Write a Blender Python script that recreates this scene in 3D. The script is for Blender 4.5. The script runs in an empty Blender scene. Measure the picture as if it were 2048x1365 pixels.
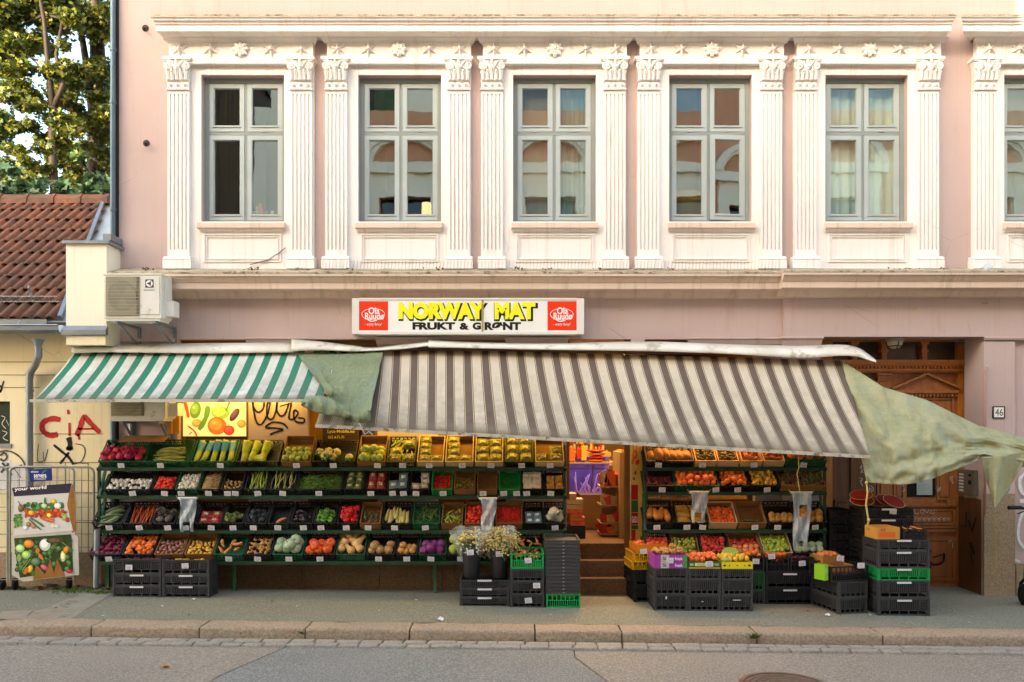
import bpy, bmesh, math, random
import numpy as np
from mathutils import Vector, Matrix, noise
random.seed(7); np.random.seed(7)
R = math.radians
SC = bpy.context.scene
COL = SC.collection
# ---------------------------------------------------------------- camera, sky, sun, exposure
F, D, CZ, HX, HY = 1575.0, 10.5, 2.10, 1024.0, 865.0
def P(px, py, Y=0.0):
    s = (D + Y) / F
    return Vector(((px - HX) * s, Y, CZ + (HY - py) * s))
def X(px, Y=0.0): return (px - HX) * (D + Y) / F
def Z(py, Y=0.0): return CZ + (HY - py) * (D + Y) / F
cam = bpy.data.objects.new('camera', bpy.data.cameras.new('camera')); COL.objects.link(cam)
cam.location = (0, -D, CZ); cam.rotation_euler = (R(90), 0, 0)
cam.data.sensor_width = 36; cam.data.lens = 36 * F / 2048
cam.data.shift_y = (HY - 682.5) / 2048; cam.data.clip_end = 500; cam.data.clip_start = 0.05
SC.camera = cam
SUN_EL, SUN_AZ = 17.0, 30.0      # azimuth measured from straight behind the camera, from the left
W = bpy.data.worlds.new('World'); SC.world = W; W.use_nodes = True
nt = W.node_tree; bg = nt.nodes['Background']
sky = nt.nodes.new('ShaderNodeTexSky'); sky.sky_type = 'NISHITA'; sky.sun_disc = False
sky.sun_elevation = R(SUN_EL); sky.sun_rotation = R(180 + SUN_AZ); sky.air_density = 1.0; sky.dust_density = 3.0
tint = nt.nodes.new('ShaderNodeMixRGB'); tint.blend_type = 'MULTIPLY'; tint.inputs[0].default_value = 1
tint.inputs[2].default_value = (1.0, 0.97, 0.89, 1)
nt.links.new(sky.outputs[0], tint.inputs[1]); nt.links.new(tint.outputs[0], bg.inputs[0]); bg.inputs[1].default_value = 0.15
sl = bpy.data.lights.new('sun', 'SUN'); sl.energy = 3.0; sl.angle = R(0.5); sl.color = (1.0, 0.80, 0.52)
sun = bpy.data.objects.new('sun', sl); COL.objects.link(sun)
sun.rotation_euler = (R(90 - SUN_EL), 0, R(-SUN_AZ)); sun.location = (-6, -20, 20)
SC.view_settings.view_transform = 'Standard'; SC.view_settings.look = 'None'
SC.view_settings.gamma = 1.0; SC.view_settings.exposure = 2.95
SC.cycles.use_denoising = True; SC.cycles.max_bounces = 6; SC.cycles.diffuse_bounces = 3
SC.cycles.glossy_bounces = 3; SC.cycles.transparent_max_bounces = 12; SC.cycles.sample_clamp_indirect = 4
def gz(x, y=0): return max(-0.14, min(0.06, -0.0107 * x))        # the pavement falls gently to the right
# ---------------------------------------------------------------- materials
def lin(c):
    if isinstance(c, str): c = [int(c[i:i+2], 16) / 255 for i in (0, 2, 4)]
    return tuple(v / 12.92 if v <= 0.04045 else ((v + 0.055) / 1.055) ** 2.4 for v in c) + (1,)
class NT:
    def __init__(s, name):
        s.m = bpy.data.materials.new(name); s.m.use_nodes = True; s.t = s.m.node_tree
        s.b = s.t.nodes['Principled BSDF']; s.o = s.t.nodes['Material Output']
    def n(s, kind, **kw):
        nd = s.t.nodes.new('ShaderNode' + kind)
        for k, v in kw.items():
            if k[0] == 'i' and k[1:].isdigit(): nd.inputs[int(k[1:])].default_value = v
            else: setattr(nd, k, v)
        return nd
    def l(s, a, b): s.t.links.new(a, b)
    def noise(s, scale, detail=4, coord=None, stretch=None, rough=0.6):
        c = coord or s.n('TexCoord').outputs['Object']
        if stretch:
            mp = s.n('Mapping'); mp.inputs['Scale'].default_value = stretch; s.l(c, mp.inputs[0]); c = mp.outputs[0]
        nz = s.n('TexNoise'); nz.inputs['Scale'].default_value = scale; nz.inputs['Detail'].default_value = detail
        nz.inputs['Roughness'].default_value = rough
        s.l(c, nz.inputs[0]); return nz.outputs[0]
    def ramp(s, fac, stops):
        r = s.n('ValToRGB'); e = r.color_ramp.elements
        while len(e) < len(stops): e.new(0.5)
        for k, (p, c) in enumerate(stops): e[k].position = p; e[k].color = c if len(c) == 4 else tuple(c) + (1,)
        s.l(fac, r.inputs[0]); return r.outputs[0]
    def mix(s, fac, a, b, bt='MIX'):
        m = s.n('MixRGB', blend_type=bt)
        for i, v in enumerate((fac, a, b)):
            if isinstance(v, (int, float)): m.inputs[i].default_value = v
            elif isinstance(v, tuple): m.inputs[i].default_value = v
            else: s.l(v, m.inputs[i])
        return m.outputs[0]
    def bump(s, h, strength=0.3, dist=0.01):
        b = s.n('Bump'); b.inputs['Strength'].default_value = strength; b.inputs['Distance'].default_value = dist
        s.l(h, b.inputs['Height']); s.l(b.outputs[0], s.b.inputs['Normal'])
    def col(s, c):
        if isinstance(c, tuple): s.b.inputs['Base Color'].default_value = c
        else: s.l(c, s.b.inputs['Base Color'])
MC = {}
def mat(name, c1, c2=None, scale=4, rough=0.7, bump=0, bscale=40, spec=0.3, metal=0, stretch=None, lo=0.35, hi=0.65, obrand=False, trans=0, alpha=1, dirt=None):
    if name in MC: return MC[name]
    g = NT(name); g.b.inputs['Roughness'].default_value = rough; g.b.inputs['Metallic'].default_value = metal
    g.b.inputs['Specular IOR Level'].default_value = spec
    a = lin(c1)
    if c2:
        if obrand:
            oi = g.n('ObjectInfo'); base = g.mix(oi.outputs['Random'], a, lin(c2))
            n2 = g.noise(scale, 3, stretch=stretch); base = g.mix(g.ramp(n2, [(lo, (0, 0, 0)), (hi, (.7, .7, .7))]), base, lin(c2))
        else:
            base = g.ramp(g.noise(scale, 6, stretch=stretch), [(lo, a), (hi, lin(c2))])
    else: base = a
    if dirt:
        base = g.mix(g.ramp(g.noise(dirt[1], 8, rough=0.7), [(dirt[2], (0, 0, 0)), (dirt[2] + .08, (.8, .8, .8))]), base, lin(dirt[0]))
    g.col(base)
    if bump: g.bump(g.noise(bscale, 5), bump, 0.01)
    if trans: g.b.inputs['Transmission Weight'].default_value = trans
    if alpha < 1: g.b.inputs['Alpha'].default_value = alpha
    MC[name] = g.m; return g.m
def emis(name, c, s):
    if name in MC: return MC[name]
    g = NT(name); g.col(lin(c)); g.b.inputs['Emission Color'].default_value = lin(c); g.b.inputs['Emission Strength'].default_value = s
    MC[name] = g.m; return g.m
# ---------------------------------------------------------------- mesh builder
WM = {}      # world matrices of things and parts
def wm(o): return WM.get(o.name, Matrix.Identity(4))
def tag(o, label=None, cat=None, group=None, kind=None):
    if label: o['label'] = label
    if cat: o['category'] = cat
    if group: o['group'] = group
    if kind: o['kind'] = kind
    return o
def thing(name, label, cat, loc=(0, 0, 0), rz=0, group=None):
    o = bpy.data.objects.new(name, None); COL.objects.link(o); o.empty_display_size = 0.1
    o.location = loc; o.rotation_euler = (0, 0, rz)
    WM[o.name] = Matrix.Translation(Vector(loc)) @ Matrix.Rotation(rz, 4, 'Z')
    return tag(o, label, cat, group)
BOXF = [(0, 3, 2, 1), (4, 5, 6, 7), (0, 1, 5, 4), (1, 2, 6, 5), (2, 3, 7, 6), (3, 0, 4, 7)]
class MB:
    def __init__(s): s.v = []; s.f = []; s.mi = []; s.uv = None
    def add(s, vs, fs, m=0):
        b = len(s.v); s.v += [tuple(v) for v in vs]; s.f += [tuple(i + b for i in f) for f in fs]; s.mi += [m] * len(fs); return s
    def box(s, x0, x1, y0, y1, z0, z1, m=0, M=None):
        vs = [(x0, y0, z0), (x1, y0, z0), (x1, y1, z0), (x0, y1, z0), (x0, y0, z1), (x1, y0, z1), (x1, y1, z1), (x0, y1, z1)]
        if M is not None: vs = [M @ Vector(v) for v in vs]
        return s.add(vs, BOXF, m)
    def pbox(s, px0, px1, py0, py1, ya, yb, m=0):       # front face spans those photo positions at depth ya
        return s.box(X(px0, ya), X(px1, ya), ya, yb, Z(py1, ya), Z(py0, ya), m)
    def bar(s, a, b, w, h, m=0):
        a = Vector(a); b = Vector(b); d = (b - a); L = d.length; q = d.to_track_quat('X', 'Z').to_matrix().to_4x4()
        return s.box(0, L, -w / 2, w / 2, -h / 2, h / 2, m, Matrix.Translation(a) @ q)
    def prism_x(s, prof, x0, x1, m=0, e0=0, e1=0):      # prof: (y, z) loop; e0, e1 extend ends with how far a point stands out
        n = len(prof); ym = max(p[0] for p in prof)
        vs = [(x0 + e0 * (p[0] - ym), p[0], p[1]) for p in prof] + [(x1 - e1 * (p[0] - ym), p[0], p[1]) for p in prof]
        fs = [(i, i + n, (i + 1) % n + n, (i + 1) % n) for i in range(n)] + [tuple(range(n)), tuple(range(2 * n - 1, n - 1, -1))]
        return s.add(vs, fs, m)
    def prism_y(s, pts, y0, y1, m=0):                   # pts: (x, z) outline, extruded in depth
        n = len(pts); vs = [(p[0], y0, p[1]) for p in pts] + [(p[0], y1, p[1]) for p in pts]
        return s.add(vs, [tuple(range(n)), tuple(range(2 * n - 1, n - 1, -1))] + [(i, i + n, (i + 1) % n + n, (i + 1) % n) for i in range(n)], m)
    def pprism(s, pts, Y, t=0.01, m=0): return s.prism_y([(X(a, Y), Z(b, Y)) for a, b in pts], Y, Y + t, m)
    def tube(s, pts, r, seg=8, m=0, cap=True):
        pts = [Vector(p) for p in pts]; n = len(pts); rs = r if isinstance(r, (list, tuple)) else [r] * n
        b = len(s.v); up = None
        for i, p in enumerate(pts):
            t = (pts[min(i + 1, n - 1)] - pts[max(i - 1, 0)]).normalized()
            if up is None: up = Vector((0, 0, 1)) if abs(t.z) < .9 else Vector((1, 0, 0))
            a = t.cross(up); a = a.normalized() if a.length > 1e-6 else t.orthogonal().normalized(); c = a.cross(t).normalized(); up = c
            for k in range(seg):
                q = 2 * math.pi * k / seg; s.v.append(tuple(p + (a * math.cos(q) + c * math.sin(q)) * rs[i]))
        for i in range(n - 1):
            for k in range(seg):
                k2 = (k + 1) % seg; s.f.append((b + i * seg + k, b + i * seg + k2, b + (i + 1) * seg + k2, b + (i + 1) * seg + k)); s.mi.append(m)
        if cap:
            s.f.append(tuple(b + k for k in range(seg))[::-1]); s.f.append(tuple(b + (n - 1) * seg + k for k in range(seg))); s.mi += [m, m]
        return s
    def lathe(s, prof, seg=12, M=None, m=0, lobes=0, amp=0, nz=0, sd=0, nf=2.0, cap=True):
        b = len(s.v); n = len(prof)
        for r, z in prof:
            for k in range(seg):
                q = 2 * math.pi * k / seg
                rr = r * (1 + (amp * (abs(math.cos(lobes * q / 2)) - .6) if lobes else 0))
                v = Vector((rr * math.cos(q), rr * math.sin(q), z))
                if nz: v = v * (1 + nz * noise.noise(v * nf + Vector((sd, sd * 2, 0))))
                s.v.append(tuple(M @ v if M is not None else v))
        for i in range(n - 1):
            for k in range(seg):
                k2 = (k + 1) % seg; s.f.append((b + i * seg + k, b + i * seg + k2, b + (i + 1) * seg + k2, b + (i + 1) * seg + k)); s.mi.append(m)
        if cap:
            s.f.append(tuple(b + k for k in range(seg))[::-1]); s.f.append(tuple(b + (n - 1) * seg + k for k in range(seg))); s.mi += [m, m]
        return s
    def ball(s, c, r, seg=10, rings=6, m=0, **kw):
        sc = r if isinstance(r, (list, tuple)) else (r, r, r)
        M = Matrix.Translation(Vector(c)) @ Matrix.Diagonal((sc[0], sc[1], sc[2], 1))
        prof = [(max(math.sin(math.pi * i / rings), .04), -math.cos(math.pi * i / rings)) for i in range(rings + 1)]
        return s.lathe(prof, seg, M, m, **kw)
    def grid(s, fn, nu, nv, m=0, two=0.0):
        b = len(s.v)
        for j in range(nv + 1):
            for i in range(nu + 1): s.v.append(tuple(fn(i / nu, j / nv)))
        for j in range(nv):
            for i in range(nu):
                a = b + j * (nu + 1) + i; s.f.append((a, a + 1, a + nu + 2, a + nu + 1)); s.mi.append(m)
        return s
    def build(s, name, mats, parent=None, local=False, smooth=False, uvf=None, solid=0):
        me = bpy.data.meshes.new(name); vs = s.v
        if parent is not None and not local:
            Mi = wm(parent).inverted(); vs = [tuple(Mi @ Vector(v)) for v in vs]
        me.from_pydata(vs, [], s.f)
        if not isinstance(mats, (list, tuple)): mats = [mats]
        for m_ in mats: me.materials.append(m_)
        me.polygons.foreach_set('material_index', s.mi)
        bm = bmesh.new(); bm.from_mesh(me); bmesh.ops.recalc_face_normals(bm, faces=bm.faces)
        bm.to_mesh(me); bm.free()
        if uvf:
            uv = me.uv_layers.new(name='UVMap')
            for lp in me.loops: uv.data[lp.index].uv = uvf(lp.vertex_index)
        if smooth:
            me.polygons.foreach_set('use_smooth', [True] * len(me.polygons))
            if smooth != 'all': me.set_sharp_from_angle(angle=R(smooth if smooth is not True else 40))
        o = bpy.data.objects.new(name, me); COL.objects.link(o)
        if solid:
            md = o.modifiers.new('solid', 'SOLIDIFY'); md.thickness = solid; md.offset = 0
        if parent is not None: o.parent = parent; WM[o.name] = wm(parent).copy()
        else: WM[o.name] = Matrix.Identity(4)
        return o
def inst(src, M, name=None, parent=None):
    o = src.copy(); COL.objects.link(o); o.parent = parent
    if name: o.name = name
    if parent is None: o.matrix_world = M
    else: o.matrix_local = M
    for k in ('label', 'category', 'group', 'kind'):
        if k in o: del o[k]
    WM[o.name] = (wm(parent) @ M) if parent else M.copy()
    return o
def place(mb, name, mats, M, label, cat, group=None, smooth=False):
    o = mb.build(name, mats, smooth=smooth); o.matrix_world = M; WM[o.name] = M.copy(); return tag(o, label, cat, group)
def wall_holes(mb, x0, x1, z0, z1, ya, yb, holes, m=0):
    xs = sorted({x0, x1, *[h[0] for h in holes], *[h[1] for h in holes]}); zs = sorted({z0, z1, *[h[2] for h in holes], *[h[3] for h in holes]})
    xs = [x for x in xs if x0 <= x <= x1]; zs = [z for z in zs if z0 <= z <= z1]
    def solid(i, j):
        if i < 0 or j < 0 or i >= len(xs) - 1 or j >= len(zs) - 1: return False
        cx = (xs[i] + xs[i+1]) / 2; cz = (zs[j] + zs[j+1]) / 2
        return not any(h[0] < cx < h[1] and h[2] < cz < h[3] for h in holes)
    for i in range(len(xs) - 1):
        for j in range(len(zs) - 1):
            if not solid(i, j): continue
            a, b, c, d = xs[i], xs[i+1], zs[j], zs[j+1]
            mb.add([(a, ya, c), (b, ya, c), (b, ya, d), (a, ya, d)], [(0, 1, 2, 3)], m)
            mb.add([(a, yb, c), (b, yb, c), (b, yb, d), (a, yb, d)], [(3, 2, 1, 0)], m)
            for (di, dj, q) in ((-1, 0, [(a, ya, c), (a, ya, d), (a, yb, d), (a, yb, c)]), (1, 0, [(b, ya, c), (b, yb, c), (b, yb, d), (b, ya, d)]),
                                (0, -1, [(a, ya, c), (a, yb, c), (b, yb, c), (b, ya, c)]), (0, 1, [(a, ya, d), (b, ya, d), (b, yb, d), (a, yb, d)])):
                if not solid(i + di, j + dj): mb.add(q, [(0, 1, 2, 3)], m)
    return mb
def smoothpath(pts, k=5):
    out = []; n = len(pts)
    for i in range(n - 1):
        p0 = pts[max(i - 1, 0)]; p1 = pts[i]; p2 = pts[i + 1]; p3 = pts[min(i + 2, n - 1)]
        for t in range(k):
            u = t / k
            out.append(tuple(0.5 * (2 * b + (c - a) * u + (2 * a - 5 * b + 4 * c - d) * u * u + (-a + 3 * b - 3 * c + d) * u ** 3) for a, b, c, d in zip(p0, p1, p2, p3)))
    out.append(tuple(pts[-1])); return out
def stroke(mb, pts, w, Y, m=0, sm=True, f=None):        # paint stroke on a wall: pts in photo px, w in px
    f = f or (lambda a, b: P(a, b, Y)); q = smoothpath(pts) if sm and len(pts) > 2 else pts
    n = len(q)
    vs = []
    for i, p in enumerate(q):
        a = q[max(i - 1, 0)]; b = q[min(i + 1, n - 1)]; dx, dy = b[0] - a[0], b[1] - a[1]; L = math.hypot(dx, dy) or 1
        ww = w / 2 * (0.85 + 0.3 * noise.noise(Vector((p[0] * .15, p[1] * .15, 3))))
        if i in (0, n - 1): ww *= .6
        vs += [f(p[0] - dy / L * ww, p[1] + dx / L * ww), f(p[0] + dy / L * ww, p[1] - dx / L * ww)]
    return mb.add(vs, [(2 * i, 2 * i + 1, 2 * i + 3, 2 * i + 2) for i in range(n - 1)], m)
def text_mb(s, x0, x1, z0, z1, Y, bold=0.0, shear=0.0, depth=0.004, m=0, mb=None, f=None):
    cu = bpy.data.curves.new('txt', 'FONT'); cu.body = s; cu.offset = bold; cu.shear = shear; cu.resolution_u = 3
    o = bpy.data.objects.new('txt', cu); COL.objects.link(o); dg = bpy.context.evaluated_depsgraph_get()
    me = bpy.data.meshes.new_from_object(o.evaluated_get(dg)); bpy.data.objects.remove(o)
    xs = [v.co.x for v in me.vertices]; ys = [v.co.y for v in me.vertices]
    ax, bx, ay, by = min(xs), max(xs), min(ys), max(ys)
    mb = mb or MB()
    g = f or (lambda u, v: (x0 + u * (x1 - x0), Y, z0 + v * (z1 - z0)))
    vs = [g((v.co.x - ax) / (bx - ax), (v.co.y - ay) / max(by - ay, 1e-6)) for v in me.vertices]
    mb.add(vs, [tuple(p.vertices) for p in me.polygons], m); bpy.data.meshes.remove(me); return mb
# ================================================================ materials of the setting
def plaster(name, c1, c2, stain, bump=0.12, amt=.5, big=.7):
    g = NT(name); g.b.inputs['Roughness'].default_value = .85; g.b.inputs['Specular IOR Level'].default_value = .15
    base = g.ramp(g.noise(big, 5), [(.3, lin(c1)), (.7, lin(c2))])
    st = g.ramp(g.noise(1.3, 8, stretch=(2.2, 1, .35), rough=.75), [(.56, (0, 0, 0)), (.72, (amt, amt, amt))])
    base = g.mix(st, base, lin(stain)); sp = g.ramp(g.noise(9, 8, rough=.8), [(.68, (0, 0, 0)), (.72, (amt * .6,) * 3)])
    base = g.mix(sp, base, lin(stain))
    dn = g.mix(.10, g.n('TexCoord').outputs['Object'], g.n('TexNoise').outputs['Color']); vo = g.n('TexVoronoi', feature='DISTANCE_TO_EDGE'); vo.inputs['Scale'].default_value = .9; g.l(dn, vo.inputs['Vector'])
    ck = g.mix(1.0, g.ramp(vo.outputs['Distance'], [(0, (.7,) * 3), (.004, (0, 0, 0))]), g.ramp(g.noise(.8, 2), [(.55, (0, 0, 0)), (.62, (1, 1, 1))]), 'MULTIPLY'); base = g.mix(ck, base, lin(stain))
    base = g.mix(g.ramp(g.noise(3, 6, stretch=(6, 1, .12), rough=.6), [(.55, (0, 0, 0)), (.72, (amt * .6,) * 3)]), base, lin(stain))
    g.col(base); g.bump(g.noise(14, 8), bump, .02); return g.m
M_pink = plaster('pink_plaster', 'bca39a', 'c5ada3', 'a4877c', .12, .45)
M_cream = plaster('cream_stucco', 'ebe1d6', 'f2eae1', 'c9b29c', .12, .65)
M_yellow = plaster('yellow_plaster', 'ecdaae', 'f2e3bc', 'cbb68a', .15, .6)
def asphalt(name, c1, c2, sp, k=1.0):
    g = NT(name); g.b.inputs['Roughness'].default_value = .9; g.b.inputs['Specular IOR Level'].default_value = .2
    base = g.ramp(g.noise(.9, 8), [(.3, lin(c1)), (.7, lin(c2))])
    base = g.mix(g.ramp(g.noise(48, 2), [(.48, (0, 0, 0)), (.62, (.45,) * 3)]), base, lin(sp))
    base = g.mix(g.ramp(g.noise(60, 2), [(.55, (0, 0, 0)), (.68, (.4,) * 3)]), base, lin('3a3733'))
    base = g.mix(g.ramp(g.noise(2.2, 9, rough=.8), [(.6, (0, 0, 0)), (.75, (.45,) * 3)]), base, lin('4a453e'))
    g.col(base); g.bump(g.noise(90, 3), .5, .006); return g.m
M_road = asphalt('road_asphalt', '84796a', '8f8474', 'c0b4a2')
M_patch = asphalt('patch_asphalt', '77746b', '827f76', 'b4b0a4')
M_walk = asphalt('pavement_asphalt', '77735f', '817c69', 'aea892')
def granite(name, c1, c2, c3):
    g = NT(name); g.b.inputs['Roughness'].default_value = .8
    b = g.ramp(g.noise(1.6, 6), [(.3, lin(c1)), (.7, lin(c2))]); b = g.mix(g.ramp(g.noise(40, 4), [(.45, (0, 0, 0)), (.6, (.6,) * 3)]), b, lin(c3))
    g.col(b); g.bump(g.noise(16, 8, rough=.75), 1.0, .035); return g.m
M_kerb = granite('kerb_granite', 'bfa283', 'b09a7e', '857258')
M_sett = granite('sett_granite', 'b4a996', 'a2988a', '8a7f70')
M_stone = granite('plinth_stone', '6b4f34', '7d6143', '4b3825')
M_rough = granite('rough_render', 'a58a68', 'b39875', '8a7152')
M_black = mat('black_paint', '16130f', rough=.6)
M_dark = mat('dark_interior', '1c1712', '241d16')
M_spray_red = mat('red_spray', 'b3191b', 'c93a30', scale=30)
M_spray_blk = mat('black_spray', '17140f', '2d2820', scale=20)
M_spray_wht = mat('white_spray', 'e6e2dc', 'd6d0c8', scale=20)
M_spray_teal = mat('teal_spray', '2f8f86', '4aa79c', scale=20)
M_chalk = mat('white_scribble', 'cfc5b8')
M_zinc = mat('zinc', '7e8488', '8e9498', rough=.45, metal=.6, spec=.5, scale=3)
M_white = mat('white_sheet', 'e9e2d2', 'd5ccb6', rough=.5, scale=2.2, dirt=('a99f85', 3, .56))
M_orangew = mat('orange_wall', 'b57a1e', 'c98a28', scale=2)
# ================================================================ ground
def gsheet(name, mt, xs, ys, zf, lab=None):
    mb = MB(); nx = len(xs)
    for y in ys:
        for x in xs: mb.v.append((x, y, zf(x, y)))
    for j in range(len(ys) - 1):
        for i in range(nx - 1):
            a = j * nx + i; mb.f.append((a, a + 1, a + nx + 1, a + nx)); mb.mi.append(0)
    return tag(mb.build(name, mt), kind='structure')
XS = [-120, -40, -20] + [x * 1.0 for x in range(-14, 15)] + [20, 40, 120]
KY = -1.86                       # back edge of the kerb
gsheet('ground', mat('soil', '4a4032', '5a4f3e', scale=2, bump=.5), [-200, 200], [-200, 200], lambda x, y: -.35)
gsheet('pavement', M_walk, XS, [KY, -.6, 1.2], lambda x, y: gz(x))
gsheet('road', M_road, XS, [-14, -6, KY - .5], lambda x, y: gz(x) - .125)
def rz_(x): return gz(x) - .121
mb = MB(); pl = [(-2.28, KY - .5), (.64, KY - .5), (.62, -2.9), (.90, -3.6), (1.4, -5.2), (1.6, -6.2), (-3.0, -6.2), (-2.63, -3.4)]
mb.add([(x, y, rz_(x)) for x, y in pl], [tuple(range(len(pl)))]); tag(mb.build('road_patch', M_patch), kind='structure')
mb = MB()                        # tar seams round the patch
for ln in ([(-2.28, KY - .5), (-2.63, -3.4), (-3.0, -6.2)], [(.64, KY - .5), (.62, -2.7), (.90, -3.6), (1.4, -5.2)]):
    for (a, b), (c, d) in zip(ln, ln[1:]):
        n = 8
        for i in range(n):
            u, w = i / n, (i + 1) / n; x0 = a + (c - a) * u; y0 = b + (d - b) * u; x1 = a + (c - a) * w; y1 = b + (d - b) * w
            mb.add([(x0 - .004, y0, rz_(x0) + .003), (x0 + .004, y0, rz_(x0) + .003), (x1 + .004, y1, rz_(x1) + .003), (x1 - .004, y1, rz_(x1) + .003)], [(0, 1, 2, 3)])
tag(mb.build('road_seam', M_spray_blk), kind='structure')
# kerb of long granite blocks, each with rounded, uneven edges
def stone_block(x0, x1, y0, y1, z0, z1, sd, rnd=.02, wob=.008, nx=14):
    mb = MB(); prof = [(y1, z0), (y1, z1 - .004), (y1 - .02, z1), (y0 + rnd * 1.6, z1), (y0 + rnd * .5, z1 - rnd * .5), (y0, z1 - rnd * 1.6), (y0, (z0 + z1) / 2), (y0 - .006, z0)]
    n = len(prof)
    for i in range(nx + 1):
        x = x0 + (x1 - x0) * i / nx; dz = gz(x)
        for k, (y, z) in enumerate(prof):
            e = .012 if i in (0, nx) else 0
            v = Vector((x * 3 + sd, y * 5, z * 9)); mb.v.append((x, y + wob * noise.noise(v) * 2 + (e if k > 3 else 0), z + dz + wob * noise.noise(v * 1.7 + Vector((5, 0, 0))) - (e if 1 < k < 6 else 0)))
    for i in range(nx):
        for k in range(n - 1): a = i * n + k; mb.f.append((a, a + n, a + n + 1, a + 1)); mb.mi.append(0)
    mb.f += [tuple(range(n)), tuple(range(nx * n + n - 1, nx * n - 1, -1))]; mb.mi += [0, 0]
    return mb
joints = [-220, -20, 186, 401, 612, 820, 1070, 1243, 1512, 1762, 2120, 2330]
xs = [X(j, KY - .25) for j in joints]
for i in range(len(xs) - 1):
    o = stone_block(xs[i] + .008, xs[i+1] - .008, KY - .30, KY + .0, -.30, .004, i * 3.1).build('kerbstone', M_kerb, smooth=50)
    tag(o, ['granite kerbstone at the left edge of the photo', 'granite kerbstone in front of the poster trolley', 'granite kerbstone below the two left crate stacks',
            'granite kerbstone under the left rack, left of the road seam', 'granite kerbstone ending at the seam of the grey road patch', 'granite kerbstone before the flower bucket crates',
            'long granite kerbstone below the folded crate tower', 'granite kerbstone left of the weed tuft, below the small crate wall', 'granite kerbstone with the weed tuft at its left joint',
            'granite kerbstone above the banana peel, before the tall right stack', 'granite kerbstone at the right edge, past the manhole'][i % 11] if i < 11 else 'kerbstone', 'kerbstone', 'granite kerbstones along the pavement')
rnd = random.Random(3)
sett = None; x = -7.2; cnt = 0
for row, yy in ((0, KY - .425), (1, KY - .55)):
    x = -7.1 - row * .1
    while x < 7.4:
        L = rnd.uniform(.2, .32); w = .115 if row == 0 else .10
        mb = MB(); prof = []
        pts = [(x + .006, yy - w / 2), (x + L / 2, yy - w / 2 - .004), (x + L - .006, yy - w / 2), (x + L - .004, yy + w / 2), (x + .012, yy + w / 2)]
        c = Vector((x + L / 2, yy, 0)); zt = gz(x) - .125 + .028 + rnd.uniform(-.004, .004)
        jit = [(rnd.uniform(-.008, .008), rnd.uniform(-.006, .006)) for _ in pts]
        lo = [(p[0] + j[0], p[1] + j[1], zt - .07) for p, j in zip(pts, jit)]; mid = [(a, b, zt - .008) for a, b, _ in lo]
        top = [(c.x + (a - c.x) * .92, c.y + (b - c.y) * .84, zt) for a, b, _ in lo]
        n = len(pts); mb.add(lo + mid + top, [(i, (i + 1) % n, (i + 1) % n + n, i + n) for i in range(n)] + [(i + n, (i + 1) % n + n, (i + 1) % n + 2 * n, i + 2 * n) for i in range(n)] + [tuple(range(2 * n, 3 * n))])
        tag(mb.build('granite_sett', M_sett, smooth=50), 'small granite sett in the %s row of the gutter along the kerb' % ('kerb-side' if row == 0 else 'road-side'), 'paving sett', 'granite setts of the %s gutter row' % ('kerb-side' if row == 0 else 'road-side'))
        x += L
# manhole
t = thing('manhole_cover', 'round cast iron manhole cover with ring pattern in the road', 'manhole cover', (2.42, -3.54, gz(2.4) - .125))
mb = MB(); mb.lathe([(.40, -.02), (.40, .012), (.36, .014), (.36, .006)], 40, Matrix.Translation((0, 0, 0))); mb.build('frame', mat('cast_iron', '6a584a', '7d6a5a', scale=8, rough=.6, metal=.4), t, local=True)
mb = MB()
for r in (.34, .29, .24, .19, .14, .09, .05): mb.lathe([(r, -.01), (r, .014), (r - .03, .014), (r - .035, .004)], 40, cap=(r < .06))
mb.build('cover', MC['cast_iron'], t, local=True)
# path strip of pale paving at the left, worn concrete apron
mb = MB()
q = [(225, 1188), (160, 1188), (40, 1240), (140, 1240)]
def gp(px, py, up=.004, zb=None):
    z = 0.0
    for _ in range(8):
        dd = (CZ - z) * F / (py - HY); x = (px - HX) * dd / F; z = gz(x) + (zb or 0)
    return Vector((x, dd - D, z + up))
mb.add([gp(*a) for a in q], [(0, 1, 2, 3)]); tag(mb.build('path', mat('path_stone', '8b8471', '9a937f', scale=6, bump=.4, dirt=('5f5846', 5, .55))), kind='structure')
mb = MB()
for k in range(3):
    a = [(-60 + 65 * k, 1226 - k * 2), (-60 + 65 * k + 60, 1224 - k * 2), (-60 + 65 * k + 42, 1240), (-60 + 65 * k - 20, 1240)]
    mb.add([gp(*p, up=.005) for p in a], [(0, 1, 2, 3)])
tag(mb.build('paving_slabs', mat('slab', '8f7d68', '9c8f7d', scale=5, bump=.4)), kind='structure')
# ================================================================ main building
B = thing('apartment_building', 'pink plastered apartment building with cream pilasters, tall grey windows and a shop below', 'building', (0, 0, 0))
XL, XR = X(238), 14.0
PITCH = 313.5 / 150
wx = [X(487) + PITCH * i for i in range(7)]; wx[4] = X(1731.5); wx[5] = X(2088); wx[6] = wx[5] + PITCH      # window centres
wx[1], wx[2], wx[3] = X(800), X(1109), X(1420)
WZ0, WZ1, WH = Z(445), Z(152), .552
holes = [(c - WH, c + WH, WZ0, WZ1) for c in wx]
gnd = [(X(355), X(497), Z(1010), Z(679)), (X(615), X(755), Z(1010), Z(679)), (X(875), X(1012), Z(1010), Z(679)), (X(1133), X(1262), .0, Z(679)),
       (X(1290), X(1510), Z(1010), Z(679)), (X(1640), X(1965), -.3, Z(672)), (X(2150), X(2400), 1.0, Z(679))]
mb = MB(); wall_holes(mb, XL, XR, -.4, 11.0, 0, .42, holes + gnd)
mb.box(XL, XL + .4, .42, 9, -.4, 11.0); mb.box(XL, XR, 9, 9.3, -.4, 11); mb.box(XL, XR, .42, 9, 10.7, 11)
mb.build('wall', M_pink, B)
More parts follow.
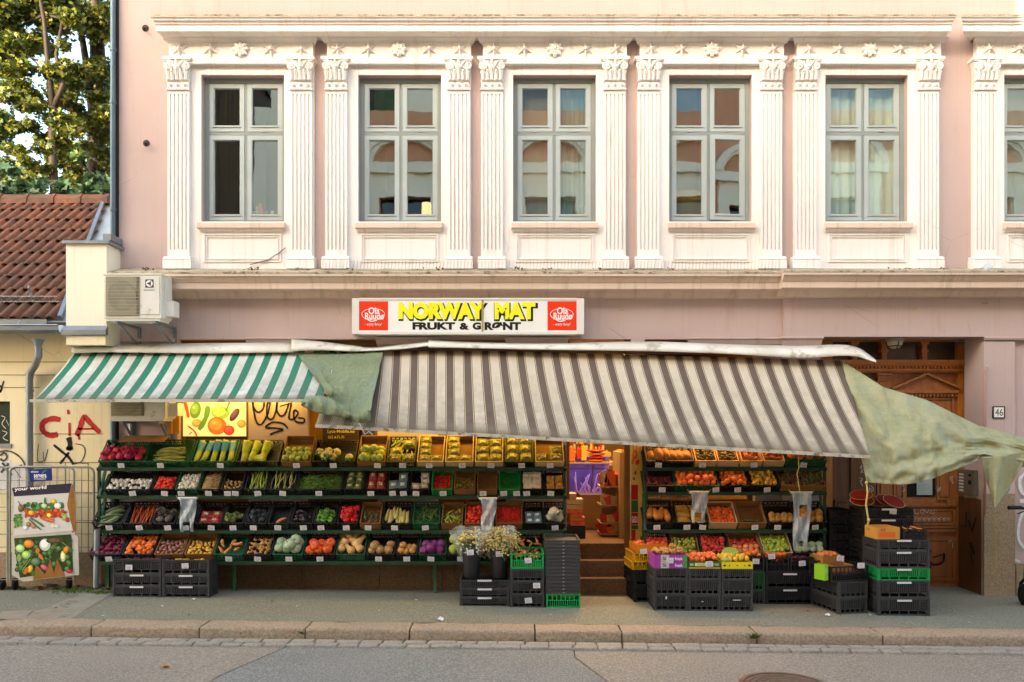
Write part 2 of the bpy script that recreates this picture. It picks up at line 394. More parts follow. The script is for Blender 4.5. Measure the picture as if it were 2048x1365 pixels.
# raised wall field over the door, at the right
mb = MB(); wall_holes(mb, X(1565), XR, Z(675), Z(598), -.06, -.0, []); 
mb.box(X(1968, -.06), X(2030, -.06), -.06, 0, -.4, Z(675) - .06)
mb.box(X(1565, -.06), X(1636, -.06), -.06, 0, .0, Z(690)); mb.build('wall_panel', M_pink, B)
# floor slab, back room partition so the windows look into rooms
M_room = mat('room_wall', '5b5145', '6c6152', scale=1)
mb = MB(); mb.box(XL + .4, XR, .43, 9, 3.55, 3.85)
for i, c in enumerate(wx[:-1]):
    xm = (c + wx[i+1]) / 2; mb.box(xm - .06, xm + .06, .43, 5, 3.85, 10.7)
mb.box(XL + .4, XR, 5, 5.1, 3.85, 10.7); mb.build('room', M_room, B)
# string course
def course(x0, x1, yo, nm='string_course', e0=0, e1=0, m=M_cream, zo=0):
    p = [(0.0, 4.27), (-.30 - yo, 4.165), (-.35 - yo, 4.15), (-.35 - yo, 4.115), (-.315 - yo, 4.10), (-.315 - yo, 4.085), (-.30 - yo, 4.075), (-.28 - yo, 4.05), (-.265 - yo, 4.045),
         (-.265 - yo, 3.965), (-.255 - yo, 3.958), (-.10 - yo, 3.953), (-.09 - yo, 3.945), (-.06 - yo, 3.89), (-.03 - yo, 3.88), (0, 3.875)]
    mb = MB(); mb.prism_x([(y, z + zo) for y, z in p], x0, x1, 0, e0, e1); return mb.build(nm, m, B)
M_sc = plaster('string_course_plaster', 'dcc0aa', 'e5ccb8', 'a68e6c', .2, .7)
course(XL, X(1556, -.2), 0, m=M_sc); course(X(1556, -.2) , XR, .09, m=M_sc, e0=0)
M_moss = mat('weathered_ledge', 'a3957b', 'c4b296', scale=7, bump=.7, bscale=30, dirt=('5e5239', 9, .52))
for (x0, x1, yo, zz) in ((XL, X(1556, -.2), 0, 0), (X(1556, -.2), XR, .09, 0)):
    mb = MB(); mb.prism_x([(-.002, 4.285), (-.35 - yo - .004, 4.168), (-.35 - yo - .004, 4.142), (-.29 - yo, 4.14), (0, 4.26)], x0 - .002, x1); mb.build('ledge_weathering', M_moss, B)
# crown cornice, two lengths
def crown(x0, x1, e0, e1):
    p = [(0, 7.60), (-.34, 7.47), (-.38, 7.465), (-.38, 7.44), (-.36, 7.43), (-.35, 7.41), (-.32, 7.395), (-.32, 7.38), (-.30, 7.37), (-.30, 7.297), (-.29, 7.29), (-.17, 7.287), (-.16, 7.31), (0, 7.32)]
    mb = MB(); mb.prism_x(p, x0, x1, 0, e0, e1); o = mb.build('cornice', M_cream, B)
    mb = MB(); mb.prism_x([(-.003, 7.606), (-.35, 7.478), (-.384, 7.470), (-.384, 7.448), (-.33, 7.446), (-.003, 7.58)], x0 - .01, x1 + .01, 0, e0, e1); mb.build('cornice_weathering', M_moss, B)
crown(-4.53, 5.61, .27, .27); crown(6.1, XR, .87, 0)
# window bays
M_frame = mat('window_frame_paint', 'a4aba6', 'adb4af', rough=.45, spec=.4, scale=2)
M_frame2 = mat('outer_frame_paint', '868d86', '90968f', rough=.5, scale=2)
def glassmat(name, tintc, refl):
    g = NT(name); t_ = g.t; t_.nodes.remove(g.b)
    gl = g.n('BsdfGlossy'); gl.inputs['Roughness'].default_value = .0; gl.inputs[0].default_value = (.95, 1, 1, 1)
    bp = g.n('Bump'); bp.inputs['Strength'].default_value = .03; bp.inputs['Distance'].default_value = .02; g.l(g.noise(2.5, 2), bp.inputs['Height']); g.l(bp.outputs[0], gl.inputs['Normal'])
    tr = g.n('BsdfTransparent'); tr.inputs[0].default_value = lin(tintc); mx = g.n('MixShader')
    mx.inputs[0].default_value = refl; g.l(tr.outputs[0], mx.inputs[1]); g.l(gl.outputs[0], mx.inputs[2]); g.l(mx.outputs[0], g.o.inputs[0]); return g.m
M_glass = glassmat('window_glass', 'f0f5f2', .20)
star_src = None
def star_mesh(big=False):
    mb = MB(); n = 6; vs = [(0, -.055, 0)]
    for k in range(2 * n):
        a = math.pi / 2 + math.pi * k / n; r = (.092 if k % 2 == 0 else .036) * (1.12 if k == 6 else 1)
        vs.append((r * math.cos(a), -.012 if k % 2 == 0 else -.008, r * math.sin(a)))
    for k in range(2 * n):
        a = math.pi / 2 + math.pi * k / n; r = (.092 if k % 2 == 0 else .036) * (1.12 if k == 6 else 1)
        vs.append((r * math.cos(a), .003, r * math.sin(a)))
    N = 2 * n; mb.add(vs, [(0, 1 + k, 1 + (k + 1) % N) for k in range(N)] + [(1 + k, 1 + k + N, 1 + (k + 1) % N + N, 1 + (k + 1) % N) for k in range(N)])
    mb.ball((0, -.048, 0), .02, 8, 5); return mb
def rosette_mesh():
    mb = MB()
    for k in range(8):
        a = 2 * math.pi * k / 8; M = Matrix.Rotation(a, 4, 'Y') @ Matrix.Translation((.055, -.02, 0)) @ Matrix.Diagonal((.042, .026, .026, 1))
        mb.lathe([(max(math.sin(math.pi * i / 5), .04), -math.cos(math.pi * i / 5)) for i in range(6)], 8, M)
    for k in range(8):
        a = 2 * math.pi * (k + .5) / 8; M = Matrix.Rotation(a, 4, 'Y') @ Matrix.Translation((.032, -.036, 0)) @ Matrix.Diagonal((.022, .016, .014, 1))
        mb.lathe([(max(math.sin(math.pi * i / 5), .04), -math.cos(math.pi * i / 5)) for i in range(6)], 6, M)
    mb.ball((0, -.045, 0), .02, 8, 5); return mb
STAR = ROS = CAP = BASE = None
def spiral(cx, cz, r, turns, dirn, y, a0):
    return [(cx + dirn * r * (1 - .78 * t) * math.cos(a0 + 2 * math.pi * turns * t), y - .012 * t, cz + r * (1 - .78 * t) * math.sin(a0 + 2 * math.pi * turns * t)) for t in [i / 22 for i in range(23)]]
def capital_mesh():
    mb = MB(); w = .145
    mb.prism_y([(-.135, 0), (.135, 0), (.15, .20), (.18, .27), (-.18, .27), (-.15, .20)], -.03, .09)          # bell
    mb.box(-.19, .19, -.065, .09, .262, .30); mb.box(-.175, -.1, -.055, .09, .245, .265); mb.box(.1, .175, -.055, .09, .245, .265)
    for s in (-1, 1):
        mb.tube(spiral(s * .118, .185, .062, 1.7, s, -.045, math.pi / 2), .016, 6); mb.ball((s * .118, -.06, .185), .02, 8, 5)
        mb.tube([(s * .01, -.05, .10), (s * .03, -.065, .16), (s * .06, -.07, .21), (s * .10, -.06, .25)], [.012, .016, .014, .01], 6)
        mb.tube([(s * .02, -.05, .20), (s * .05, -.07, .235), (s * .075, -.07, .215), (s * .06, -.065, .19)], .011, 6)
        mb.tube([(s * .118, -.045, .12), (s * .14, -.05, .10), (s * .13, -.045, .07)], .014, 6)
    for k in range(5):                                       # acanthus leaves
        x = (k - 2) * .058; h = .11 if k % 2 else .135
        mb.tube([(x, -.035, .0), (x, -.045, h * .5), (x, -.062, h * .85), (x, -.085, h), (x, -.09, h - .02)], [.024, .026, .022, .015, .008], 6)
        for s in (-1, 1): mb.tube([(x, -.045, .02), (x + s * .016, -.055, h * .6), (x + s * .026, -.072, h * .8)], [.008, .011, .005], 5)
    mb.ball((0, -.075, .165), (.03, .022, .032), 8, 6); mb.ball((0, -.075, .225), (.02, .02, .03), 8, 5)
    mb.tube([(-.04, -.06, .165), (0, -.075, .15), (.04, -.06, .165)], .01, 6)
    # necking with three bosses
    mb.box(-.14, .14, -.012, .09, -.11, 0); mb.box(-.148, .148, -.022, .09, -.012, .004); mb.box(-.152, .152, -.028, .09, -.122, -.105)
    for k in (-1, 0, 1): mb.lathe([(.034, 0), (.032, .012), (.018, .018), (.016, .032), (.006, .04)], 10, Matrix.Translation((k * .092, -.01, -.058)) @ Matrix.Rotation(R(90), 4, 'X'))
    return mb
def pilaster(cx, first):
    mb = MB(); zt, zb = Z(181, -.08), Z(515, -.08); hw = .143; n = 5; fw = .019; bot = zb + .10; top = zt - .05
    y0 = -.085; xs_ = [cx - hw]
    for k in range(n):
        c = cx + (k - 2) * .052; xs_ += [c - fw / 2, c + fw / 2]
    xs_.append(cx + hw)
    for k in range(0, len(xs_) - 1, 2): mb.box(xs_[k], xs_[k+1], y0, 0, bot, top)
    for k in range(1, len(xs_) - 1, 2): mb.box(xs_[k], xs_[k+1], y0 + .022, 0, bot, top)
    mb.box(cx - hw, cx + hw, y0, 0, zb, bot); mb.box(cx - hw, cx + hw, y0, 0, top, zt)
    p = mb.build('pilaster', M_cream, B)
    global CAP, BASE
    T = Matrix.Translation((cx, -.085, zt + .12))
    if CAP is None: CAP = capital_mesh().build('capital', M_cream, p, local=True, smooth=35); CAP.matrix_local = T
    else: inst(CAP, T, 'capital', p)
    if BASE is None:
        mb = MB(); mb.box(-.185, .185, -.055, .09, -.16, -.045); mb.prism_x([(.09, -.045), (-.055, -.045), (-.062, -.035), (-.055, -.018), (-.02, .005), (.09, .012)], -.18, .18, 0, 0, 0)
        BASE = mb.build('base', M_cream, p, local=True); BASE.matrix_local = Matrix.Translation((cx, -.085, zb))
    else: inst(BASE, Matrix.Translation((cx, -.085, zb)), 'base', p)
    return p
zF0, zF1 = Z(127, -.1), Z(85, -.1)
for i, c in enumerate(wx):
    hwB = .95
    mb = MB(); wall_holes(mb, c - hwB, c + hwB, 4.2, zF0, -.035, 0, [(c - WH, c + WH, WZ0, WZ1)])
    zp0, zp1 = Z(526), Z(470); xa, xb = c - .515, c + .515          # moulded panel under the window
    for k, (o_, w_) in enumerate(((0, .018), (.035, .012))):
        y = -.05
        mb.box(xa + o_, xb - o_, y, -.034, zp1 - o_ - w_, zp1 - o_); mb.box(xa + o_, xb - o_, y, -.034, zp0 + o_, zp0 + o_ + w_)
        mb.box(xa + o_, xa + o_ + w_, y, -.034, zp0 + o_ + w_, zp1 - o_ - w_); mb.box(xb - o_ - w_, xb - o_, y, -.034, zp0 + o_ + w_, zp1 - o_ - w_)
    mb.prism_x([(-.034, Z(448)), (-.034, Z(466)), (-.06, Z(466)), (-.07, Z(463)), (-.09, Z(461))] [::-1], c - .56, c + .56)
    mb.build('window_surround', M_cream, B)
    mb = MB(); mb.prism_x([(.2, Z(446) + .002), (-.10, Z(449)), (-.115, Z(451)), (-.115, Z(460)), (-.10, Z(461.5)), (.2, Z(461.5))], c - .575, c + .575); mb.build('window_sill', M_sc, B)
    mb = MB(); mb.box(c - hwB, c + hwB, -.10, 0, zF0, zF1)                         # frieze
    mb.box(c - hwB - .01, c + hwB + .01, -.112, 0, zF0 - .008, zF0 + .018)
    mb.prism_x([(0, zF1 - .005), (-.11, zF1 - .005), (-.115, zF1 + .006), (-.15, zF1 + .026), (-.165, zF1 + .031), (-.165, 7.2865), (0, 7.2865)], c - hwB, c + hwB, 0, .45, .45)
    fr = mb.build('frieze', M_cream, B)
    for k in range(5):
        T = Matrix.Translation((c + (k - 2) * .402, -.10, (zF0 + zF1) / 2 + .04)) @ Matrix.Diagonal((1.15, 1, 1.15, 1))
        if k == 2:
            if ROS is None: ROS = rosette_mesh().build('rosette', M_cream, fr, local=True, smooth=50); ROS.matrix_local = T
            else: inst(ROS, T, 'rosette', fr)
        elif STAR is None: STAR = star_mesh().build('star', M_cream, fr, local=True); STAR.matrix_local = T
        else: inst(STAR, T @ Matrix.Rotation(random.uniform(-.12, .12), 4, 'Y'), 'star', fr)
    pilaster(c - .833, i == 0); pilaster(c + .79, False)
    # window
    mb = MB(); y0, y1 = .085, .20; fx0, fx1, fz0, fz1 = c - WH + .002, c + WH - .002, WZ0 + .002, WZ1 - .002; w = .054
    mb.box(fx0, fx0 + w, y0, y1, fz0, fz1); mb.box(fx1 - w, fx1, y0, y1, fz0, fz1); mb.box(fx0 + w, fx1 - w, y0, y1, fz1 - w * 1.1, fz1); mb.box(fx0 + w, fx1 - w, y0, y1, fz0, fz0 + w * .8)
    zt = Z(268, .1); mb.box(fx0 + w, fx1 - w, y0 + .012, y1, zt - .022, zt + .022); mb.box(c - .016, c + .016, y0 + .016, y1, fz0 + w * .8, zt - .022); mb.box(c - .016, c + .016, y0 + .016, y1, zt + .022, fz1 - w * 1.1)
    wn = mb.build('window', M_frame2, B)
    for (sx0, sx1) in ((fx0 + w + .004, c - .020), (c + .020, fx1 - w - .004)):
        for (sz0, sz1, lowr) in ((fz0 + w * .8 + .006, zt - .026, 1), (zt + .026, fz1 - w * 1.1 - .004, 0)):
            mb = MB(); a = .058; b2 = .078; ya, yb = y0 + .008, y0 + .05
            ajar = (i == 3 and lowr and sx0 > c)
            mb.box(sx0, sx0 + a, ya, yb, sz0, sz1); mb.box(sx1 - a, sx1, ya, yb, sz0, sz1); mb.box(sx0 + a, sx1 - a, ya, yb, sz1 - a, sz1); mb.box(sx0 + a, sx1 - a, ya, yb, sz0, sz0 + b2)
            mb.box(sx0 + a - .012, sx1 - a + .012, ya - .014, ya - .001, sz0 + b2 - .022, sz0 + b2)
            q = .009
            for bx in ((sx0 + a, sx0 + a + q, sz0 + b2, sz1 - a), (sx1 - a - q, sx1 - a, sz0 + b2, sz1 - a), (sx0 + a + q, sx1 - a - q, sz1 - a - q, sz1 - a)): mb.box(bx[0], bx[1], ya + .012, yb - .004, bx[2], bx[3])
            mb.box((sx0 + sx1) / 2 - .04, (sx0 + sx1) / 2 + .03, ya - .01, ya - .001, sz0 - .004, sz0 + .008)
            piv = None
            if ajar: piv = Matrix.Translation((sx1, ya, 0)) @ Matrix.Rotation(R(5), 4, 'Z') @ Matrix.Translation((-sx1, -ya, 0))
            if piv is not None: mb.v = [tuple(piv @ Vector(v)) for v in mb.v]
            mb.build('sash', M_frame, wn)
            mb = MB(); mb.box(sx0 + a - .004, sx1 - a + .004, yb - .018, yb - .012, sz0 + b2 - .01, sz1 - a + .004)
            if piv is not None: mb.v = [tuple(piv @ Vector(v)) for v in mb.v]
            mb.build('pane', M_glass, wn)
# ---- curtains, blinds and things on the sills
def cloth_mat(name, c1, c2, tr=.0, em=0):
    m_ = mat(name, c1, c2, scale=3, rough=.9, stretch=(3, 1, .3)); return m_
def curtain(c, x0, x1, mt_, lab, nm='curtain', fold=.02, z0=WZ0, z1=WZ1, cat='curtain'):
    mb = MB(); mb.grid(lambda u, v: (c + x0 + u * (x1 - x0), .235 + fold * math.sin(u * 46) + fold * .5 * math.sin(u * 17 + 1), z0 + v * (z1 - z0)), 80, 2)
    return tag(mb.build(nm, mt_, smooth='all'), lab, cat)
curtain(wx[4], -.55, .55, cloth_mat('white_curtain', 'f2f4e8', 'e8efe2'), 'white pleated curtain closed behind the fifth window from the left')
curtain(wx[2], -.5, .02, cloth_mat('beige_blind', '9c8b78', 'a79680'), 'beige roller blind drawn behind the third window, left half', 'blind', .0, cat='blind')
curtain(wx[2], .02, .5, cloth_mat('grey_curtain', '8c9688', '98a294'), 'grey sheer curtain behind the third window, right half', fold=.008)
curtain(wx[5], -.55, .55, cloth_mat('grey_blind', '9a9484', 'a39d8c'), 'grey beige blind behind the window cut by the right photo edge', 'blind', .0, cat='blind')
curtain(wx[3], -.55, -.02, cloth_mat('ochre_screen', '8a6a2c', '9c7a35'), 'ochre screen standing low in the fourth window', 'screen', .0, z1=WZ0 + .5, cat='screen')
t = thing('flower_bouquet', 'white green flower head with an orange wrapper on the first window sill', 'flowers', (X(520, .22), .235, WZ0 + .05))
mb = MB(); r2 = random.Random(2)
for k in range(60): mb.ball((r2.gauss(0, .07), r2.gauss(0, .03), .09 + r2.gauss(0, .045)), r2.uniform(.014, .03), 6, 4)
mb.build('flower_head', mat('pale_petals', 'dfe8c4', '9fb56e', scale=30), t, local=True)
mb = MB(); mb.lathe([(.0, .0), (.05, .02), (.12, .09), (.03, .10)], 10, Matrix.Translation((-.03, 0, .14)) @ Matrix.Rotation(R(70), 4, 'Y')); mb.build('wrapper', mat('orange_paper', 'd9702a', 'c23a20', scale=9), t, local=True)
t = thing('figurine', 'small red and white figurine in the lower left pane of the first window', 'figurine', (X(428, .22), .235, WZ0 + .05))
mb = MB(); mb.lathe([(.03, 0), (.035, .04), (.02, .08), (.022, .1), (.008, .12)], 10); mb.build('body', mat('figurine_white', 'e8ddd0'), t, local=True)
mb = MB(); mb.lathe([(.026, .075), (.03, .1), (.024, .14), (.005, .17)], 10); mb.build('hood', mat('figurine_red', 'b8321f'), t, local=True)
M_lamp = emis('lamp_shade_glow', 'ffdf9a', .22)
t = thing('table_lamp', 'small lit lamp with pale yellow shade behind the second window', 'lamp', (X(853, .5), .5, WZ0 - .02))
mb = MB(); mb.lathe([(.07, 0), (.07, .02), (.015, .03), (.012, .12)], 12); mb.build('base', mat('brass', '8a6a30', metal=.7, rough=.4), t, local=True)
mb = MB(); mb.lathe([(.075, .10), (.065, .42)], 14, cap=False); mb.build('lamp_shade', M_lamp, t, local=True)
t = thing('picture_frame', 'small white framed picture leaning in the third window', 'picture frame', (X(1160, .25), .25, WZ0 + .07))
mb = MB(); mb.box(-.07, .07, -.008, .008, 0, .22); mb.build('frame', mat('frame_white', 'ddd6c4'), t, local=True)
mb = MB(); mb.box(-.05, .05, -.011, -.008, .02, .2); mb.build('picture', mat('picture_print', '6a6a58', '9a9078', scale=20), t, local=True)
for px, lab in ((1394, 'tall white candle in a wire holder in the left pane of the fourth window'), (1462, 'short white candle in the right pane of the fourth window')):
    h = .27 if px == 1394 else .1
    t = thing('candle', lab, 'candle', (X(px, .27), .27, WZ0 + .05)); mb = MB(); mb.tube([(0, 0, .05), (0, 0, h)], .012); mb.build('wax', mat('wax', 'f4ead0'), t, local=True)
    mb = MB(); mb.lathe([(.03, 0), (.03, .012), (.01, .02), (.008, .045), (.018, .055)], 10); mb.build('holder', M_black, t, local=True)
# ================================================================ ground floor of the main building
mb = MB()
for (a, b) in ((756, 874), (1013, 1133), (497, 615), (1376, 1510), (1512, 1562)):
    mb.prism_x([(.0, Z(676)), (-.075, Z(676)), (-.08, Z(679)), (-.06, Z(682)), (-.04, Z(690)), (0, Z(690))], X(a), X(b), 0, .3, .3)
mb.prism_x([(-.06, Z(675)), (-.125, Z(675)), (-.13, Z(679)), (-.10, Z(683)), (-.08, Z(692)), (-.06, Z(692))], X(1560), X(1637), 0, .3, .3)
mb.prism_x([(-.06, Z(675)), (-.09, Z(675)), (-.095, Z(678)), (-.08, Z(682)), (-.06, Z(682))], X(1962), XR, 0, .2, 0)
mb.prism_x([(0, Z(678)), (-.03, Z(678)), (-.03, Z(684)), (0, Z(684))], XL + .03, X(352))
mb.build('pier_capital', M_pink, B)
# stone plinth with block joints
mb = MB()
for (a, b) in ((205, 352), (352, 475), (475, 607), (607, 760), (760, 885), (885, 1010), (1010, 1133)):
    wall_holes(mb, X(a) + .004, X(b) - .004, -.35, .52, -.045, 0, [])
mb.box(X(1262) + .01, X(1640), -.05, 0, -.35, .52)
pt = mb.build('plinth', M_stone, B)
mb = MB(); mb.box(X(1968, -.09), X(2030, -.09), -.095, -.06, -.4, Z(987)); mb.build('rough_plinth', M_rough, B)
mb = MB(); mb.box(X(2030), XR, -.03, 0, -.4, .35); mb.build('rough_plinth', M_rough, B)
# shop windows: frames, panes, backing
M_sf = mat('shop_frame', '6d4f24', '7c5c2c', rough=.5, scale=3); M_sfw = mat('shop_frame_grey', '8a8372', '948d7b')
M_warmroom = mat('shop_wall', 'a8803c', 'b58c46', scale=1)
sg = glassmat('shop_glass', 'd8d0b8', .06)
for k, h in enumerate(gnd[:3] + [gnd[4]]):
    x0, x1, z0, z1 = h; mb = MB(); y0, y1 = .12, .2; w = .06
    mb.box(x0, x0 + w, y0, y1, z0, z1); mb.box(x1 - w, x1, y0, y1, z0, z1); mb.box(x0 + w, x1 - w, y0, y1, z0, z0 + w); mb.box(x0 + w, x1 - w, y0, y1, z1 - w, z1); mb.box(x0 + w, x1 - w, y0 + .004, y1, 2.5, 2.56)
    f = mb.build('shop_window', M_sf, B)
    mb = MB(); mb.box(x0 + w, x1 - w, .16, .168, z0 + w, 2.5); mb.box(x0 + w, x1 - w, .16, .168, 2.56, z1 - w); mb.build('pane', sg, f)
# lit poster of vegetables behind the first shop window (a flat print, lit from behind)
def ell(mb, cx, cy, rx, ry, rot, Y, m, n=18, fn=None):
    pts = []
    for k in range(n):
        a = 2 * math.pi * k / n; x = rx * math.cos(a); y = ry * math.sin(a); c, s = math.cos(rot), math.sin(rot); pts.append((cx + x * c - y * s, cy + x * s + y * c))
    f = fn or (lambda a, b: P(a, b, Y)); mb.add([f(*p) for p in pts], [tuple(range(n))], m)
def pics(name, blobs, strokes, Y, parent, glow, fn=None, dy=.0012):
    def shade(c, k): return ''.join('%02x' % max(0, min(255, int(int(c[i:i+2], 16) * k + (22 if k > 1 else 0)))) for i in (0, 2, 4))
    bb = []
    for b in blobs:
        bb.append(b)
        if b[2] > 4.4: bb.append((b[0] - b[2] * .14, b[1] - b[3] * .16, b[2] * .68, b[3] * .66, b[4], shade(b[5], 1.12))); bb.append((b[0] - b[2] * .3, b[1] - b[3] * .34, b[2] * .25, b[3] * .2, b[4], shade(b[5], 1.4)))
    blobs = bb
    cols = sorted({b[5] for b in blobs} | {s[2] for s in strokes}); ms = []
    for c in cols: ms.append(emis('print_' + name + c, c, glow) if glow else mat('print_' + c, c, rough=.5))
    mb = MB(); y = Y
    for b in blobs:
        y -= dy * .15; yy = y; ell(mb, *b[:5], yy, cols.index(b[5]), fn=(lambda p, q, yy=yy: fn(p, q, yy)) if fn else None)
    for s in strokes:
        y -= dy * .15; yy = y; stroke(mb, s[0], s[1], yy, cols.index(s[2]), f=(lambda p, q, yy=yy: fn(p, q, yy)) if fn else None)
    return mb.build(name, ms, parent)
t = thing('lit_poster', 'backlit shop window poster of vegetables on a yellow white ground', 'poster', P(430, 870, .11))
mb = MB(); mb.pbox(366, 492, 690, 873, .105, .115); mb.build('panel', emis('poster_ground', 'ffe08a', .10), t)
pics('vegetable_print', [(391, 821, 11, 17, .2, '6d8a2a'), (441, 826, 18, 13, 0, '86a436'), (436, 822, 6, 13, 0, '9dba45'), (434, 852, 19, 18, 0, 'e0641c'), (394, 847, 10, 8, 0, 'e8822a'), (458, 861, 11, 10, 0, 'c8301c'), (483, 848, 9, 8, 0, 'd87a2c'), (469, 830, 7, 15, .6, '4a2c30'), (415, 770, 30, 22, 0, '86a436'), (470, 760, 18, 14, 0, 'c8301c')],
     [([(368, 800), (374, 820), (377, 836)], 8, 'd8581c'), ([(416, 812), (412, 835), (398, 860)], 12, '5f8a2c'), ([(462, 798), (452, 822)], 7, '4f7a28'), ([(375, 852), (388, 862), (394, 873)], 3, 'b82018'), ([(478, 822), (490, 813)], 3, '5f8a2c'), ([(453, 856), (458, 852), (464, 857)], 2, '3f6a24'), ([(378, 868), (384, 865)], 4, '3f6a24')], .104, t, .10)
# yellow film strips and posts beside it
t = thing('yellow_post', 'yellow lit wooden post with brackets left of the poster window', 'post', P(345, 900, -.02))
mb = MB(); mb.pbox(337, 343, 805, 868, -.06, -.03); mb.pbox(345, 358, 805, 868, -.03, -.001); mb.bar(P(338, 812, -.045), P(347, 830, -.045), .02, .02); mb.bar(P(352, 812, -.045), P(347, 830, -.045), .02, .02); mb.build('post', M_orangew, t)
# orange lit panel right of the pier and the phone-card sign
t = thing('orange_board', 'orange panel in the second shop window beside the graffiti pier', 'panel', P(640, 900, .1))
mb = MB(); mb.pbox(618, 645, 690, 900, .10, .11); mb.build('board', M_orangew, t)
t = thing('sign_board', 'brown board with yellow phone shop lettering behind the top shelf', 'sign', P(690, 880, .08))
mb = MB(); mb.pbox(646, 718, 850, 905, .06, .075); mb.build('board', mat('sign_brown', '46301c'), t)
M_yl = mat('sign_yellow', 'e8c840'); mb = text_mb('Lyca-Mobile.no', X(655, .055), X(709, .055), Z(868, .055), Z(860, .055), .057, .02); mb.build('lettering', M_yl, t)
mb = text_mb('015 4-71-71', X(656, .055), X(688, .055), Z(878, .055), Z(872, .055), .057, .02); mb.build('lettering', M_yl, t)
# graffiti on the pier
def graffiti(name, lab, mt_, strokes, Y, w, cat='graffiti'):
    mb = MB()
    for s in strokes: stroke(mb, s if not isinstance(s, tuple) else s[0], w if not isinstance(s, tuple) else s[1], Y)
    return tag(mb.build(name, mt_, solid=0), lab, cat)
graffiti('graffiti', 'looping black spray tag on the brown pier under the green awning', M_spray_blk,
  [[(506, 800), (507, 815), (516, 825), (526, 818), (528, 805), (525, 797)], [(504, 795), (508, 825), (514, 846), (524, 848), (536, 826), (541, 800)], [(538, 800), (534, 812), (535, 835), (545, 838), (552, 822), (554, 806), (550, 797), (541, 800)],
   [(556, 800), (553, 818), (560, 832), (570, 828), (578, 806)], [(560, 813), (584, 806)], [(583, 806), (578, 836), (588, 838), (596, 826), (588, 822), (590, 842), (606, 846), (608, 838), (596, 836)],
   [(530, 855), (545, 845), (566, 848), (576, 858)], [(530, 856), (552, 857), (566, 860), (548, 866), (540, 870)]], -.004, 4.5)
graffiti('graffiti', 'red spray painted letters CiA on the yellow plaster wall', M_spray_red,
  [([(121, 840), (104, 838), (86, 846), (86, 862), (100, 871), (116, 869)], 13), ([(139, 846), (139, 872)], 10), ([(136, 820), (137, 829)], 10), ([(153, 872), (160, 856), (168, 834), (180, 846), (200, 866)], 12), ([(156, 858), (188, 858)], 7), ([(156, 868), (159, 880)], 9)], -.004, 8)
graffiti('graffiti', 'black sprayed stick figure tag below the red letters', M_spray_blk,
  [([(137, 875), (140, 888), (138, 902)], 12), ([(107, 890), (124, 904), (138, 916), (147, 930)], 6), ([(138, 905), (128, 918), (120, 928)], 6), ([(150, 888), (166, 892), (170, 906), (162, 924), (146, 928)], 2.2), ([(132, 898), (146, 896)], 9), ([(150, 926), (176, 928)], 2)], -.004, 5)
graffiti('graffiti', 'thin black scratched letters LV on the yellow wall', M_spray_blk, [([(77, 888), (75, 922), (88, 922)], 1.6), ([(86, 904), (89, 922), (96, 898)], 1.6)], -.004, 2)
graffiti('graffiti', 'white filled bubble tag with grey outline left of the downpipe', M_spray_wht, [([(-30, 960), (6, 950), (30, 960), (44, 985)], 70)], -.003, 60)
graffiti('graffiti', 'grey black outline of the bubble tag at the left edge', mat('grey_spray', '3d3a36', '55504a', scale=15),
  [([(-10, 906), (14, 902), (34, 910), (48, 926), (54, 945)], 4), ([(0, 912), (8, 906), (14, 914), (8, 922), (0, 918)], 5), ([(4, 926), (10, 934), (2, 946)], 6), ([(16, 926), (14, 942), (24, 950)], 6), ([(44, 930), (22, 940)], 5), ([(26, 935), (42, 956)], 3)], -.008, 4)
# ---------------------------------------------------------------- entrance steps and shop interior (a part of the building)
M_step = granite('step_stone', '6e4a26', '7b5530', '4d331b')
mb = MB(); sx0, sx1 = X(1133), X(1262)
for k in range(3): mb.box(sx0 + .004, sx1 - .004, -.28 + .2 * k, 1.2, -.2 if k == 0 else .0 + .2 * k, .2 + .2 * k - (.0))
mb.build('doorstep', M_step, B)
M_tile = mat('shop_floor', '4a3520', '5b4228', scale=3, rough=.5)
mb = MB(); mb.box(XL + .5, X(1510), .425, 5.0, .50, .59); mb.build('shop_floor', M_tile, B)
mb = MB(); mb.box(XL + .5, X(1510), 5.0, 5.1, .5, 3.5); mb.box(X(1512), X(1512) + .08, .43, 5.1, .3, 3.5); mb.build('shop_partition', M_warmroom, B)
mb = MB(); mb.pbox(1249, 1262, 679, 1100, .10, .18); mb.pbox(1133, 1139, 679, 1000, .10, .18)
df = mb.build('door_frame', M_sf, B)
# banner poster on the jamb
t = thing('banner', 'narrow vertical banner with fruit print and red green panels on the shop door jamb', 'banner', P(1272, 1100, -.03))
mb = MB(); mb.pbox(1262, 1284, 880, 1092, -.03, -.02); mb.build('sheet', mat('banner_yellow', 'c9a04a', 'd8b25c', scale=6), t)
mb = MB(); mb.pbox(1262.5, 1276, 970, 1000, -.033, -.03); mb.pbox(1262.5, 1276, 1026, 1050, -.033, -.03); mb.pbox(1262.5, 1271, 1060, 1090, -.033, -.03); mb.build('red_panel', mat('banner_red', 'a81a12'), t)
mb = MB(); mb.pbox(1262.5, 1276, 1001, 1025, -.033, -.03); mb.pbox(1262.5, 1276, 1051, 1059, -.033, -.03); mb.build('green_panel', mat('banner_green', '2c5a24'), t)
mb = text_mb('GADU', X(1263.5, -.034), X(1275, -.034), Z(1046, -.034), Z(1033, -.034), -.0355, .02); mb.build('lettering', mat('paper_white', 'f2eee6'), t)
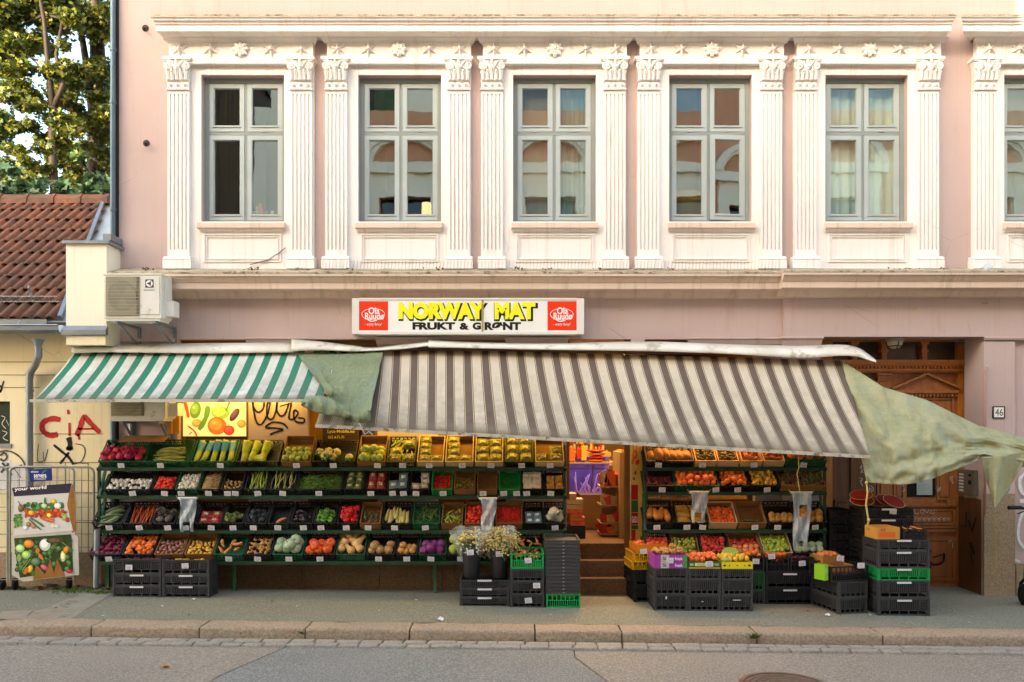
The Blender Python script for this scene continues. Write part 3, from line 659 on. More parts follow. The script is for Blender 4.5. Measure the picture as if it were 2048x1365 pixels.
pics('fruit_print', [(1270, 910, 5, 9, 0, 'b8541c'), (1275, 925, 4, 6, .4, 'c83418'), (1266, 922, 3, 8, .2, 'c8741c'), (1271, 946, 2, 4, 0, '5a3a14'), (1268, 958, 2, 3, 0, '5a3a14')], [([(1266, 888), (1268, 905)], 2, '5a3a14'), ([(1274, 888), (1272, 903)], 2, '5a3a14')], -.031, t, 0)
# ---------------------------------------------------------------- left neighbour
N = thing('yellow_house', 'low yellow plastered house with red brown tiled roof at the left edge', 'house', (-8, 0, 0))
mb = MB(); wall_holes(mb, -16, X(236), -.3, 3.45, 0, .35, [(X(-60), X(20), Z(890), Z(803))])
for py in (724, 750, 775): mb.box(-16, X(150), -.0, .001, Z(py), Z(py) + .001)
mb.build('wall', M_yellow, N)
M_groove = mat('groove', '8f7a4e')
mb = MB()
for py, a, b in ((724, -300, 150), (750, -300, 110), (775, -300, 80), (868, 65, 206), (925, 65, 206), (985, 65, 206), (1045, 65, 206)): mb.box(X(a), X(b), -.004, 0, Z(py) - .008, Z(py) + .002)
for px in (130, 176): mb.box(X(px), X(px) + .008, -.004, 0, Z(1165), Z(925))
mb.build('groove', M_groove, N)
mb = MB(); mb.box(-16, X(205), -.04, 0, -.3, Z(1105)); mb.build('plinth', M_rough, N)
mb = MB(); mb.pbox(-60, 20, 803, 890, .06, .1); w = mb.build('window', mat('dark_green_board', '1f2a1e', '263324', rough=.4), N)
mb = MB(); mb.pbox(-64, 22, 888, 896, -.02, .1); mb.build('sill', M_zinc, w)
mb = MB()
for s in ([(2, 832), (10, 836), (4, 848), (12, 858)], [(4, 862), (14, 866), (6, 876), (16, 882)], [(12, 840), (18, 852)]): stroke(mb, s, 1.6, .057)
mb.build('scribble', M_chalk, w)
graffiti('graffiti', 'faint dark spray tag at the far left of the yellow wall', M_spray_blk, [([(-6, 770), (4, 775), (0, 785), (8, 762)], 4)], -.004, 3)
# roof
er_y, er_z, ri_y, ri_z = -.32, Z(640, -.32), 2.21, 5.82
M_tilem = None
g = NT('roof_tile'); g.b.inputs['Roughness'].default_value = .8
oi = g.n('ObjectInfo'); base = g.ramp(g.noise(3.2, 6), [(.3, lin('804e35')), (.5, lin('6a4430')), (.7, lin('4e382c'))])
base = g.mix(g.ramp(g.noise(14, 6), [(.55, (0, 0, 0)), (.68, (.5,) * 3)]), base, lin('4d362a')); base = g.mix(g.ramp(g.noise(2.3, 9, rough=.8), [(.66, (0, 0, 0)), (.7, (.8,) * 3)]), base, lin('5f5f1c'))
g.col(base); g.bump(g.noise(30, 5), .5, .01); M_rt = g.m
rows = 10; slope = Vector((0, ri_y - er_y, ri_z - er_z)); L = slope.length; sd = slope.normalized(); nrm = Vector((0, -sd.z, sd.y)); tw = .31
def vergex(v): return X(100, er_y) + .12 + (X(207, ri_y) - X(100, er_y) - .12) * v
mb = MB(); rr = random.Random(5)
for r_ in range(rows):
    v0, v1 = r_ / rows, (r_ + 1) / rows + .02; xr = vergex(r_ / rows); nt_ = 30
    for k in range(nt_):
        x1 = xr - k * tw; x0 = x1 - tw * 1.02; dz = rr.uniform(-.004, .004); base_i = len(mb.v); m_ = 14
        for j, v in enumerate((v0, v1)):
            for i in range(m_ + 1):
                u = i / m_; hgt = (.026 * math.sin(u * 4 * math.pi) + .008 * math.cos(u * 8 * math.pi)) * 1.1 + (.045 if j == 0 else .012) + dz
                p = Vector((x0 + u * (x1 - x0), er_y, er_z)) + sd * (L * v) + nrm * hgt; mb.v.append(tuple(p))
        for i in range(m_ + 1): mb.v.append(tuple(Vector(mb.v[base_i + i]) - nrm * .022))
        for i in range(m_):
            a = base_i + i; mb.f.append((a, a + 1, a + m_ + 2, a + m_ + 1)); mb.mi.append(0); c = base_i + 2 * (m_ + 1) + i; mb.f.append((c, c + 1, a + 1, a)); mb.mi.append(0)
rf = mb.build('roof', M_rt, N, smooth='all')
mb = MB()
for k in range(22):
    x1 = X(222, ri_y) - k * .43
    mb.prism_x([(ri_y - .13, ri_z - .06), (ri_y - .12, ri_z + .03), (ri_y - .06, ri_z + .10), (ri_y + .02, ri_z + .12), (ri_y + .10, ri_z + .08), (ri_y + .14, ri_z - .02)], x1 - .44, x1 - .0 + (k % 2) * .004, 0)
    mb.prism_x([(ri_y - .145, ri_z - .06), (ri_y - .135, ri_z + .035), (ri_y - .07, ri_z + .112), (ri_y + .02, ri_z + .132), (ri_y + .11, ri_z + .09), (ri_y + .15, ri_z - .02)], x1 - .05, x1 + .006, 0)
mb.build('ridge_tiles', M_rt, rf)
mb = MB(); mb.add([(-16, er_y, er_z), (X(230), er_y, er_z), (X(230), ri_y, ri_z), (-16, ri_y, ri_z), (-16, 4.6, 3.4), (X(230), 4.6, 3.4)], [(0, 1, 2, 3), (3, 2, 5, 4), (1, 5, 2), (0, 3, 4)]); 
mb.v = [tuple(Vector(v) - nrm * .0 + Vector((0, 0, -.03))) for v in mb.v]; mb.build('roof_deck', mat('flashing', '8d9aa2', '9faab0', rough=.5, scale=3), N)
# verge flashing, gutter, snow guard
mb = MB(); a = Vector((vergex(0) + .02, er_y, er_z)); b = Vector((vergex(1) + .02, ri_y, ri_z)); mb.bar(a + nrm * .03, b + nrm * .03, .05, .07); mb.build('verge_flashing', M_zinc, rf)
mb = MB(); gy = er_y - .06; gzz = Z(662, gy)
mb.prism_x([(gy - .07, gzz + .06), (gy - .065, gzz), (gy - .02, gzz - .04), (gy + .04, gzz - .03), (gy + .07, gzz + .08), (gy + .06, gzz + .08), (gy + .03, gzz - .015), (gy - .02, gzz - .025), (gy - .055, gzz + .005), (gy - .06, gzz + .06)], -16, X(122, gy)); mb.tube([(-16, gy - .07, gzz + .065), (X(122, gy), gy - .07, gzz + .065)], .012, 8)
for px in (35, -60, -160): mb.bar(P(px - 2, 655, gy - .08), P(px + 4, 640, gy), .014, .006)
mb.prism_x([(er_y - .005, er_z + .01), (er_y - .005, gzz + .02), (er_y + .03, gzz + .02), (er_y + .03, er_z + .01)], -16, X(122)); gu = mb.build('gutter', M_zinc, N)
mb = MB(); f = .68 * L
for px in (10, 74, -60, -130): 
    c = Vector((X(px, er_y + .3), 0, 0)); p = Vector((c.x, er_y, er_z)) + sd * (.10 * L) + nrm * .05; mb.bar(p, p + nrm * .14 + Vector((0, 0, .06)), .035, .012)
    mb.bar(p + nrm * .14 + Vector((0, 0, .06)), p + nrm * .14 + Vector((0, 0, .10)), .035, .02)
for dzz in (.06, .14):
    p = Vector((-14, er_y, er_z)) + sd * (.10 * L) + nrm * dzz; mb.bar(p, p + Vector((14 + X(128), 0, 0)), .012, .012)
for k in range(120):
    x = -14 + k * .07
    if x < X(122): p = Vector((x, er_y, er_z)) + sd * (.10 * L) + nrm * .06; mb.bar(p, p + nrm * .08, .008, .008)
mb.build('snow_guard', mat('galvanised', 'a8acac', '8c9090', metal=.5, rough=.4, scale=8), rf)
# parapet block and flashings
mb = MB(); mb.pbox(132, 213, 486, 690, -.36, .5); pb = mb.build('parapet', plaster('yellow_plaster_light', 'efe6ca', 'f3ebd2', 'ccbc98', .1, .35), N)
mb = MB(); mb.pbox(206, 222, 468, 480.9, -.30, .55); mb.build('upstand_flashing', M_zinc, pb)
mb = MB(); mb.pbox(124, 218, 481, 487, -.40, .55); mb.build('cap_flashing', M_zinc, pb)
mb = MB(); mb.prism_x([(-.36, Z(652, -.36)), (-.42, Z(660, -.42)), (-.42, Z(670, -.42)), (-.36, Z(670, -.42))], X(124, -.4), X(213, -.4)); mb.build('step_flashing', M_zinc, pb)
mb = MB(); mb.pbox(134, 211, 672, 690, -.385, -.36); mb.build('lower_band', M_yellow, pb)
# downpipe of the yellow house
mb = MB(); dy = gy
mb.lathe([(.03, -.12), (.04, -.03), (.075, .06)], 12, Matrix.Translation(P(76, 688, gy)))
mb.tube([P(77, 695, gy), P(77, 712, gy), P(70, 732, -.16), P(61, 745, -.10), P(59, 760, -.08), P(59, 1000, -.08), P(59, 1150, -.08)], .045, 10); 
for py in (748, 782): mb.lathe([(.052, -.015), (.052, .015)], 12, Matrix.Translation(P(59.5, py, -.085)))
tag(mb.build('downpipe', M_zinc, smooth=True), 'grey zinc downpipe with swan neck on the yellow house', 'downpipe')
mb = MB(); mb.tube([P(226, -200, -.07), P(226, 100, -.07), P(226, 250, -.07), P(226, 560, -.07)], .034, 10); mb.tube([P(226, 560, -.07), P(226, 700, -.05), P(227, 1160, -.05)], .034, 10)
for py in (100, 205, 420): mb.lathe([(.042, -.02), (.042, .02)], 12, Matrix.Translation(P(226, py, -.07)))
tag(mb.build('downpipe', mat('dark_zinc', '55666c', '606f75', rough=.4, metal=.4, scale=3), smooth=True), 'tall blue grey downpipe at the left corner of the pink building', 'downpipe')
mb = MB(); mb.box(X(230), XL, -.02, .3, -.3, 11); mb.build('corner_strip', mat('dark_gap', '2c2620'), B)
# wall hooks
for k, (px, py) in enumerate(((291, 57), (293, 287))):
    mb = MB(); mb.lathe([(.045, 0), (.045, .008), (.012, .012), (.012, .05)], 12, Matrix.Translation(P(px, py, 0)) @ Matrix.Rotation(R(90), 4, 'X')); mb.tube([P(px, py, -.05), P(px - 2, py + 3, -.08), P(px - 1, py - 2, -.10)], .018, 8)
    tag(mb.build('wall_hook', mat('rusty_iron', '4a3a30', '2d2520', scale=20), smooth=True), 'rusty wall hook on pink plaster, %s one' % ('upper' if k == 0 else 'lower'), 'hook', 'wall hooks beside the first window')
# ---------------------------------------------------------------- shop sign
S = thing('shop_sign', 'white light box sign with yellow shop name and two red squares', 'sign', P(936, 668, -.12))
mb = MB(); mb.pbox(706, 1166, 599, 667, -.24, -.02); mb.build('box', mat('sign_white', 'f4f0e6', 'ece6d8', rough=.35, scale=1), S)
mb = MB(); sY = -.25
for (a, b, c, d) in ((704, 718, 597, 668), (1154, 1168, 597, 668)): mb.pbox(a, b, c, d, sY, -.02)
mb.pbox(718, 1154, 596, 600, sY, -.02); mb.pbox(718, 1154, 664, 669, sY, -.02); mb.build('frame', mat('sign_alu', 'e4ddd0', rough=.4), S)
M_sr = mat('sign_red', 'f0380c', rough=.4); M_blk2 = mat('sign_black', '1d1710', rough=.5); M_yel = mat('sign_letter_yellow', 'f6ee20', rough=.4); M_wpaint = mat('sign_logo_white', 'f8f0e8')
def T(s, a, b, c, d, Y, mt_, par, nm='lettering', **k): return text_mb(s, X(a, Y), X(b, Y), Z(d, Y), Z(c, Y), Y, **k).build(nm, mt_, par)
for (a, b) in ((718, 776), (1095, 1153)):
    mb = MB(); mb.pbox(a, b, 603, 661, -.243, -.24); rs = mb.build('red_square', M_sr, S)
    T('Ola', a + 19, a + 41, 615, 629, -.2445, M_wpaint, rs, bold=.02); T('Ruudø', a + 12, a + 50, 626, 640, -.2445, M_wpaint, rs, bold=.02); T('- enjoy fancy!', a + 12, a + 46, 646, 653, -.2445, M_wpaint, rs, shear=.3)
    mb = MB(); pts = [(a + 28.5 + 23 * math.cos(q * math.pi / 12), 629 + 11.5 * math.sin(q * math.pi / 12)) for q in range(25)]; stroke(mb, pts, 1.1, -.2442, sm=False); mb.build('oval', M_wpaint, rs)
    mb = MB(); stroke(mb, [(a + 14, 637), (a + 24, 643), (a + 36, 641)], 2, -.2446); mb.build('swash', M_wpaint, rs)
T('NORWAY', 797, 976, 606, 643, -.2412, M_blk2, S, bold=.085); T('MAT', 988, 1076, 606, 643, -.2412, M_blk2, S, bold=.085)
T('NORWAY', 797, 971, 605, 639, -.2436, M_yel, S, bold=.07); T('MAT', 989, 1071, 605, 639, -.2436, M_yel, S, bold=.06)
T('FRUKT', 825, 910, 645, 660, -.242, M_blk2, S, bold=.055, shear=.0); T('&', 919, 938, 646, 660, -.242, M_blk2, S, bold=.05); T('G', 945, 962, 645, 660, -.242, M_blk2, S, bold=.055); T('RØNT', 969, 1042, 644, 661, -.242, M_blk2, S, bold=.055)
mb = MB(); mb.pbox(963, 967, 599, 667, -.247, -.24); mb.build('tape_strip', mat('brown_tape', '9a8a48', 'b5a35c', scale=14), S)
mb = MB(); mb.pbox(1998 - 11, 1998 + 11, 814, 836, -.075, -.06); t = thing('house_number', 'white enamel house number plate 46 on the right pier', 'house number', P(1998, 836, -.07)); mb.build('plate', mat('enamel', 'eee8dc', rough=.3), t)
mb = MB(); mb.pbox(1986, 2010, 813, 815, -.078, -.06); mb.pbox(1986, 2010, 835, 837, -.078, -.06); mb.pbox(1986, 1988, 815, 835, -.078, -.06); mb.pbox(2008, 2010, 815, 835, -.078, -.06); mb.build('border', M_black, t)
T('46', 1990.5, 2006, 818, 832, -.0765, M_black, t, bold=.0)
# ---------------------------------------------------------------- air conditioners
M_ac = mat('ac_shell', 'ddd6c6', 'e6dfd0', rough=.5, scale=3, dirt=('a3987c', 5, .6)); M_grille = mat('ac_grille', '9b8d70', '857a62', scale=5)
def ac(lab, px0, px1, py0, py1, Y0, fan, emblem):
    t = thing('air_conditioner', lab, 'air conditioner', P((px0 + px1) / 2, py1, Y0 + .15))
    x0, x1, z0, z1 = X(px0, Y0), X(px1, Y0), Z(py1, Y0), Z(py0, Y0); w = x1 - x0; h = z1 - z0; dp = .30
    mb = MB(); mb.prism_y([(x0, z0), (x1, z0), (x1, z1), (x0, z1)], Y0 + .01, Y0 + dp); mb.box(x0 - .01, x1 + .01, Y0, Y0 + dp + .01, z1 - .012, z1 + .006); mb.box(x0 + .02, x1 - .02, Y0 + .02, Y0 + dp - .02, z0 - .03, z0)
    mb.box(x0 + w * .66, x1 - w * .03, Y0, Y0 + .01, z0 + .05, z1 - .04); mb.box(x1, x1 + .02, Y0 + .08, Y0 + dp - .02, z0 + .02, z1 - .02); mb.box(x1 + .02, x1 + .12, Y0 + .10, Y0 + dp - .04, z0 + .04, z0 + h * .42)
    bd = mb.build('casing', M_ac, t)
    cx, cz, r = x0 + w * .33, (z0 + z1) / 2, min(h * .42, w * .26)
    mb = MB(); mb.lathe([(r, 0), (r, .03)], 32, Matrix.Translation((cx, Y0 + .0095, cz)) @ Matrix.Rotation(R(90), 4, 'X')); mb.box(x0 + .03, x0 + w * .62, Y0 + .004, Y0 + .009, z0 + .035, z1 - .035)
    mb2 = MB(); mb2.box(x0 + .03, x0 + w * .62, Y0 + .002, Y0 + .0095, z0 + .035, z1 - .035); mb2.build('fan_recess', M_grille, t)
    mb = MB(); mb.lathe([(r, 0), (r, .004)], 32, Matrix.Translation((cx, Y0 + .001, cz)) @ Matrix.Rotation(R(90), 4, 'X')); mb.build('fan_opening', mat('fan_dark', '4f4a3c', '6a634f', scale=6), t)
    mb = MB()
    for k in range(3): 
        a = k * 2.1; mb.add([(cx, Y0 - .004, cz), (cx + r * .9 * math.cos(a), Y0 - .004, cz + r * .9 * math.sin(a)), (cx + r * .9 * math.cos(a + .5), Y0 - .006, cz + r * .9 * math.sin(a + .5)), (cx + r * .8 * math.cos(a + 1.1), Y0 - .010, cz + r * .8 * math.sin(a + 1.1))], [(0, 1, 2, 3)])
    mb.build('fan', mat('fan_blade', '7d7558'), t)
    mb = MB()
    for k in range(30): x = x0 + .035 + k * (w * .62 - .07) / 29; mb.box(x, x + .004, Y0 - .018, Y0 - .014, z0 + .04, z1 - .04)
    for k in range(12): z = z0 + .04 + k * (h - .08) / 11; mb.box(x0 + .03, x0 + w * .62, Y0 - .016, Y0 - .012, z, z + .004)
    mb.build('fan_grille', mat('grille_wire', 'c9bd9f'), t)
    if emblem:
        e = MB(); ex, ez, s_ = x0 + w * .80, z0 + h * .78, .052; e.box(ex - s_, ex + s_, Y0 - .003, Y0 + .0, ez - s_, ez + s_); em = e.build('emblem', mat('emblem_grey', '4c4a48'), t)
        e = MB(); e.prism_y([(ex + .042 * math.cos(q * math.pi / 10), ez + .042 * math.sin(q * math.pi / 10)) for q in range(20)], Y0 - .005, Y0 - .003); e.build('emblem_disc', M_wpaint, em)
        e = MB(); e.prism_y([(ex - .036, ez), (ex + .006, ez + .02), (ex + .02, ez + .034), (ex + .02, ez - .034), (ex + .006, ez - .02)], Y0 - .007, Y0 - .005); e.build('emblem_shape', MC['emblem_grey'], em)
        text_mb('Electrolux', ex - .07, ex + .07, ez - .09, ez - .07, Y0 - .002, .01).build('lettering', MC['emblem_grey'], t)
    mb = MB()
    for x in (x0 + w * .22, x1 - w * .12):
        mb.box(x - .02, x + .02, Y0 - .01, -.0, z0 - .06, z0 - .032); mb.box(x - .02, x + .02, -.02, -.0, z0 - .36, z0 - .06); mb.bar((x, Y0 + .08, z0 - .06), (x, -.01, z0 - .30), .025, .02)
    mb.build('bracket', M_zinc, t); return t
ac('white air conditioner unit high on the pink wall beside the yellow parapet', 207, 322, 548, 637, -.62, True, True)
ac('white air conditioner unit low under the left end of the green awning', 218, 330, 762, 838, -.36, True, False)
mb = MB(); mb.tube([P(262, 845, -.03), P(262, 880, -.03)], .03, 8); mb.tube([P(222, 840, -.03), P(224, 1100, -.03)], .02, 8); tag(mb.build('drain_pipe', M_zinc, smooth=True), 'thin grey pipe behind the lower air conditioner', 'pipe')
# ================================================================ the houses across the street (seen in the window reflections, and shading this side)
O = thing('facing_building', 'orange and cream building across the street mirrored in the windows', 'building', (0, -13.5, 0))
M_or = plaster('orange_plaster', 'bd8868', 'c89474', 'a07050'); M_oc = plaster('facing_cream', 'ded2bc', 'e6dcc8', 'c0b49c')
YO = -13.4
oc = [-3.27 + 4.45 * k for k in range(0, 6)]
OH = 11.95
mb = MB(); wall_holes(mb, -7.4, 24, -.4, OH, YO - .4, YO, [(c - .75, c + .75, a, a + 2.3) for c in oc for a in (7.0, 3.0)]); mb.box(-7.4, 24, YO - 8, YO - 7.8, -.4, OH); mb.box(-7.4, -7.1, YO - 7.8, YO - .4, -.4, OH)
mb.build('wall', M_or, O)
mb = MB(); mb.box(-7.4, 24, YO, YO + .25, 5.9, 6.2); mb.box(-7.4, -6.0, YO, YO + .1, -.4, OH); mb.box(.1 - 8, -7.4, YO - .4, YO + .05, -.4, OH + .1); mb.box(-7.4, 24, YO, YO + .06, -.4, 2.6)
for c in oc[:]:
    for a in (7.0,):
        mb.box(c - 1.15, c - .78, YO, YO + .12, a - .3, a + 3.0); mb.box(c + .78, c + 1.15, YO, YO + .12, a - .3, a + 3.0); mb.box(c - .78, c + .78, YO, YO + .10, a + 2.3, a + 3.0)
        mb.box(c - 1.35, c + 1.35, YO, YO + .25, a + 3.0, a + 3.3)
        for r0, r1, yy in ((1.35, 1.12, .28), (1.12, 1.0, .2)):
            arc = [(c + r0 * math.cos(q * math.pi / 16), a + 3.3 + .72 * r0 * math.sin(q * math.pi / 16)) for q in range(17)] + [(c + r1 * math.cos(q * math.pi / 16), a + 3.3 + .72 * r1 * math.sin(q * math.pi / 16)) for q in range(16, -1, -1)]
            for q in range(16): mb.prism_y([arc[q], arc[q + 1], arc[32 - q], arc[33 - q]], YO, YO + yy)
mb.build('stucco_trim', M_oc, O)
mb = MB(); mb.box(-7.4, 24, YO - .3, YO - .25, 2.8, 9.6); mb.build('window_panes', mat('facing_pane', '14180f', '1e241a', rough=.1, spec=.6), O)
for x0, x1, mm in ((-7.4, -5.6, M_oc), (-5.6, -4.40, mat('added_attic_slate', '5c6468', '6a7276', scale=2)), (-4.18, -3.4, mat('added_attic_green', '3c4a30', '4c5a3a', scale=3)), (-3.4, -2.1, M_oc), (-.4, 1.5, MC['added_attic_slate']), (1.5, 3.1, mat('added_attic_blue', '8a9ca6', '9aacb4', scale=1)), (3.1, 4.9, M_oc), (4.9, 6.2, MC['added_attic_blue']), (6.2, 9.5, M_or), (9.5, 12.5, MC['added_attic_blue']), (12.5, 24, M_oc)):
    mb = MB(); mb.box(x0, x1, YO - 2, YO, OH, 13.5); mb.build('added_attic', mm, O)  # blocks added to hide bright sky, gaps between them shaped to pass sun patches
mb = MB(); mb.box(-7.4, 24, YO - 8, YO - .4, OH - .12, OH - .02); mb.build('roof', mat('slate_roof', '3c3f40', '4a4d4e', scale=4), O)
O2 = thing('board_house', 'dark brown wooden board house across the street mirrored in the first window', 'house', (-12, -14, 0))
M_board = mat('brown_board', '3c2e20', '5a4630', scale=2, stretch=(9, 1, .3), rough=.8)
mb = MB()
for k in range(90): x = -22 + k * .155; mb.box(x, x + .148, YO - 6, YO + .02 + (k % 2) * .02, -.3, 13.2)
mb.build('wall', M_board, O2)
mb = MB(); mb.prism_x([(YO + .5, 13.2), (YO - 3, 14.6), (YO - 6.4, 13.2)], -22.3, -7.95); mb.build('roof', MC['slate_roof'], O2)
# ================================================================ awnings
def awning_mat(name, a_col, b_col, line, width, edge, linew=.06, dirt='6f6a5c', dv=.0):
    g = NT(name); g.b.inputs['Roughness'].default_value = .85; g.b.inputs['Specular IOR Level'].default_value = .1
    uv = g.n('UVMap'); sp = g.n('SeparateXYZ'); g.l(uv.outputs[0], sp.inputs[0])
    m1 = g.n('Math', operation='FRACT'); g.l(sp.outputs[0], m1.inputs[0])
    def step(lo, hi):
        a = g.n('Math', operation='GREATER_THAN'); g.l(m1.outputs[0], a.inputs[0]); a.inputs[1].default_value = lo
        b = g.n('Math', operation='LESS_THAN'); g.l(m1.outputs[0], b.inputs[0]); b.inputs[1].default_value = hi
        c = g.n('Math', operation='MULTIPLY'); g.l(a.outputs[0], c.inputs[0]); g.l(b.outputs[0], c.inputs[1]); return c.outputs[0]
    weave = g.noise(26, 4, stretch=(1, .2, .2))
    light = g.mix(g.ramp(weave, [(.45, (0, 0, 0)), (.7, (.3,) * 3)]), lin(b_col), lin('bfb49f'))
    base = g.mix(step(edge, edge + width), light, lin(a_col))
    if line:
        base = g.mix(step(edge - linew, edge - linew * .45), base, lin(line)); base = g.mix(step(edge + width + linew * .45, edge + width + linew), base, lin(line))
    dn = g.ramp(g.noise(3.2, 8, rough=.75), [(.36, (0, 0, 0)), (.58, (1, 1, 1))]); vr = g.ramp(sp.outputs[1], [(.0, (.62,) * 3), (.35, (.34,) * 3), (.7, (.2,) * 3), (1, (.08,) * 3)])
    dm = g.mix(1.0, dn, vr, 'MULTIPLY'); base = g.mix(dm, base, lin(dirt)); band = g.ramp(sp.outputs[1], [(.0, (.6,) * 3), (.09, (.25,) * 3), (.14, (0, 0, 0))]); base = g.mix(band, base, lin(dirt))
    lich = g.ramp(g.noise(8, 8, rough=.8), [(.62, (0, 0, 0)), (.67, (.6,) * 3)]); lv = g.ramp(sp.outputs[1], [(.03, (0, 0, 0)), (.12, (1, 1, 1)), (.34, (0, 0, 0))])
    base = g.mix(g.mix(1.0, lich, lv, 'MULTIPLY'), base, lin('a08a3c'))
    g.col(base); g.bump(g.noise(40, 3), .15, .004)
    tl = g.n('BsdfTranslucent'); g.l(base, tl.inputs[0]); ms = g.n('MixShader'); ms.inputs[0].default_value = .10
    g.l(g.b.outputs[0], ms.inputs[1]); g.l(tl.outputs[0], ms.inputs[2]); g.l(ms.outputs[0], g.o.inputs[0]); return g.m
def awn(name, lab, mt_, top, bot, nu, nv, uvs, sag, t):
    mb = MB(); uvl = []
    for j in range(nv + 1):
        for i in range(nu + 1):
            u, v = i / nu, j / nv; a, b = top(u), bot(u); p = a.lerp(b, 1 - v); p.z -= sag * math.sin(math.pi * v) * (1 + .4 * noise.noise(Vector((u * 9, v * 2, 1)))); p.y += .012 * noise.noise(Vector((u * 22, v * 3, 7)))
            mb.v.append(tuple(p)); uvl.append((uvs(u, v), v))
    for j in range(nv):
        for i in range(nu): a = j * (nu + 1) + i; mb.f.append((a, a + 1, a + nu + 2, a + nu + 1)); mb.mi.append(0)
    return mb.build(name, mt_, t, smooth='all', uvf=lambda i: uvl[i], solid=.004)
A1 = thing('green_awning', 'green and white striped fabric awning over the left vegetable shelves', 'awning', P(400, 705, -.1))
gt0, gt1, gb0, gb1 = P(148, 706, -.15), P(676, 702, -.15), P(68, 800, -1.02), P(644, 800, -1.02)
awn('canopy', '', awning_mat('green_canopy', '34886a', 'e4dfd0', None, .44, .10), lambda u: gt0.lerp(gt1, u), lambda u: gb0.lerp(gb1, u), 120, 12, lambda u, v: u * 16.6, .03, A1)
mb = MB(); mb.bar(gb0 + Vector((-.03, -.01, -.012)), gb1 + Vector((0, -.01, -.012)), .05, .035); mb.build('front_bar', mat('bar_cream', 'cfc6ae', 'b8ad92', scale=6, dirt=('6d6248', 8, .55)), A1)
for k in (.04, .96):
    mb = MB(); a = gt0.lerp(gt1, k) + Vector((0, .1, -.25)); b = gb0.lerp(gb1, k) + Vector((0, .05, -.02)); m_ = (a + b) / 2 + Vector((.2, 0, -.02)); mb.tube([a, m_, b], .018, 6); mb.build('folding_arm', MC['bar_cream'], A1)
A2 = thing('brown_awning', 'long brown and grey striped fabric awning sloping down to the right', 'awning', P(1200, 705, -.1))
tt = [(672, 632), (700, 664), (740, 714), (763, 738), (790, 778), (827, 822), (863, 861), (935, 939), (1007, 1022), (1100, 1124), (1200, 1233), (1300, 1338), (1400, 1441), (1500, 1545), (1600, 1648), (1690, 1740)]
def bmap(tx):
    for (a, b), (c, d) in zip(tt, tt[1:]):
        if tx <= c: return b + (d - b) * (tx - a) / (c - a)
    return tt[-1][1]
def top2(u): px = 672 + u * 1018; return P(px, 703 + 19 * max(0, (px - 1000) / 690) , -.15)
def bot2(u): px = bmap(672 + u * 1018); return P(px, 849 + 62 * (px - 632) / 1108, -1.12 - .16 * u)
SH = [(600, -50), (672, -42), (740, -26), (790, -8), (863, -2), (935, 5), (1003, 24), (1041, 30), (1217, 56), (1400, 72), (1638, 89), (1720, 93)]
def shf(x):
    for (a, b), (c, d) in zip(SH, SH[1:]):
        if x <= c: return b + (d - b) * (x - a) / (c - a)
    return SH[-1][1]
def uv2(u, v):
    t_ = 672 + u * 1018; px = t_ * v + bmap(t_) * (1 - v); s_ = px
    for _ in range(12): s_ = px - shf(s_) * (1 - v) ** 1.15
    return (s_ - 783.4) / 35.2
awn('canopy', '', awning_mat('brown_canopy', '6f5d51', 'dccbb0', '8d6634', .38, .11, .07, dirt='857a66'), top2, bot2, 220, 14, uv2, .045, A2)
mb = MB(); N_ = 12
for k in range(N_): mb.bar(bot2(k / N_) + Vector((0, -.01, -.018)), bot2((k + 1) / N_) + Vector((0, -.01, -.018)), .05, .04)
mb.build('front_bar', mat('bar_grey', 'b5aa94', 'cfc6b2', scale=8, dirt=('5f5746', 9, .52)), A2)
for k in (.06, .5, .94):
    mb = MB(); a = top2(k) + Vector((0, .1, -.3)); b = bot2(k) + Vector((0, .05, -.03)); m_ = (a + b) / 2 + Vector((.25, 0, -.03)); mb.tube([a, m_, b], .02, 6); mb.build('folding_arm', MC['bar_grey'], A2)
# white rain covers on top of the awning boxes
def cover(lab, pts, grp=None):      # pts: (px, y_top, y_bottom, Y)
    mb = MB(); n = len(pts); pts2 = smoothpath(pts, 6); 
    for (px, a, b, y) in pts2:
        w = .012 * noise.noise(Vector((px * .03, 0, 0))); mid = (a * .6 + b * .4)
        mb.v += [tuple(P(px, a, y + .14)), tuple(P(px, mid, y + .02 + w)), tuple(P(px, (mid + b) / 2 + 20 * w, y - .02 + w)), tuple(P(px, b, y - .03 - w))]
    for i in range(len(pts2) - 1):
        for k in range(3): a = i * 4 + k; mb.f.append((a, a + 4, a + 5, a + 1)); mb.mi.append(0)
    o = mb.build('awning_cover', M_white, smooth=50, solid=.008); return tag(o, lab, 'cover', grp)
cover('flat white metal cover strip above the green awning', [(143, 691, 707, -.24), (205, 691, 705, -.24), (300, 689, 706, -.24), (420, 687, 707, -.24), (590, 686, 705, -.24)])
cover('crumpled white sheet sagging above the green tarp', [(583, 679, 703, -.27), (640, 684, 701, -.27), (700, 691, 703, -.26), (745, 696, 702, -.26), (800, 690, 699, -.26), (860, 683, 692, -.26)])
cover('long bent white sheet above the brown awning with drooping right tip', [(857, 680, 695, -.28), (950, 685, 697, -.28), (1100, 687, 700, -.28), (1300, 684, 703, -.28), (1450, 689, 708, -.29), (1600, 692, 716, -.30), (1680, 690, 712, -.32), (1715, 696, 714, -.36), (1735, 708, 720, -.40), (1752, 721, 725, -.44)])
mb = MB(); mb.pbox(860, 1560, 697, 707, -.14, 0); mb.pbox(640, 860, 694, 706, -.14, 0); mb.build('awning_box', mat('rust_box', '4d3a2c', '6a5340', scale=7), A2); mb = MB(); mb.pbox(150, 600, 694, 706, -.14, 0); mb.build('awning_box', MC['rust_box'], A1)
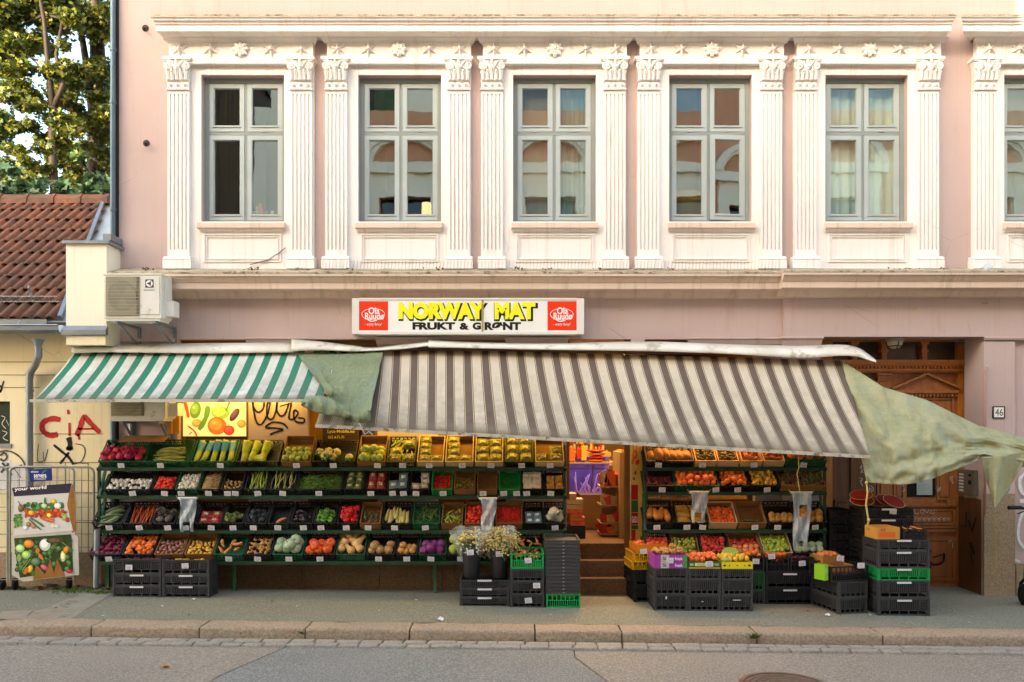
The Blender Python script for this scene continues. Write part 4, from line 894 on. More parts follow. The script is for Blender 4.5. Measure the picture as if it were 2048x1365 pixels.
# ---------------------------------------------------------------- tarps
def tarpmat(name, c1, c2, c3):
    g = NT(name); g.b.inputs['Roughness'].default_value = .8; g.b.inputs['Specular IOR Level'].default_value = .2
    b = g.ramp(g.noise(1.7, 6, rough=.7), [(.3, lin(c1)), (.5, lin(c2)), (.72, lin(c3))])
    w = g.noise(40, 2, stretch=(1, 1, .06)); w2 = g.noise(40, 2, stretch=(.06, 1, 1)); b = g.mix(g.ramp(w, [(.45, (0, 0, 0)), (.65, (.16,) * 3)]), b, lin('d8d6ae')); b = g.mix(g.ramp(w2, [(.5, (0, 0, 0)), (.65, (.18,) * 3)]), b, lin(c1)); g.col(b)
    n1 = g.noise(4, 6, stretch=(1.8, 1, .5), rough=.55); g.bump(n1, .9, .06)
    tl = g.n('BsdfTranslucent'); g.l(b, tl.inputs[0]); ms = g.n('MixShader'); ms.inputs[0].default_value = .3
    g.l(g.b.outputs[0], ms.inputs[1]); g.l(tl.outputs[0], ms.inputs[2]); g.l(ms.outputs[0], g.o.inputs[0]); return g.m
M_t1 = tarpmat('tarp_green', '88936e', '99a27c', '90a088'); M_t2 = tarpmat('tarp_pale', '9ca27c', 'c6bf92', '9fb09c')
def tarp(name, lab, mt_, top, bot, fold, nu=70, nv=40):
    # top and bot: lists of (u, px, py, Y)
    def ev(tab, u):
        for a, b in zip(tab, tab[1:]):
            if u <= b[0] + 1e-9:
                t = (u - a[0]) / (b[0] - a[0]); t = t * t * (3 - 2 * t) * .5 + t * .5; return [a[k] + (b[k] - a[k]) * t for k in (1, 2, 3)]
        return list(tab[-1][1:])
    def fn(u, v):
        a, b = ev(top, u), ev(bot, u); px, py, y = [a[k] + (b[k] - a[k]) * v for k in range(3)]
        dx, dy, dY = fold(u, v); return P(px + dx, py + dy, y + dY)
    mb = MB(); mb.grid(fn, nu, nv); return tag(mb.build(name, mt_, smooth='all', solid=.004), lab, 'tarp')
def nz(u, v, s=1): return noise.noise(Vector((u * 7 * s, v * 5 * s, 3.3 * s)))
def f1(u, v):
    e = math.sin(math.pi * min(1, max(0, u))) 
    return (2 * nz(u, v), 1.5 * nz(v, u) * v, -.05 * math.sin(u * 9 + v * 5) * v - .05 * nz(u, v, 1.7) * v - .10 * math.exp(-((u - .3) ** 2 + (v - .62) ** 2) * 22) + .10 * math.exp(-((u - .42) ** 2 + (v - .72) ** 2) * 60))
tarp('green_tarp', 'dark green tarp hung over the gap between the two awnings', M_t1,
     [(0, 592, 706, -.22), (.5, 680, 708, -.25), (1, 766, 704, -.25)], [(0, 640, 768, -.82), (.12, 652, 786, -.9), (.35, 672, 826, -1.08), (.65, 700, 836, -1.16), (.85, 722, 830, -1.2), (1, 741, 822, -1.2)], f1)
def f1b(u, v): return (1.5 * nz(u, v), 2 * nz(v, u), -.03 * math.sin(u * 26 + 2 * v) * (1 - abs(2 * v - 1)) - .05 * math.sin(v * math.pi))
tarp('tarp_corner', 'rolled lower corner of the dark green tarp, twisted to the left', M_t1,
     [(0, 603, 804, -1.06), (.25, 614, 794, -1.1), (.55, 640, 791, -1.13), (.8, 668, 800, -1.15), (1, 700, 826, -1.2)], [(0, 603, 812, -1.08), (.25, 618, 819, -1.14), (.55, 652, 830, -1.2), (.8, 684, 836, -1.22), (1, 702, 835, -1.22)], f1b, 50, 14)
tarp('tarp_tip', 'folded tip of the green tarp tied with a white cord', M_t1,
     [(0, 698, 832, -1.2), (.4, 718, 824, -1.26), (.8, 736, 820, -1.26), (1, 741, 826, -1.22)], [(0, 701, 836, -1.2), (.4, 716, 847, -1.24), (.8, 735, 846, -1.26), (1, 741, 840, -1.22)], lambda u, v: (0, 0, -.05 * math.sin(math.pi * v) * math.sin(math.pi * u)), 16, 10)
tarp('tarp_fold', 'puckered fold of the green tarp with a torn opening', M_t1,
     [(0, 641, 762, -.86), (.5, 660, 769, -.95), (1, 671, 778, -.96)], [(0, 648, 788, -.9), (.5, 661, 792, -1.0), (1, 669, 795, -1.0)], lambda u, v: (4 * math.sin(v * 3.1), 0, -.07 * math.sin(math.pi * v)), 14, 14)
mb = MB(); mb.tube([P(718, 846, -1.26), P(724, 858, -1.27), P(730, 869, -1.26), P(738, 863, -1.26), P(745, 870, -1.26)], .006, 5); tag(mb.build('cord', M_chalk), 'white knotted cord dangling from the green tarp tip', 'cord')
def f2(u, v):
    fr_ = .055 * math.sin(26 * v + 5 * u + 3 * nz(u, v)) * max(0, v - .55) * 2 * (1 - .5 * u) + .03 * math.sin(34 * u - 14 * v) * (1 - v) * v * 3
    return (2.0 * nz(u, v), 2.5 * nz(v + 3, u) * (v > .02), fr_ -.06 * math.sin(u * 10 - v * 3) * v - .07 * nz(u * .9, v * .7, 1.3) - .06 * nz(u, v, 3) * v * .7 - .14 * math.sin(math.pi * v) * math.sin(math.pi * min(1, u * 1.1)) - .05 * math.sin(13 * v + 4 * u) * v * u)
tarp('pale_green_tarp', 'pale green tarp stretched from the brown awning to the right over the wooden door', M_t2,
     [(0, 1684, 722, -.2), (.22, 1768, 775, -.5), (.36, 1812, 788, -.6), (.5, 1852, 800, -.7), (.75, 1958, 852, -.85), (1, 2062, 880, -.95)],
     [(0, 1733, 966, -1.32), (.22, 1790, 969, -1.30), (.36, 1832, 966, -1.28), (.5, 1872, 956, -1.25), (.68, 1925, 934, -1.2), (.82, 1965, 917, -1.18), (1, 2055, 935, -1.1)], f2, 100, 60)
tarp('tarp_flap', 'hanging pointed flap at the right end of the pale green tarp', M_t2,
     [(0, 1963, 915, -1.19), (.5, 2004, 912, -1.2), (1, 2060, 900, -1.12)], [(0, 1974, 965, -1.10), (.25, 1986, 1000, -1.12), (.42, 1990, 1018, -1.12), (.6, 2008, 992, -1.12), (.85, 2040, 940, -1.1), (1, 2056, 905, -1.08)], lambda u, v: (2 * nz(u, v), 0, .06 * math.sin(u * 12) * v), 40, 24)
mb = MB(); mb.tube([P(1733, 966, -1.33), P(1735, 985, -1.32), P(1732, 1010, -1.31), P(1736, 1035, -1.3), P(1738, 1042, -1.3), P(1733, 1054, -1.28), P(1739, 1060, -1.26)], .010, 6); mb.ball(P(1737, 1040, -1.3), .02, 8, 5); mb.ball(P(1733, 966, -1.34), .02, 8, 5)
tag(mb.build('rope', mat('rope_yellow', 'd8c070', 'c2a860', scale=30), smooth='all'), 'knotted yellow rope tying the pale tarp down to an orange carton', 'rope')
mb = MB(); mb.tube([P(1596, 905, -1.2), P(1598, 935, -1.1), P(1594, 948, -1.0), P(1596, 962, -.95), P(1600, 985, -.9)], .006, 5); tag(mb.build('rope', MC['rope_yellow']), 'thin yellow rope hanging before the figs on the right rack', 'rope')
# ================================================================ wooden entrance door
DY = .60
M_wood = None
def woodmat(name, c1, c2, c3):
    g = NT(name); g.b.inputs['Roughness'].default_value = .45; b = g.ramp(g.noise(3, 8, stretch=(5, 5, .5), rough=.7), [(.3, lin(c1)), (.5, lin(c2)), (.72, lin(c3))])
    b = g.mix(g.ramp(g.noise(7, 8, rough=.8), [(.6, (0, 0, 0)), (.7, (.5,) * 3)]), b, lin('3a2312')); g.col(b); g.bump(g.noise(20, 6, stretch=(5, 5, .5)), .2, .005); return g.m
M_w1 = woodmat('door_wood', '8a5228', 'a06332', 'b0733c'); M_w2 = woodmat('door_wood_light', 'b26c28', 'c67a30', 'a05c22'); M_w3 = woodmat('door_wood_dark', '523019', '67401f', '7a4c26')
Dr = thing('entrance_door', 'carved brown double door with pediment, transom windows and chalk scribbles', 'door', P(1790, 1172, DY))
def D_(mb, a, b, c, d, pr=0.0, dp=.05, m=0): Y = DY - pr; return mb.box(X(a, DY), X(b, DY), Y, Y + dp, Z(d, DY), Z(c, DY), m)
mb = MB(); D_(mb, 1628, 1662, 678, 1176, .05, .1); D_(mb, 1912, 1936, 690, 1176, .05, .1); D_(mb, 1628, 1936, 678, 684, .06, .1)
for px in (1706, 1765, 1845): D_(mb, px - 5, px + 5, 684, 722, .06, .1); D_(mb, px - 8, px + 8, 684, 690, .07, .1); D_(mb, px - 7, px + 7, 700, 706, .07, .1)
mb.build('frame', M_w2, Dr)
mb = MB()
for k, (a, b, pr) in enumerate(((722, 727, .16), (727, 731, .14), (731, 734, .10), (739, 743, .10), (743, 746, .06))): D_(mb, 1630, 1938, a, b, pr, pr + .05)
D_(mb, 1630, 1936, 734, 739, .06, .1)
for k in range(40): px = 1640 + k * 7.4; D_(mb, px, px + 4, 734, 738, .09, .04)
mb.build('cornice', M_w2, Dr)
mb = MB(); D_(mb, 1662, 1912, 684, 722, -.03, .01); mb.build('transom_pane', mat('transom_glass', '3f3524', '544630', rough=.15, spec=.6, scale=2), Dr)
def panel(mb, a, b, c, d, pr=.0, w=4):
    D_(mb, a, b, c, c + w, pr + .03); D_(mb, a, b, d - w, d, pr + .03); D_(mb, a, a + w, c + w, d - w, pr + .03); D_(mb, b - w, b, c + w, d - w, pr + .03)
    D_(mb, a + 1.6 * w, b - 1.6 * w, c + 1.6 * w, d - 1.6 * w, pr + .015)
mb = MB(); D_(mb, 1662, 1752, 746, 1172, 0); 
panel(mb, 1668, 1746, 760, 830); panel(mb, 1668, 1746, 1000, 1060); panel(mb, 1668, 1746, 1080, 1160)
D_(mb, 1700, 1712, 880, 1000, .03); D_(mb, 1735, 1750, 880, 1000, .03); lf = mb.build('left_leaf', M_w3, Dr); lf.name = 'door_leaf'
# iron grille window of the left leaf
mb = MB(); D_(mb, 1658, 1700, 880, 990, .012, .02); mb.build('pane', M_black, lf)
mb = MB(); Yg = DY - .05; M_iron = mat('wrought_iron', '5f574a', '463f36', scale=9, metal=.4, rough=.5)
def gr(pts, r=.007): mb.tube([P(a, b, Yg) for a, b in smoothpath(pts, 4)], r, 5)
gr([(1658, 898), (1680, 938), (1700, 980)]); gr([(1700, 898), (1680, 938), (1658, 980)])
for sx in (-1, 1):
    for sy in (-1, 1):
        cx, cy = 1679 + sx * 10, 938 + sy * 26
        gr([(1679 + sx * 3, 938 + sy * 6), (cx + sx * 1, cy + sy * 6), (cx - sx * 6, cy + sy * 8), (cx - sx * 7, cy), (cx - sx * 2, cy - sy * 3), (cx - sx * 1, cy + sy * 2)])
        gr([(1679 + sx * 20, 938 + sy * 14), (1679 + sx * 12, 938 + sy * 12), (1679 + sx * 12, 938 + sy * 20), (1679 + sx * 17, 938 + sy * 19)])
for px in (1658, 1700): gr([(px, 885), (px, 990)])
mb.ball(P(1679, 938, Yg), .014, 8, 5); mb.build('iron_grille', M_iron, lf)
mb = MB(); D_(mb, 1655, 1710, 990, 997, .07); mb.build('ledge', mat('ledge_pale', 'a8977c'), lf)
mb = MB(); D_(mb, 1776, 1912, 746, 1172, 0); panel(mb, 1786, 1906, 796, 850); panel(mb, 1872, 1902, 860, 1000); panel(mb, 1786, 1808, 860, 1000)
panel(mb, 1790, 1908, 1018, 1050); D_(mb, 1778, 1910, 1052, 1056, .05); D_(mb, 1778, 1910, 1058, 1064, .04); D_(mb, 1780, 1908, 1008, 1013, .05)
panel(mb, 1790, 1908, 1076, 1160, 0, 5); D_(mb, 1890, 1906, 1000, 1012, .07); D_(mb, 1890, 1906, 862, 868, .05)
for a, b, pr in ((1786, 1912, .08), ): D_(mb, a, b, 781, 787, .09); D_(mb, a + 2, b - 2, 787, 790, .06); 
for k in range(17): D_(mb, 1790 + k * 7.2, 1793.6 + k * 7.2, 790, 794, .07)
x0, x1, xm = X(1778, DY), X(1914, DY), X(1846, DY)
mb.prism_y([(x0, Z(781, DY)), (x1, Z(781, DY)), (x1, Z(777, DY)), (xm, Z(750, DY)), (x0, Z(777, DY))], DY - .05, DY)
for s in ((x0, xm), (x1, xm)): mb.bar((s[0], DY - .07, Z(778, DY)), (s[1], DY - .07, Z(749, DY)), .10, .03)
D_(mb, 1786, 1908, 1168, 1172, .03)
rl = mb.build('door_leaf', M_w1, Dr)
mb = MB(); D_(mb, 1752, 1776, 746, 1172, .04)
for (a, b, c, d, pr) in ((1748, 1780, 748, 752, .1), (1750, 1778, 753, 757, .08), (1752, 1776, 758, 762, .06), (1758, 1770, 765, 1150, .06), (1756, 1772, 1150, 1172, .06)): D_(mb, a, b, c, d, pr, pr)
mb.build('centre_post', M_w1, Dr)
mb = MB(); D_(mb, 1814, 1870, 880, 994, .01, .02); mb.build('pane', M_black, rl)
mb = MB(); D_(mb, 1831, 1862, 950, 990, .035, .004); nt_ = mb.build('notice', mat('notice_paper', 'b8c8bc', 'a8b8ac', rough=.5), rl)
mb = MB()
for k in range(7): stroke(mb, [(1835, 957 + k * 4), (1846 + (k * 7) % 12, 957 + k * 4)], .7, DY - .037, sm=False)
mb.build('print', mat('notice_ink', '6a7a68'), nt_)
mb = MB()
def sc(pts, w=1.3): stroke(mb, pts, w, DY - .055)
for k in range(7): x = 1830 + k * 10; sc([(x, 1036), (x, 1044)]); sc([(x, 1036), (x + 4, 1035)]); sc([(x, 1040), (x + 3, 1040)]); sc([(x + 5, 1036), (x + 7, 1039), (x + 9, 1036)]); sc([(x + 7, 1039), (x + 7, 1044)])
sc([(1828, 1018), (1830, 1027), (1838, 1027)]); sc([(1842, 1020), (1840, 1025), (1846, 1027), (1848, 1020), (1842, 1020)]); sc([(1850, 1020), (1854, 1026), (1858, 1019)]); sc([(1862, 1020), (1861, 1027), (1870, 1026)]); sc([(1862, 1023), (1874, 1021)])
for (cx, cy) in ((1878, 980), (1806, 976), (1722, 940), (1722, 965), (1742, 930), (1902, 1090), (1742, 980), (1806, 930), (1890, 930), (1903, 960)):
    for q in range(3): sc([(cx + random.uniform(-5, 5), cy + random.uniform(-10, 10)), (cx + random.uniform(-5, 5), cy + random.uniform(-10, 10)), (cx + random.uniform(-5, 5), cy + random.uniform(-10, 10))], 1.1)
mb.build('chalk_scribbles', M_chalk, Dr)
mb = MB(); 
for s in ([(1822, 1075), (1815, 1090), (1830, 1100), (1826, 1120), (1842, 1112)], [(1830, 1080), (1850, 1078), (1845, 1098)], [(1862, 1100), (1856, 1118), (1868, 1130), (1886, 1124), (1888, 1106)], [(1866, 1116), (1890, 1108)], [(1862, 1130), (1856, 1150)]): stroke(mb, s, 5, DY - .055)
mb.build('black_tag', M_spray_blk, Dr)
# vestibule sides: dark brown wall cladding and intercom on the right reveal
mb = MB(); mb.box(X(1965) - .012, X(1965), .0 - .05, DY, -.2, Z(1000)); mb.build('dado', M_w3, B)
mb = MB(); xr = X(1965) - .014
for s in ([(.12, .95), (.2, .75), (.3, .9)], [(.35, 1.0), (.35, .8), (.45, .8)], [(.15, .45), (.25, .6), (.2, .3)]):
    for a, b in zip(s, s[1:]): mb.bar((xr - .004, a[0], a[1]), (xr - .004, b[0], b[1]), .015, .006)
tag(mb.build('graffiti', M_spray_blk), 'black scrawl on the dark door reveal under the intercom', 'graffiti')
t = thing('intercom', 'grey metal intercom panel with name labels on the door reveal', 'intercom', (xr, .2, Z(990, .2)))
mb = MB(); mb.box(xr - .05, xr, .08, .48, Z(990, .3), Z(940, .3)); mb.box(xr - .056, xr - .05, .10, .46, Z(987, .3), Z(943, .3)); mb.build('panel', mat('intercom_metal', '7a7263', '8d8474', metal=.5, rough=.4), t)
mb = MB()
for k in range(6): mb.box(xr - .06, xr - .055, .32, .42, Z(983 - k * 6.4, .3), Z(980 - k * 6.4, .3))
mb.build('name_labels', mat('label_white', 'ddd6c6'), t)
mb = MB(); mb.box(xr - .06, xr - .055, .14, .2, Z(968, .3), Z(960, .3)); mb.box(xr - .06, xr - .055, .14, .2, Z(952, .3), Z(948, .3)); mb.build('speaker_slot', M_black, t)
t = thing('porch_lamp', 'round white caged bulkhead lamp above the wooden door', 'lamp', P(1789, 678, .28))
c = P(1789, 680, .28); mb = MB(); mb.lathe([(.115, -.012), (.12, .03), (.10, .05)], 20, Matrix.Translation(c + Vector((0, 0, -.02)))); mb.build('rim', mat('lamp_rim', 'a99f8a'), t)
mb = MB(); mb.ball(c + Vector((0, 0, -.03)), (.105, .105, .10), 18, 10); mb.build('globe', mat('lamp_globe', 'd8cdb4', rough=.3), t, smooth='all')
mb = MB(); mb.tube([c + Vector((.115 * math.cos(a), 0, -.03 - .11 * math.sin(a))) for a in [k * math.pi / 12 for k in range(13)]], .008, 5); mb.tube([c + Vector((0, .115 * math.cos(a), -.03 - .11 * math.sin(a))) for a in [k * math.pi / 12 for k in range(13)]], .008, 5); mb.lathe([(.09, -.1), (.098, -.095), (.098, -.085)], 20, Matrix.Translation(c), cap=False); mb.build('cage', M_iron, t)
mb = MB(); mb.tube([P(1970, 1030, -.11), P(1970, 745, -.11), P(1971, 738, -.10), P(1973, 736, -.08)], .016, 8); tag(mb.build('conduit', mat('pink_pipe', 'b8897a'), smooth='all'), 'thin pink conduit running up the right pier', 'pipe')
graffiti('graffiti', 'teal spray loop on the right pink pier', M_spray_teal, [([(2020, 975), (2005, 1000), (1992, 1030), (1998, 1050), (2010, 1055), (2022, 1045), (2023, 1025)], 4), ([(2008, 1020), (2011, 1032)], 4), ([(2012, 1070), (2020, 1066)], 6)], -.065, 4)
graffiti('graffiti', 'thick white spray figure cut by the right photo edge', M_spray_wht, [([(2052, 945), (2040, 960), (2044, 985), (2060, 990)], 8), ([(2040, 1003), (2060, 1000)], 14), ([(2048, 1020), (2038, 1050), (2038, 1080), (2052, 1100)], 6), ([(2026, 1118), (2040, 1124)], 7)], -.035, 8)
graffiti('graffiti', 'dripping yellow paint line on the rough right plinth', mat('yellow_drip', 'c9a93c'), [([(1989, 1028), (1991, 1080), (1993, 1130), (1984, 1150)], 1.6)], -.10, 2)
# peeled plaster flakes over the door
for k, (px, py, s) in enumerate(((1971, 602, 7), (1830, 617, 5), (1906, 595, 3), (1767, 596, 3), (1246, 618, 5))):
    mb = MB(); Y = -.064 if px > 1565 else -.004; mb.add([P(px - s, py + s, Y), P(px + s * .8, py + s * .9, Y), P(px + s * .1, py - s, Y), P(px - s * .5, py, Y - .012)], [(0, 1, 3), (1, 2, 3), (2, 0, 3)])
    tag(mb.build('paint_flake', mat('flake', 'a08a60', 'cbb894', scale=20)), ['largest peeled paint flake on the band over the door', 'wide peeled paint flake above the porch lamp', 'small peeled paint flake left of the largest one', 'small peeled flake left of the porch lamp', 'peeled paint flake to the right of the shop sign'][k], 'paint flake')
# ================================================================ trees behind the yellow house
def leafmat(name, cs, tr=.35):
    g = NT(name); g.b.inputs['Roughness'].default_value = .55; gi = g.n('NewGeometry'); b = g.ramp(gi.outputs['Random Per Island'], [(k / (len(cs) - 1) if len(cs) > 1 else 0, lin(c)) for k, c in enumerate(cs)]); g.col(b)
    tl = g.n('BsdfTranslucent'); y = g.mix(.22, b, lin('8a8c20')); g.l(y, tl.inputs[0]); ms = g.n('MixShader'); ms.inputs[0].default_value = tr
    g.l(g.b.outputs[0], ms.inputs[1]); g.l(tl.outputs[0], ms.inputs[2]); g.l(ms.outputs[0], g.o.inputs[0]); return g.m
M_leafA = leafmat('maple_leaves', ['1c2a0f', '283a14', '364a1a', '46561e', '545e20', '6a6c22', '8e8426']); M_leafB = leafmat('green_leaves', ['26381a', '36502a', '46602e', '5c6e2c']); M_leafC = leafmat('shrub_leaves', ['3a5a3c', '4f7350', '62845c', '2f4a30'], .2)
M_bark = mat('bark', '1c1510', '2b2219', scale=3, stretch=(4, 4, .6), bump=.8, bscale=12)
def leaves(name, centers, n, spread, size, mt_, parent, rs):
    rg = np.random.RandomState(rs); cs = np.array([c[:3] for c in centers]); rad = np.array([c[3] for c in centers]); wgt = rad ** 2; wgt = wgt / wgt.sum()
    idx = rg.choice(len(cs), n, p=wgt); d = rg.normal(size=(n, 3)); d /= np.linalg.norm(d, axis=1)[:, None]; r = rad[idx] * 1.2 * rg.rand(n) ** .45 * np.where(rg.rand(n) < .16, 1.6, 1.0); pos = cs[idx] + d * r[:, None] * np.array([1, 1, .62])
    nrm = rg.normal(size=(n, 3)) * .85 + np.array([0, -.25, .9]); nrm /= np.linalg.norm(nrm, axis=1)[:, None]
    t1 = np.cross(nrm, rg.normal(size=(n, 3))); t1 /= np.linalg.norm(t1, axis=1)[:, None]; t2 = np.cross(nrm, t1); s = size * (.6 + .8 * rg.rand(n))[:, None]
    # lobed leaf: 7-point star outline as a fan round its stem
    shape = [(0, -.5), (.5, -.35), (.28, -.05), (.62, .2), (.2, .22), (0, .7), (-.2, .22), (-.62, .2), (-.28, -.05), (-.5, -.35)]
    m = len(shape); V = np.zeros((n, m, 3))
    for k, (a, b) in enumerate(shape): V[:, k] = pos + t1 * s * a + t2 * s * b - nrm * s * (.22 * abs(a))
    me = bpy.data.meshes.new(name); me.vertices.add(n * m); me.vertices.foreach_set('co', V.reshape(-1)); me.loops.add(n * m); me.loops.foreach_set('vertex_index', np.arange(n * m)); me.polygons.add(n); me.polygons.foreach_set('loop_start', np.arange(n) * m); me.polygons.foreach_set('loop_total', np.full(n, m)); me.update(calc_edges=True)
    me.materials.append(mt_); o = bpy.data.objects.new(name, me); COL.objects.link(o); o.parent = parent; o.matrix_local = wm(parent).inverted(); return o
def tree(lab, base, trunk, limbs, blobs, n, size, mt_, rs, nm='maple_tree'):
    t = thing(nm, lab, 'tree', base); mb = MB()
    mb.tube([Vector(base) + Vector(p) for p, r in trunk], [r * .72 for p, r in trunk], 9)
    for l in limbs: mb.tube([Vector(base) + Vector(p) for p, r in l], [r * .7 for p, r in l], 6)
    mb.build('trunk', M_bark, t, smooth='all'); rg = random.Random(rs)
    bl = []
    for (x, y, z, r) in blobs:
        for k in range(7): bl.append((base[0] + x + rg.gauss(0, r * .55), base[1] + y + rg.gauss(0, r * .55), base[2] + z + rg.gauss(0, r * .5), r * rg.uniform(.22, .42)))
    leaves('crown', bl, n, 0, size, mt_, t, rs); return t
def pt(px, py, Y): return P(px, py, Y)
tb = pt(112, 1000, 8.0); 
def rel(b, px, py, Y): v = pt(px, py, Y) - Vector(b); return (v.x, v.y, v.z)
b1 = (tb.x, 8.0, 0)
tree('slim two stemmed maple in front of the bright sky behind the tiled roof', b1, [(rel(b1, 118, 700, 8), .16), (rel(b1, 112, 420, 8), .14), (rel(b1, 104, 300, 8), .13), (rel(b1, 106, 215, 8), .12)],
     [[(rel(b1, 106, 220, 8), .11), (rel(b1, 96, 130, 8), .09), (rel(b1, 88, 40, 8), .07), (rel(b1, 70, -60, 8), .05)], [(rel(b1, 106, 218, 8), .10), (rel(b1, 126, 170, 8), .08), (rel(b1, 112, 110, 8), .06), (rel(b1, 130, 20, 8), .05)], [(rel(b1, 92, 158, 8), .04), (rel(b1, 72, 125, 8), .03), (rel(b1, 50, 108, 8), .02)],
      [(rel(b1, 130, 40, 8), .05), (rel(b1, 90, 30, 8.2), .05), (rel(b1, 40, 52, 8.4), .035), (rel(b1, 0, 78, 8.5), .02)], [(rel(b1, 128, 60, 8), .05), (rel(b1, 160, 40, 8.2), .03)]],
     [(*rel(b1, px, py, 8 + dy), r) for px, py, dy, r in ((30, 10, 0, 1.0), (80, -20, .4, 1.1), (-50, 60, 0, 1.0), (20, 190, .3, .65), (60, 240, 0, .6), (25, 300, -.3, .5), (-30, 250, 0, .9), (90, 330, .2, .55), (35, 370, -.4, .45), (150, 120, .3, .6), (-90, 150, .5, 1.2), (10, 110, .6, .55), (90, 60, .8, .5), (120, 270, 0, .6), (-60, 350, 0, .8))], 30000, .095, M_leafA, 11)
b2 = (pt(185, 900, 10.5).x, 10.5, 0)
tree('thick dark maple trunk with dense crown beside the tall downpipe', b2, [(rel(b2, 200, 800, 10.5), .36), (rel(b2, 196, 480, 10.5), .32), (rel(b2, 192, 300, 10.5), .30), (rel(b2, 196, 120, 10.5), .27), (rel(b2, 190, -20, 10.5), .2), (rel(b2, 186, -160, 10.5), .1)],
     [[(rel(b2, 192, 280, 10.5), .2), (rel(b2, 178, 160, 10.3), .14), (rel(b2, 160, 50, 10.2), .10), (rel(b2, 150, -60, 10), .05)], [(rel(b2, 190, 400, 10.5), .16), (rel(b2, 172, 360, 10.2), .12), (rel(b2, 165, 320, 10), .08)], [(rel(b2, 196, 240, 10.5), .1), (rel(b2, 225, 190, 10.5), .06)]],
     [(*rel(b2, px, py, 10.5 + dy), r) for px, py, dy, r in ((150, 20, -1, .9), (210, 30, -1, .8), (170, 140, -.5, .7), (150, 230, -.8, .6), (215, 200, -1, .7), (160, 310, -1, .6), (210, 330, -1, .65), (180, 380, -.6, .6), (240, 100, 0, 1.2), (300, 250, 0, 1.6), (180, -90, 0, 1.6), (130, 170, .6, .6))], 27000, .095, M_leafA, 12)
b3 = (pt(20, 900, 15).x, 15, 0)
tree('bushy green tree farther behind the first maple at the left photo edge', b3, [((0, 0, 0), .25), ((.1, 0, 4), .2), ((0, 0, 8), .12), ((0, 0, 11), .05)], [],
     [(*rel(b3, px, py, 15 + dy), r) for px, py, dy, r in ((-30, 120, 0, 1.2), (20, 360, 0, .9), (170, 200, 2, .9), (200, 60, 2, 1.2), (60, 20, 1, 1.0), (-60, 300, 0, 1.4), (200, 330, 1, 1.1), (0, 240, 0, .6))], 17000, .12, M_leafB, 13, 'broadleaf_tree')
b4 = (pt(60, 900, 4.2).x, 4.2, 0)
tree('large leaved shrub rising just behind the roof ridge', b4, [((0, 0, 0), .06), ((0, .2, 3), .05), ((.1, .1, 5.5), .03)], [[((0, .2, 3), .04), ((-.8, 0, 5.4), .02)], [((0, .2, 3.2), .04), ((1.0, .1, 5.6), .02)]],
     [(*rel(b4, px, py, 4.2), .3) for px, py in ((10, 378), (45, 384), (95, 388), (130, 392), (-30, 380), (25, 398), (175, 394), (205, 400))], 1500, .16, M_leafC, 14, 'shrub')
# ================================================================ crates
M_crB = mat('crate_black', '222120', '1a1918', scale=6, rough=.5, spec=.4, obrand=True); M_crG = mat('crate_green', '1d5a30', '17492a', scale=6, rough=.5, spec=.4, obrand=True)
M_crK = mat('crate_grey', '464443', '3b3a39', scale=6, rough=.5, spec=.4, obrand=True); M_crN = mat('crate_bright_green', '1f9a4c', '188a42', scale=6, rough=.5, obrand=True)
M_card = mat('cardboard', '8f6538', '7c552e', scale=5, rough=.85, dirt=('6f4b28', 6, .6)); M_crY = mat('crate_yellow', 'd9a514', 'c99410', rough=.5); M_wb = mat('pale_wood', 'c9a878', 'b8956a', scale=4)
CRM = {'k': (M_crB, 'black'), 'g': (M_crG, 'dark green'), 'y': (M_crK, 'grey'), 'n': (M_crN, 'bright green'), 'c': (M_card, 'cardboard'), 'o': (M_crY, 'yellow'), 'w': (M_wb, 'pale wooden')}
CC = {}
INN = {'k': mat('crate_black_shaded', '131312', rough=.6), 'g': mat('crate_green_shaded', '0f351c', rough=.6), 'y': mat('crate_grey_shaded', '1e1d1d', rough=.6), 'n': mat('crate_bright_green_shaded', '126030', rough=.6)}  # recessed panels: shade behind the ribs put into a darker crate colour
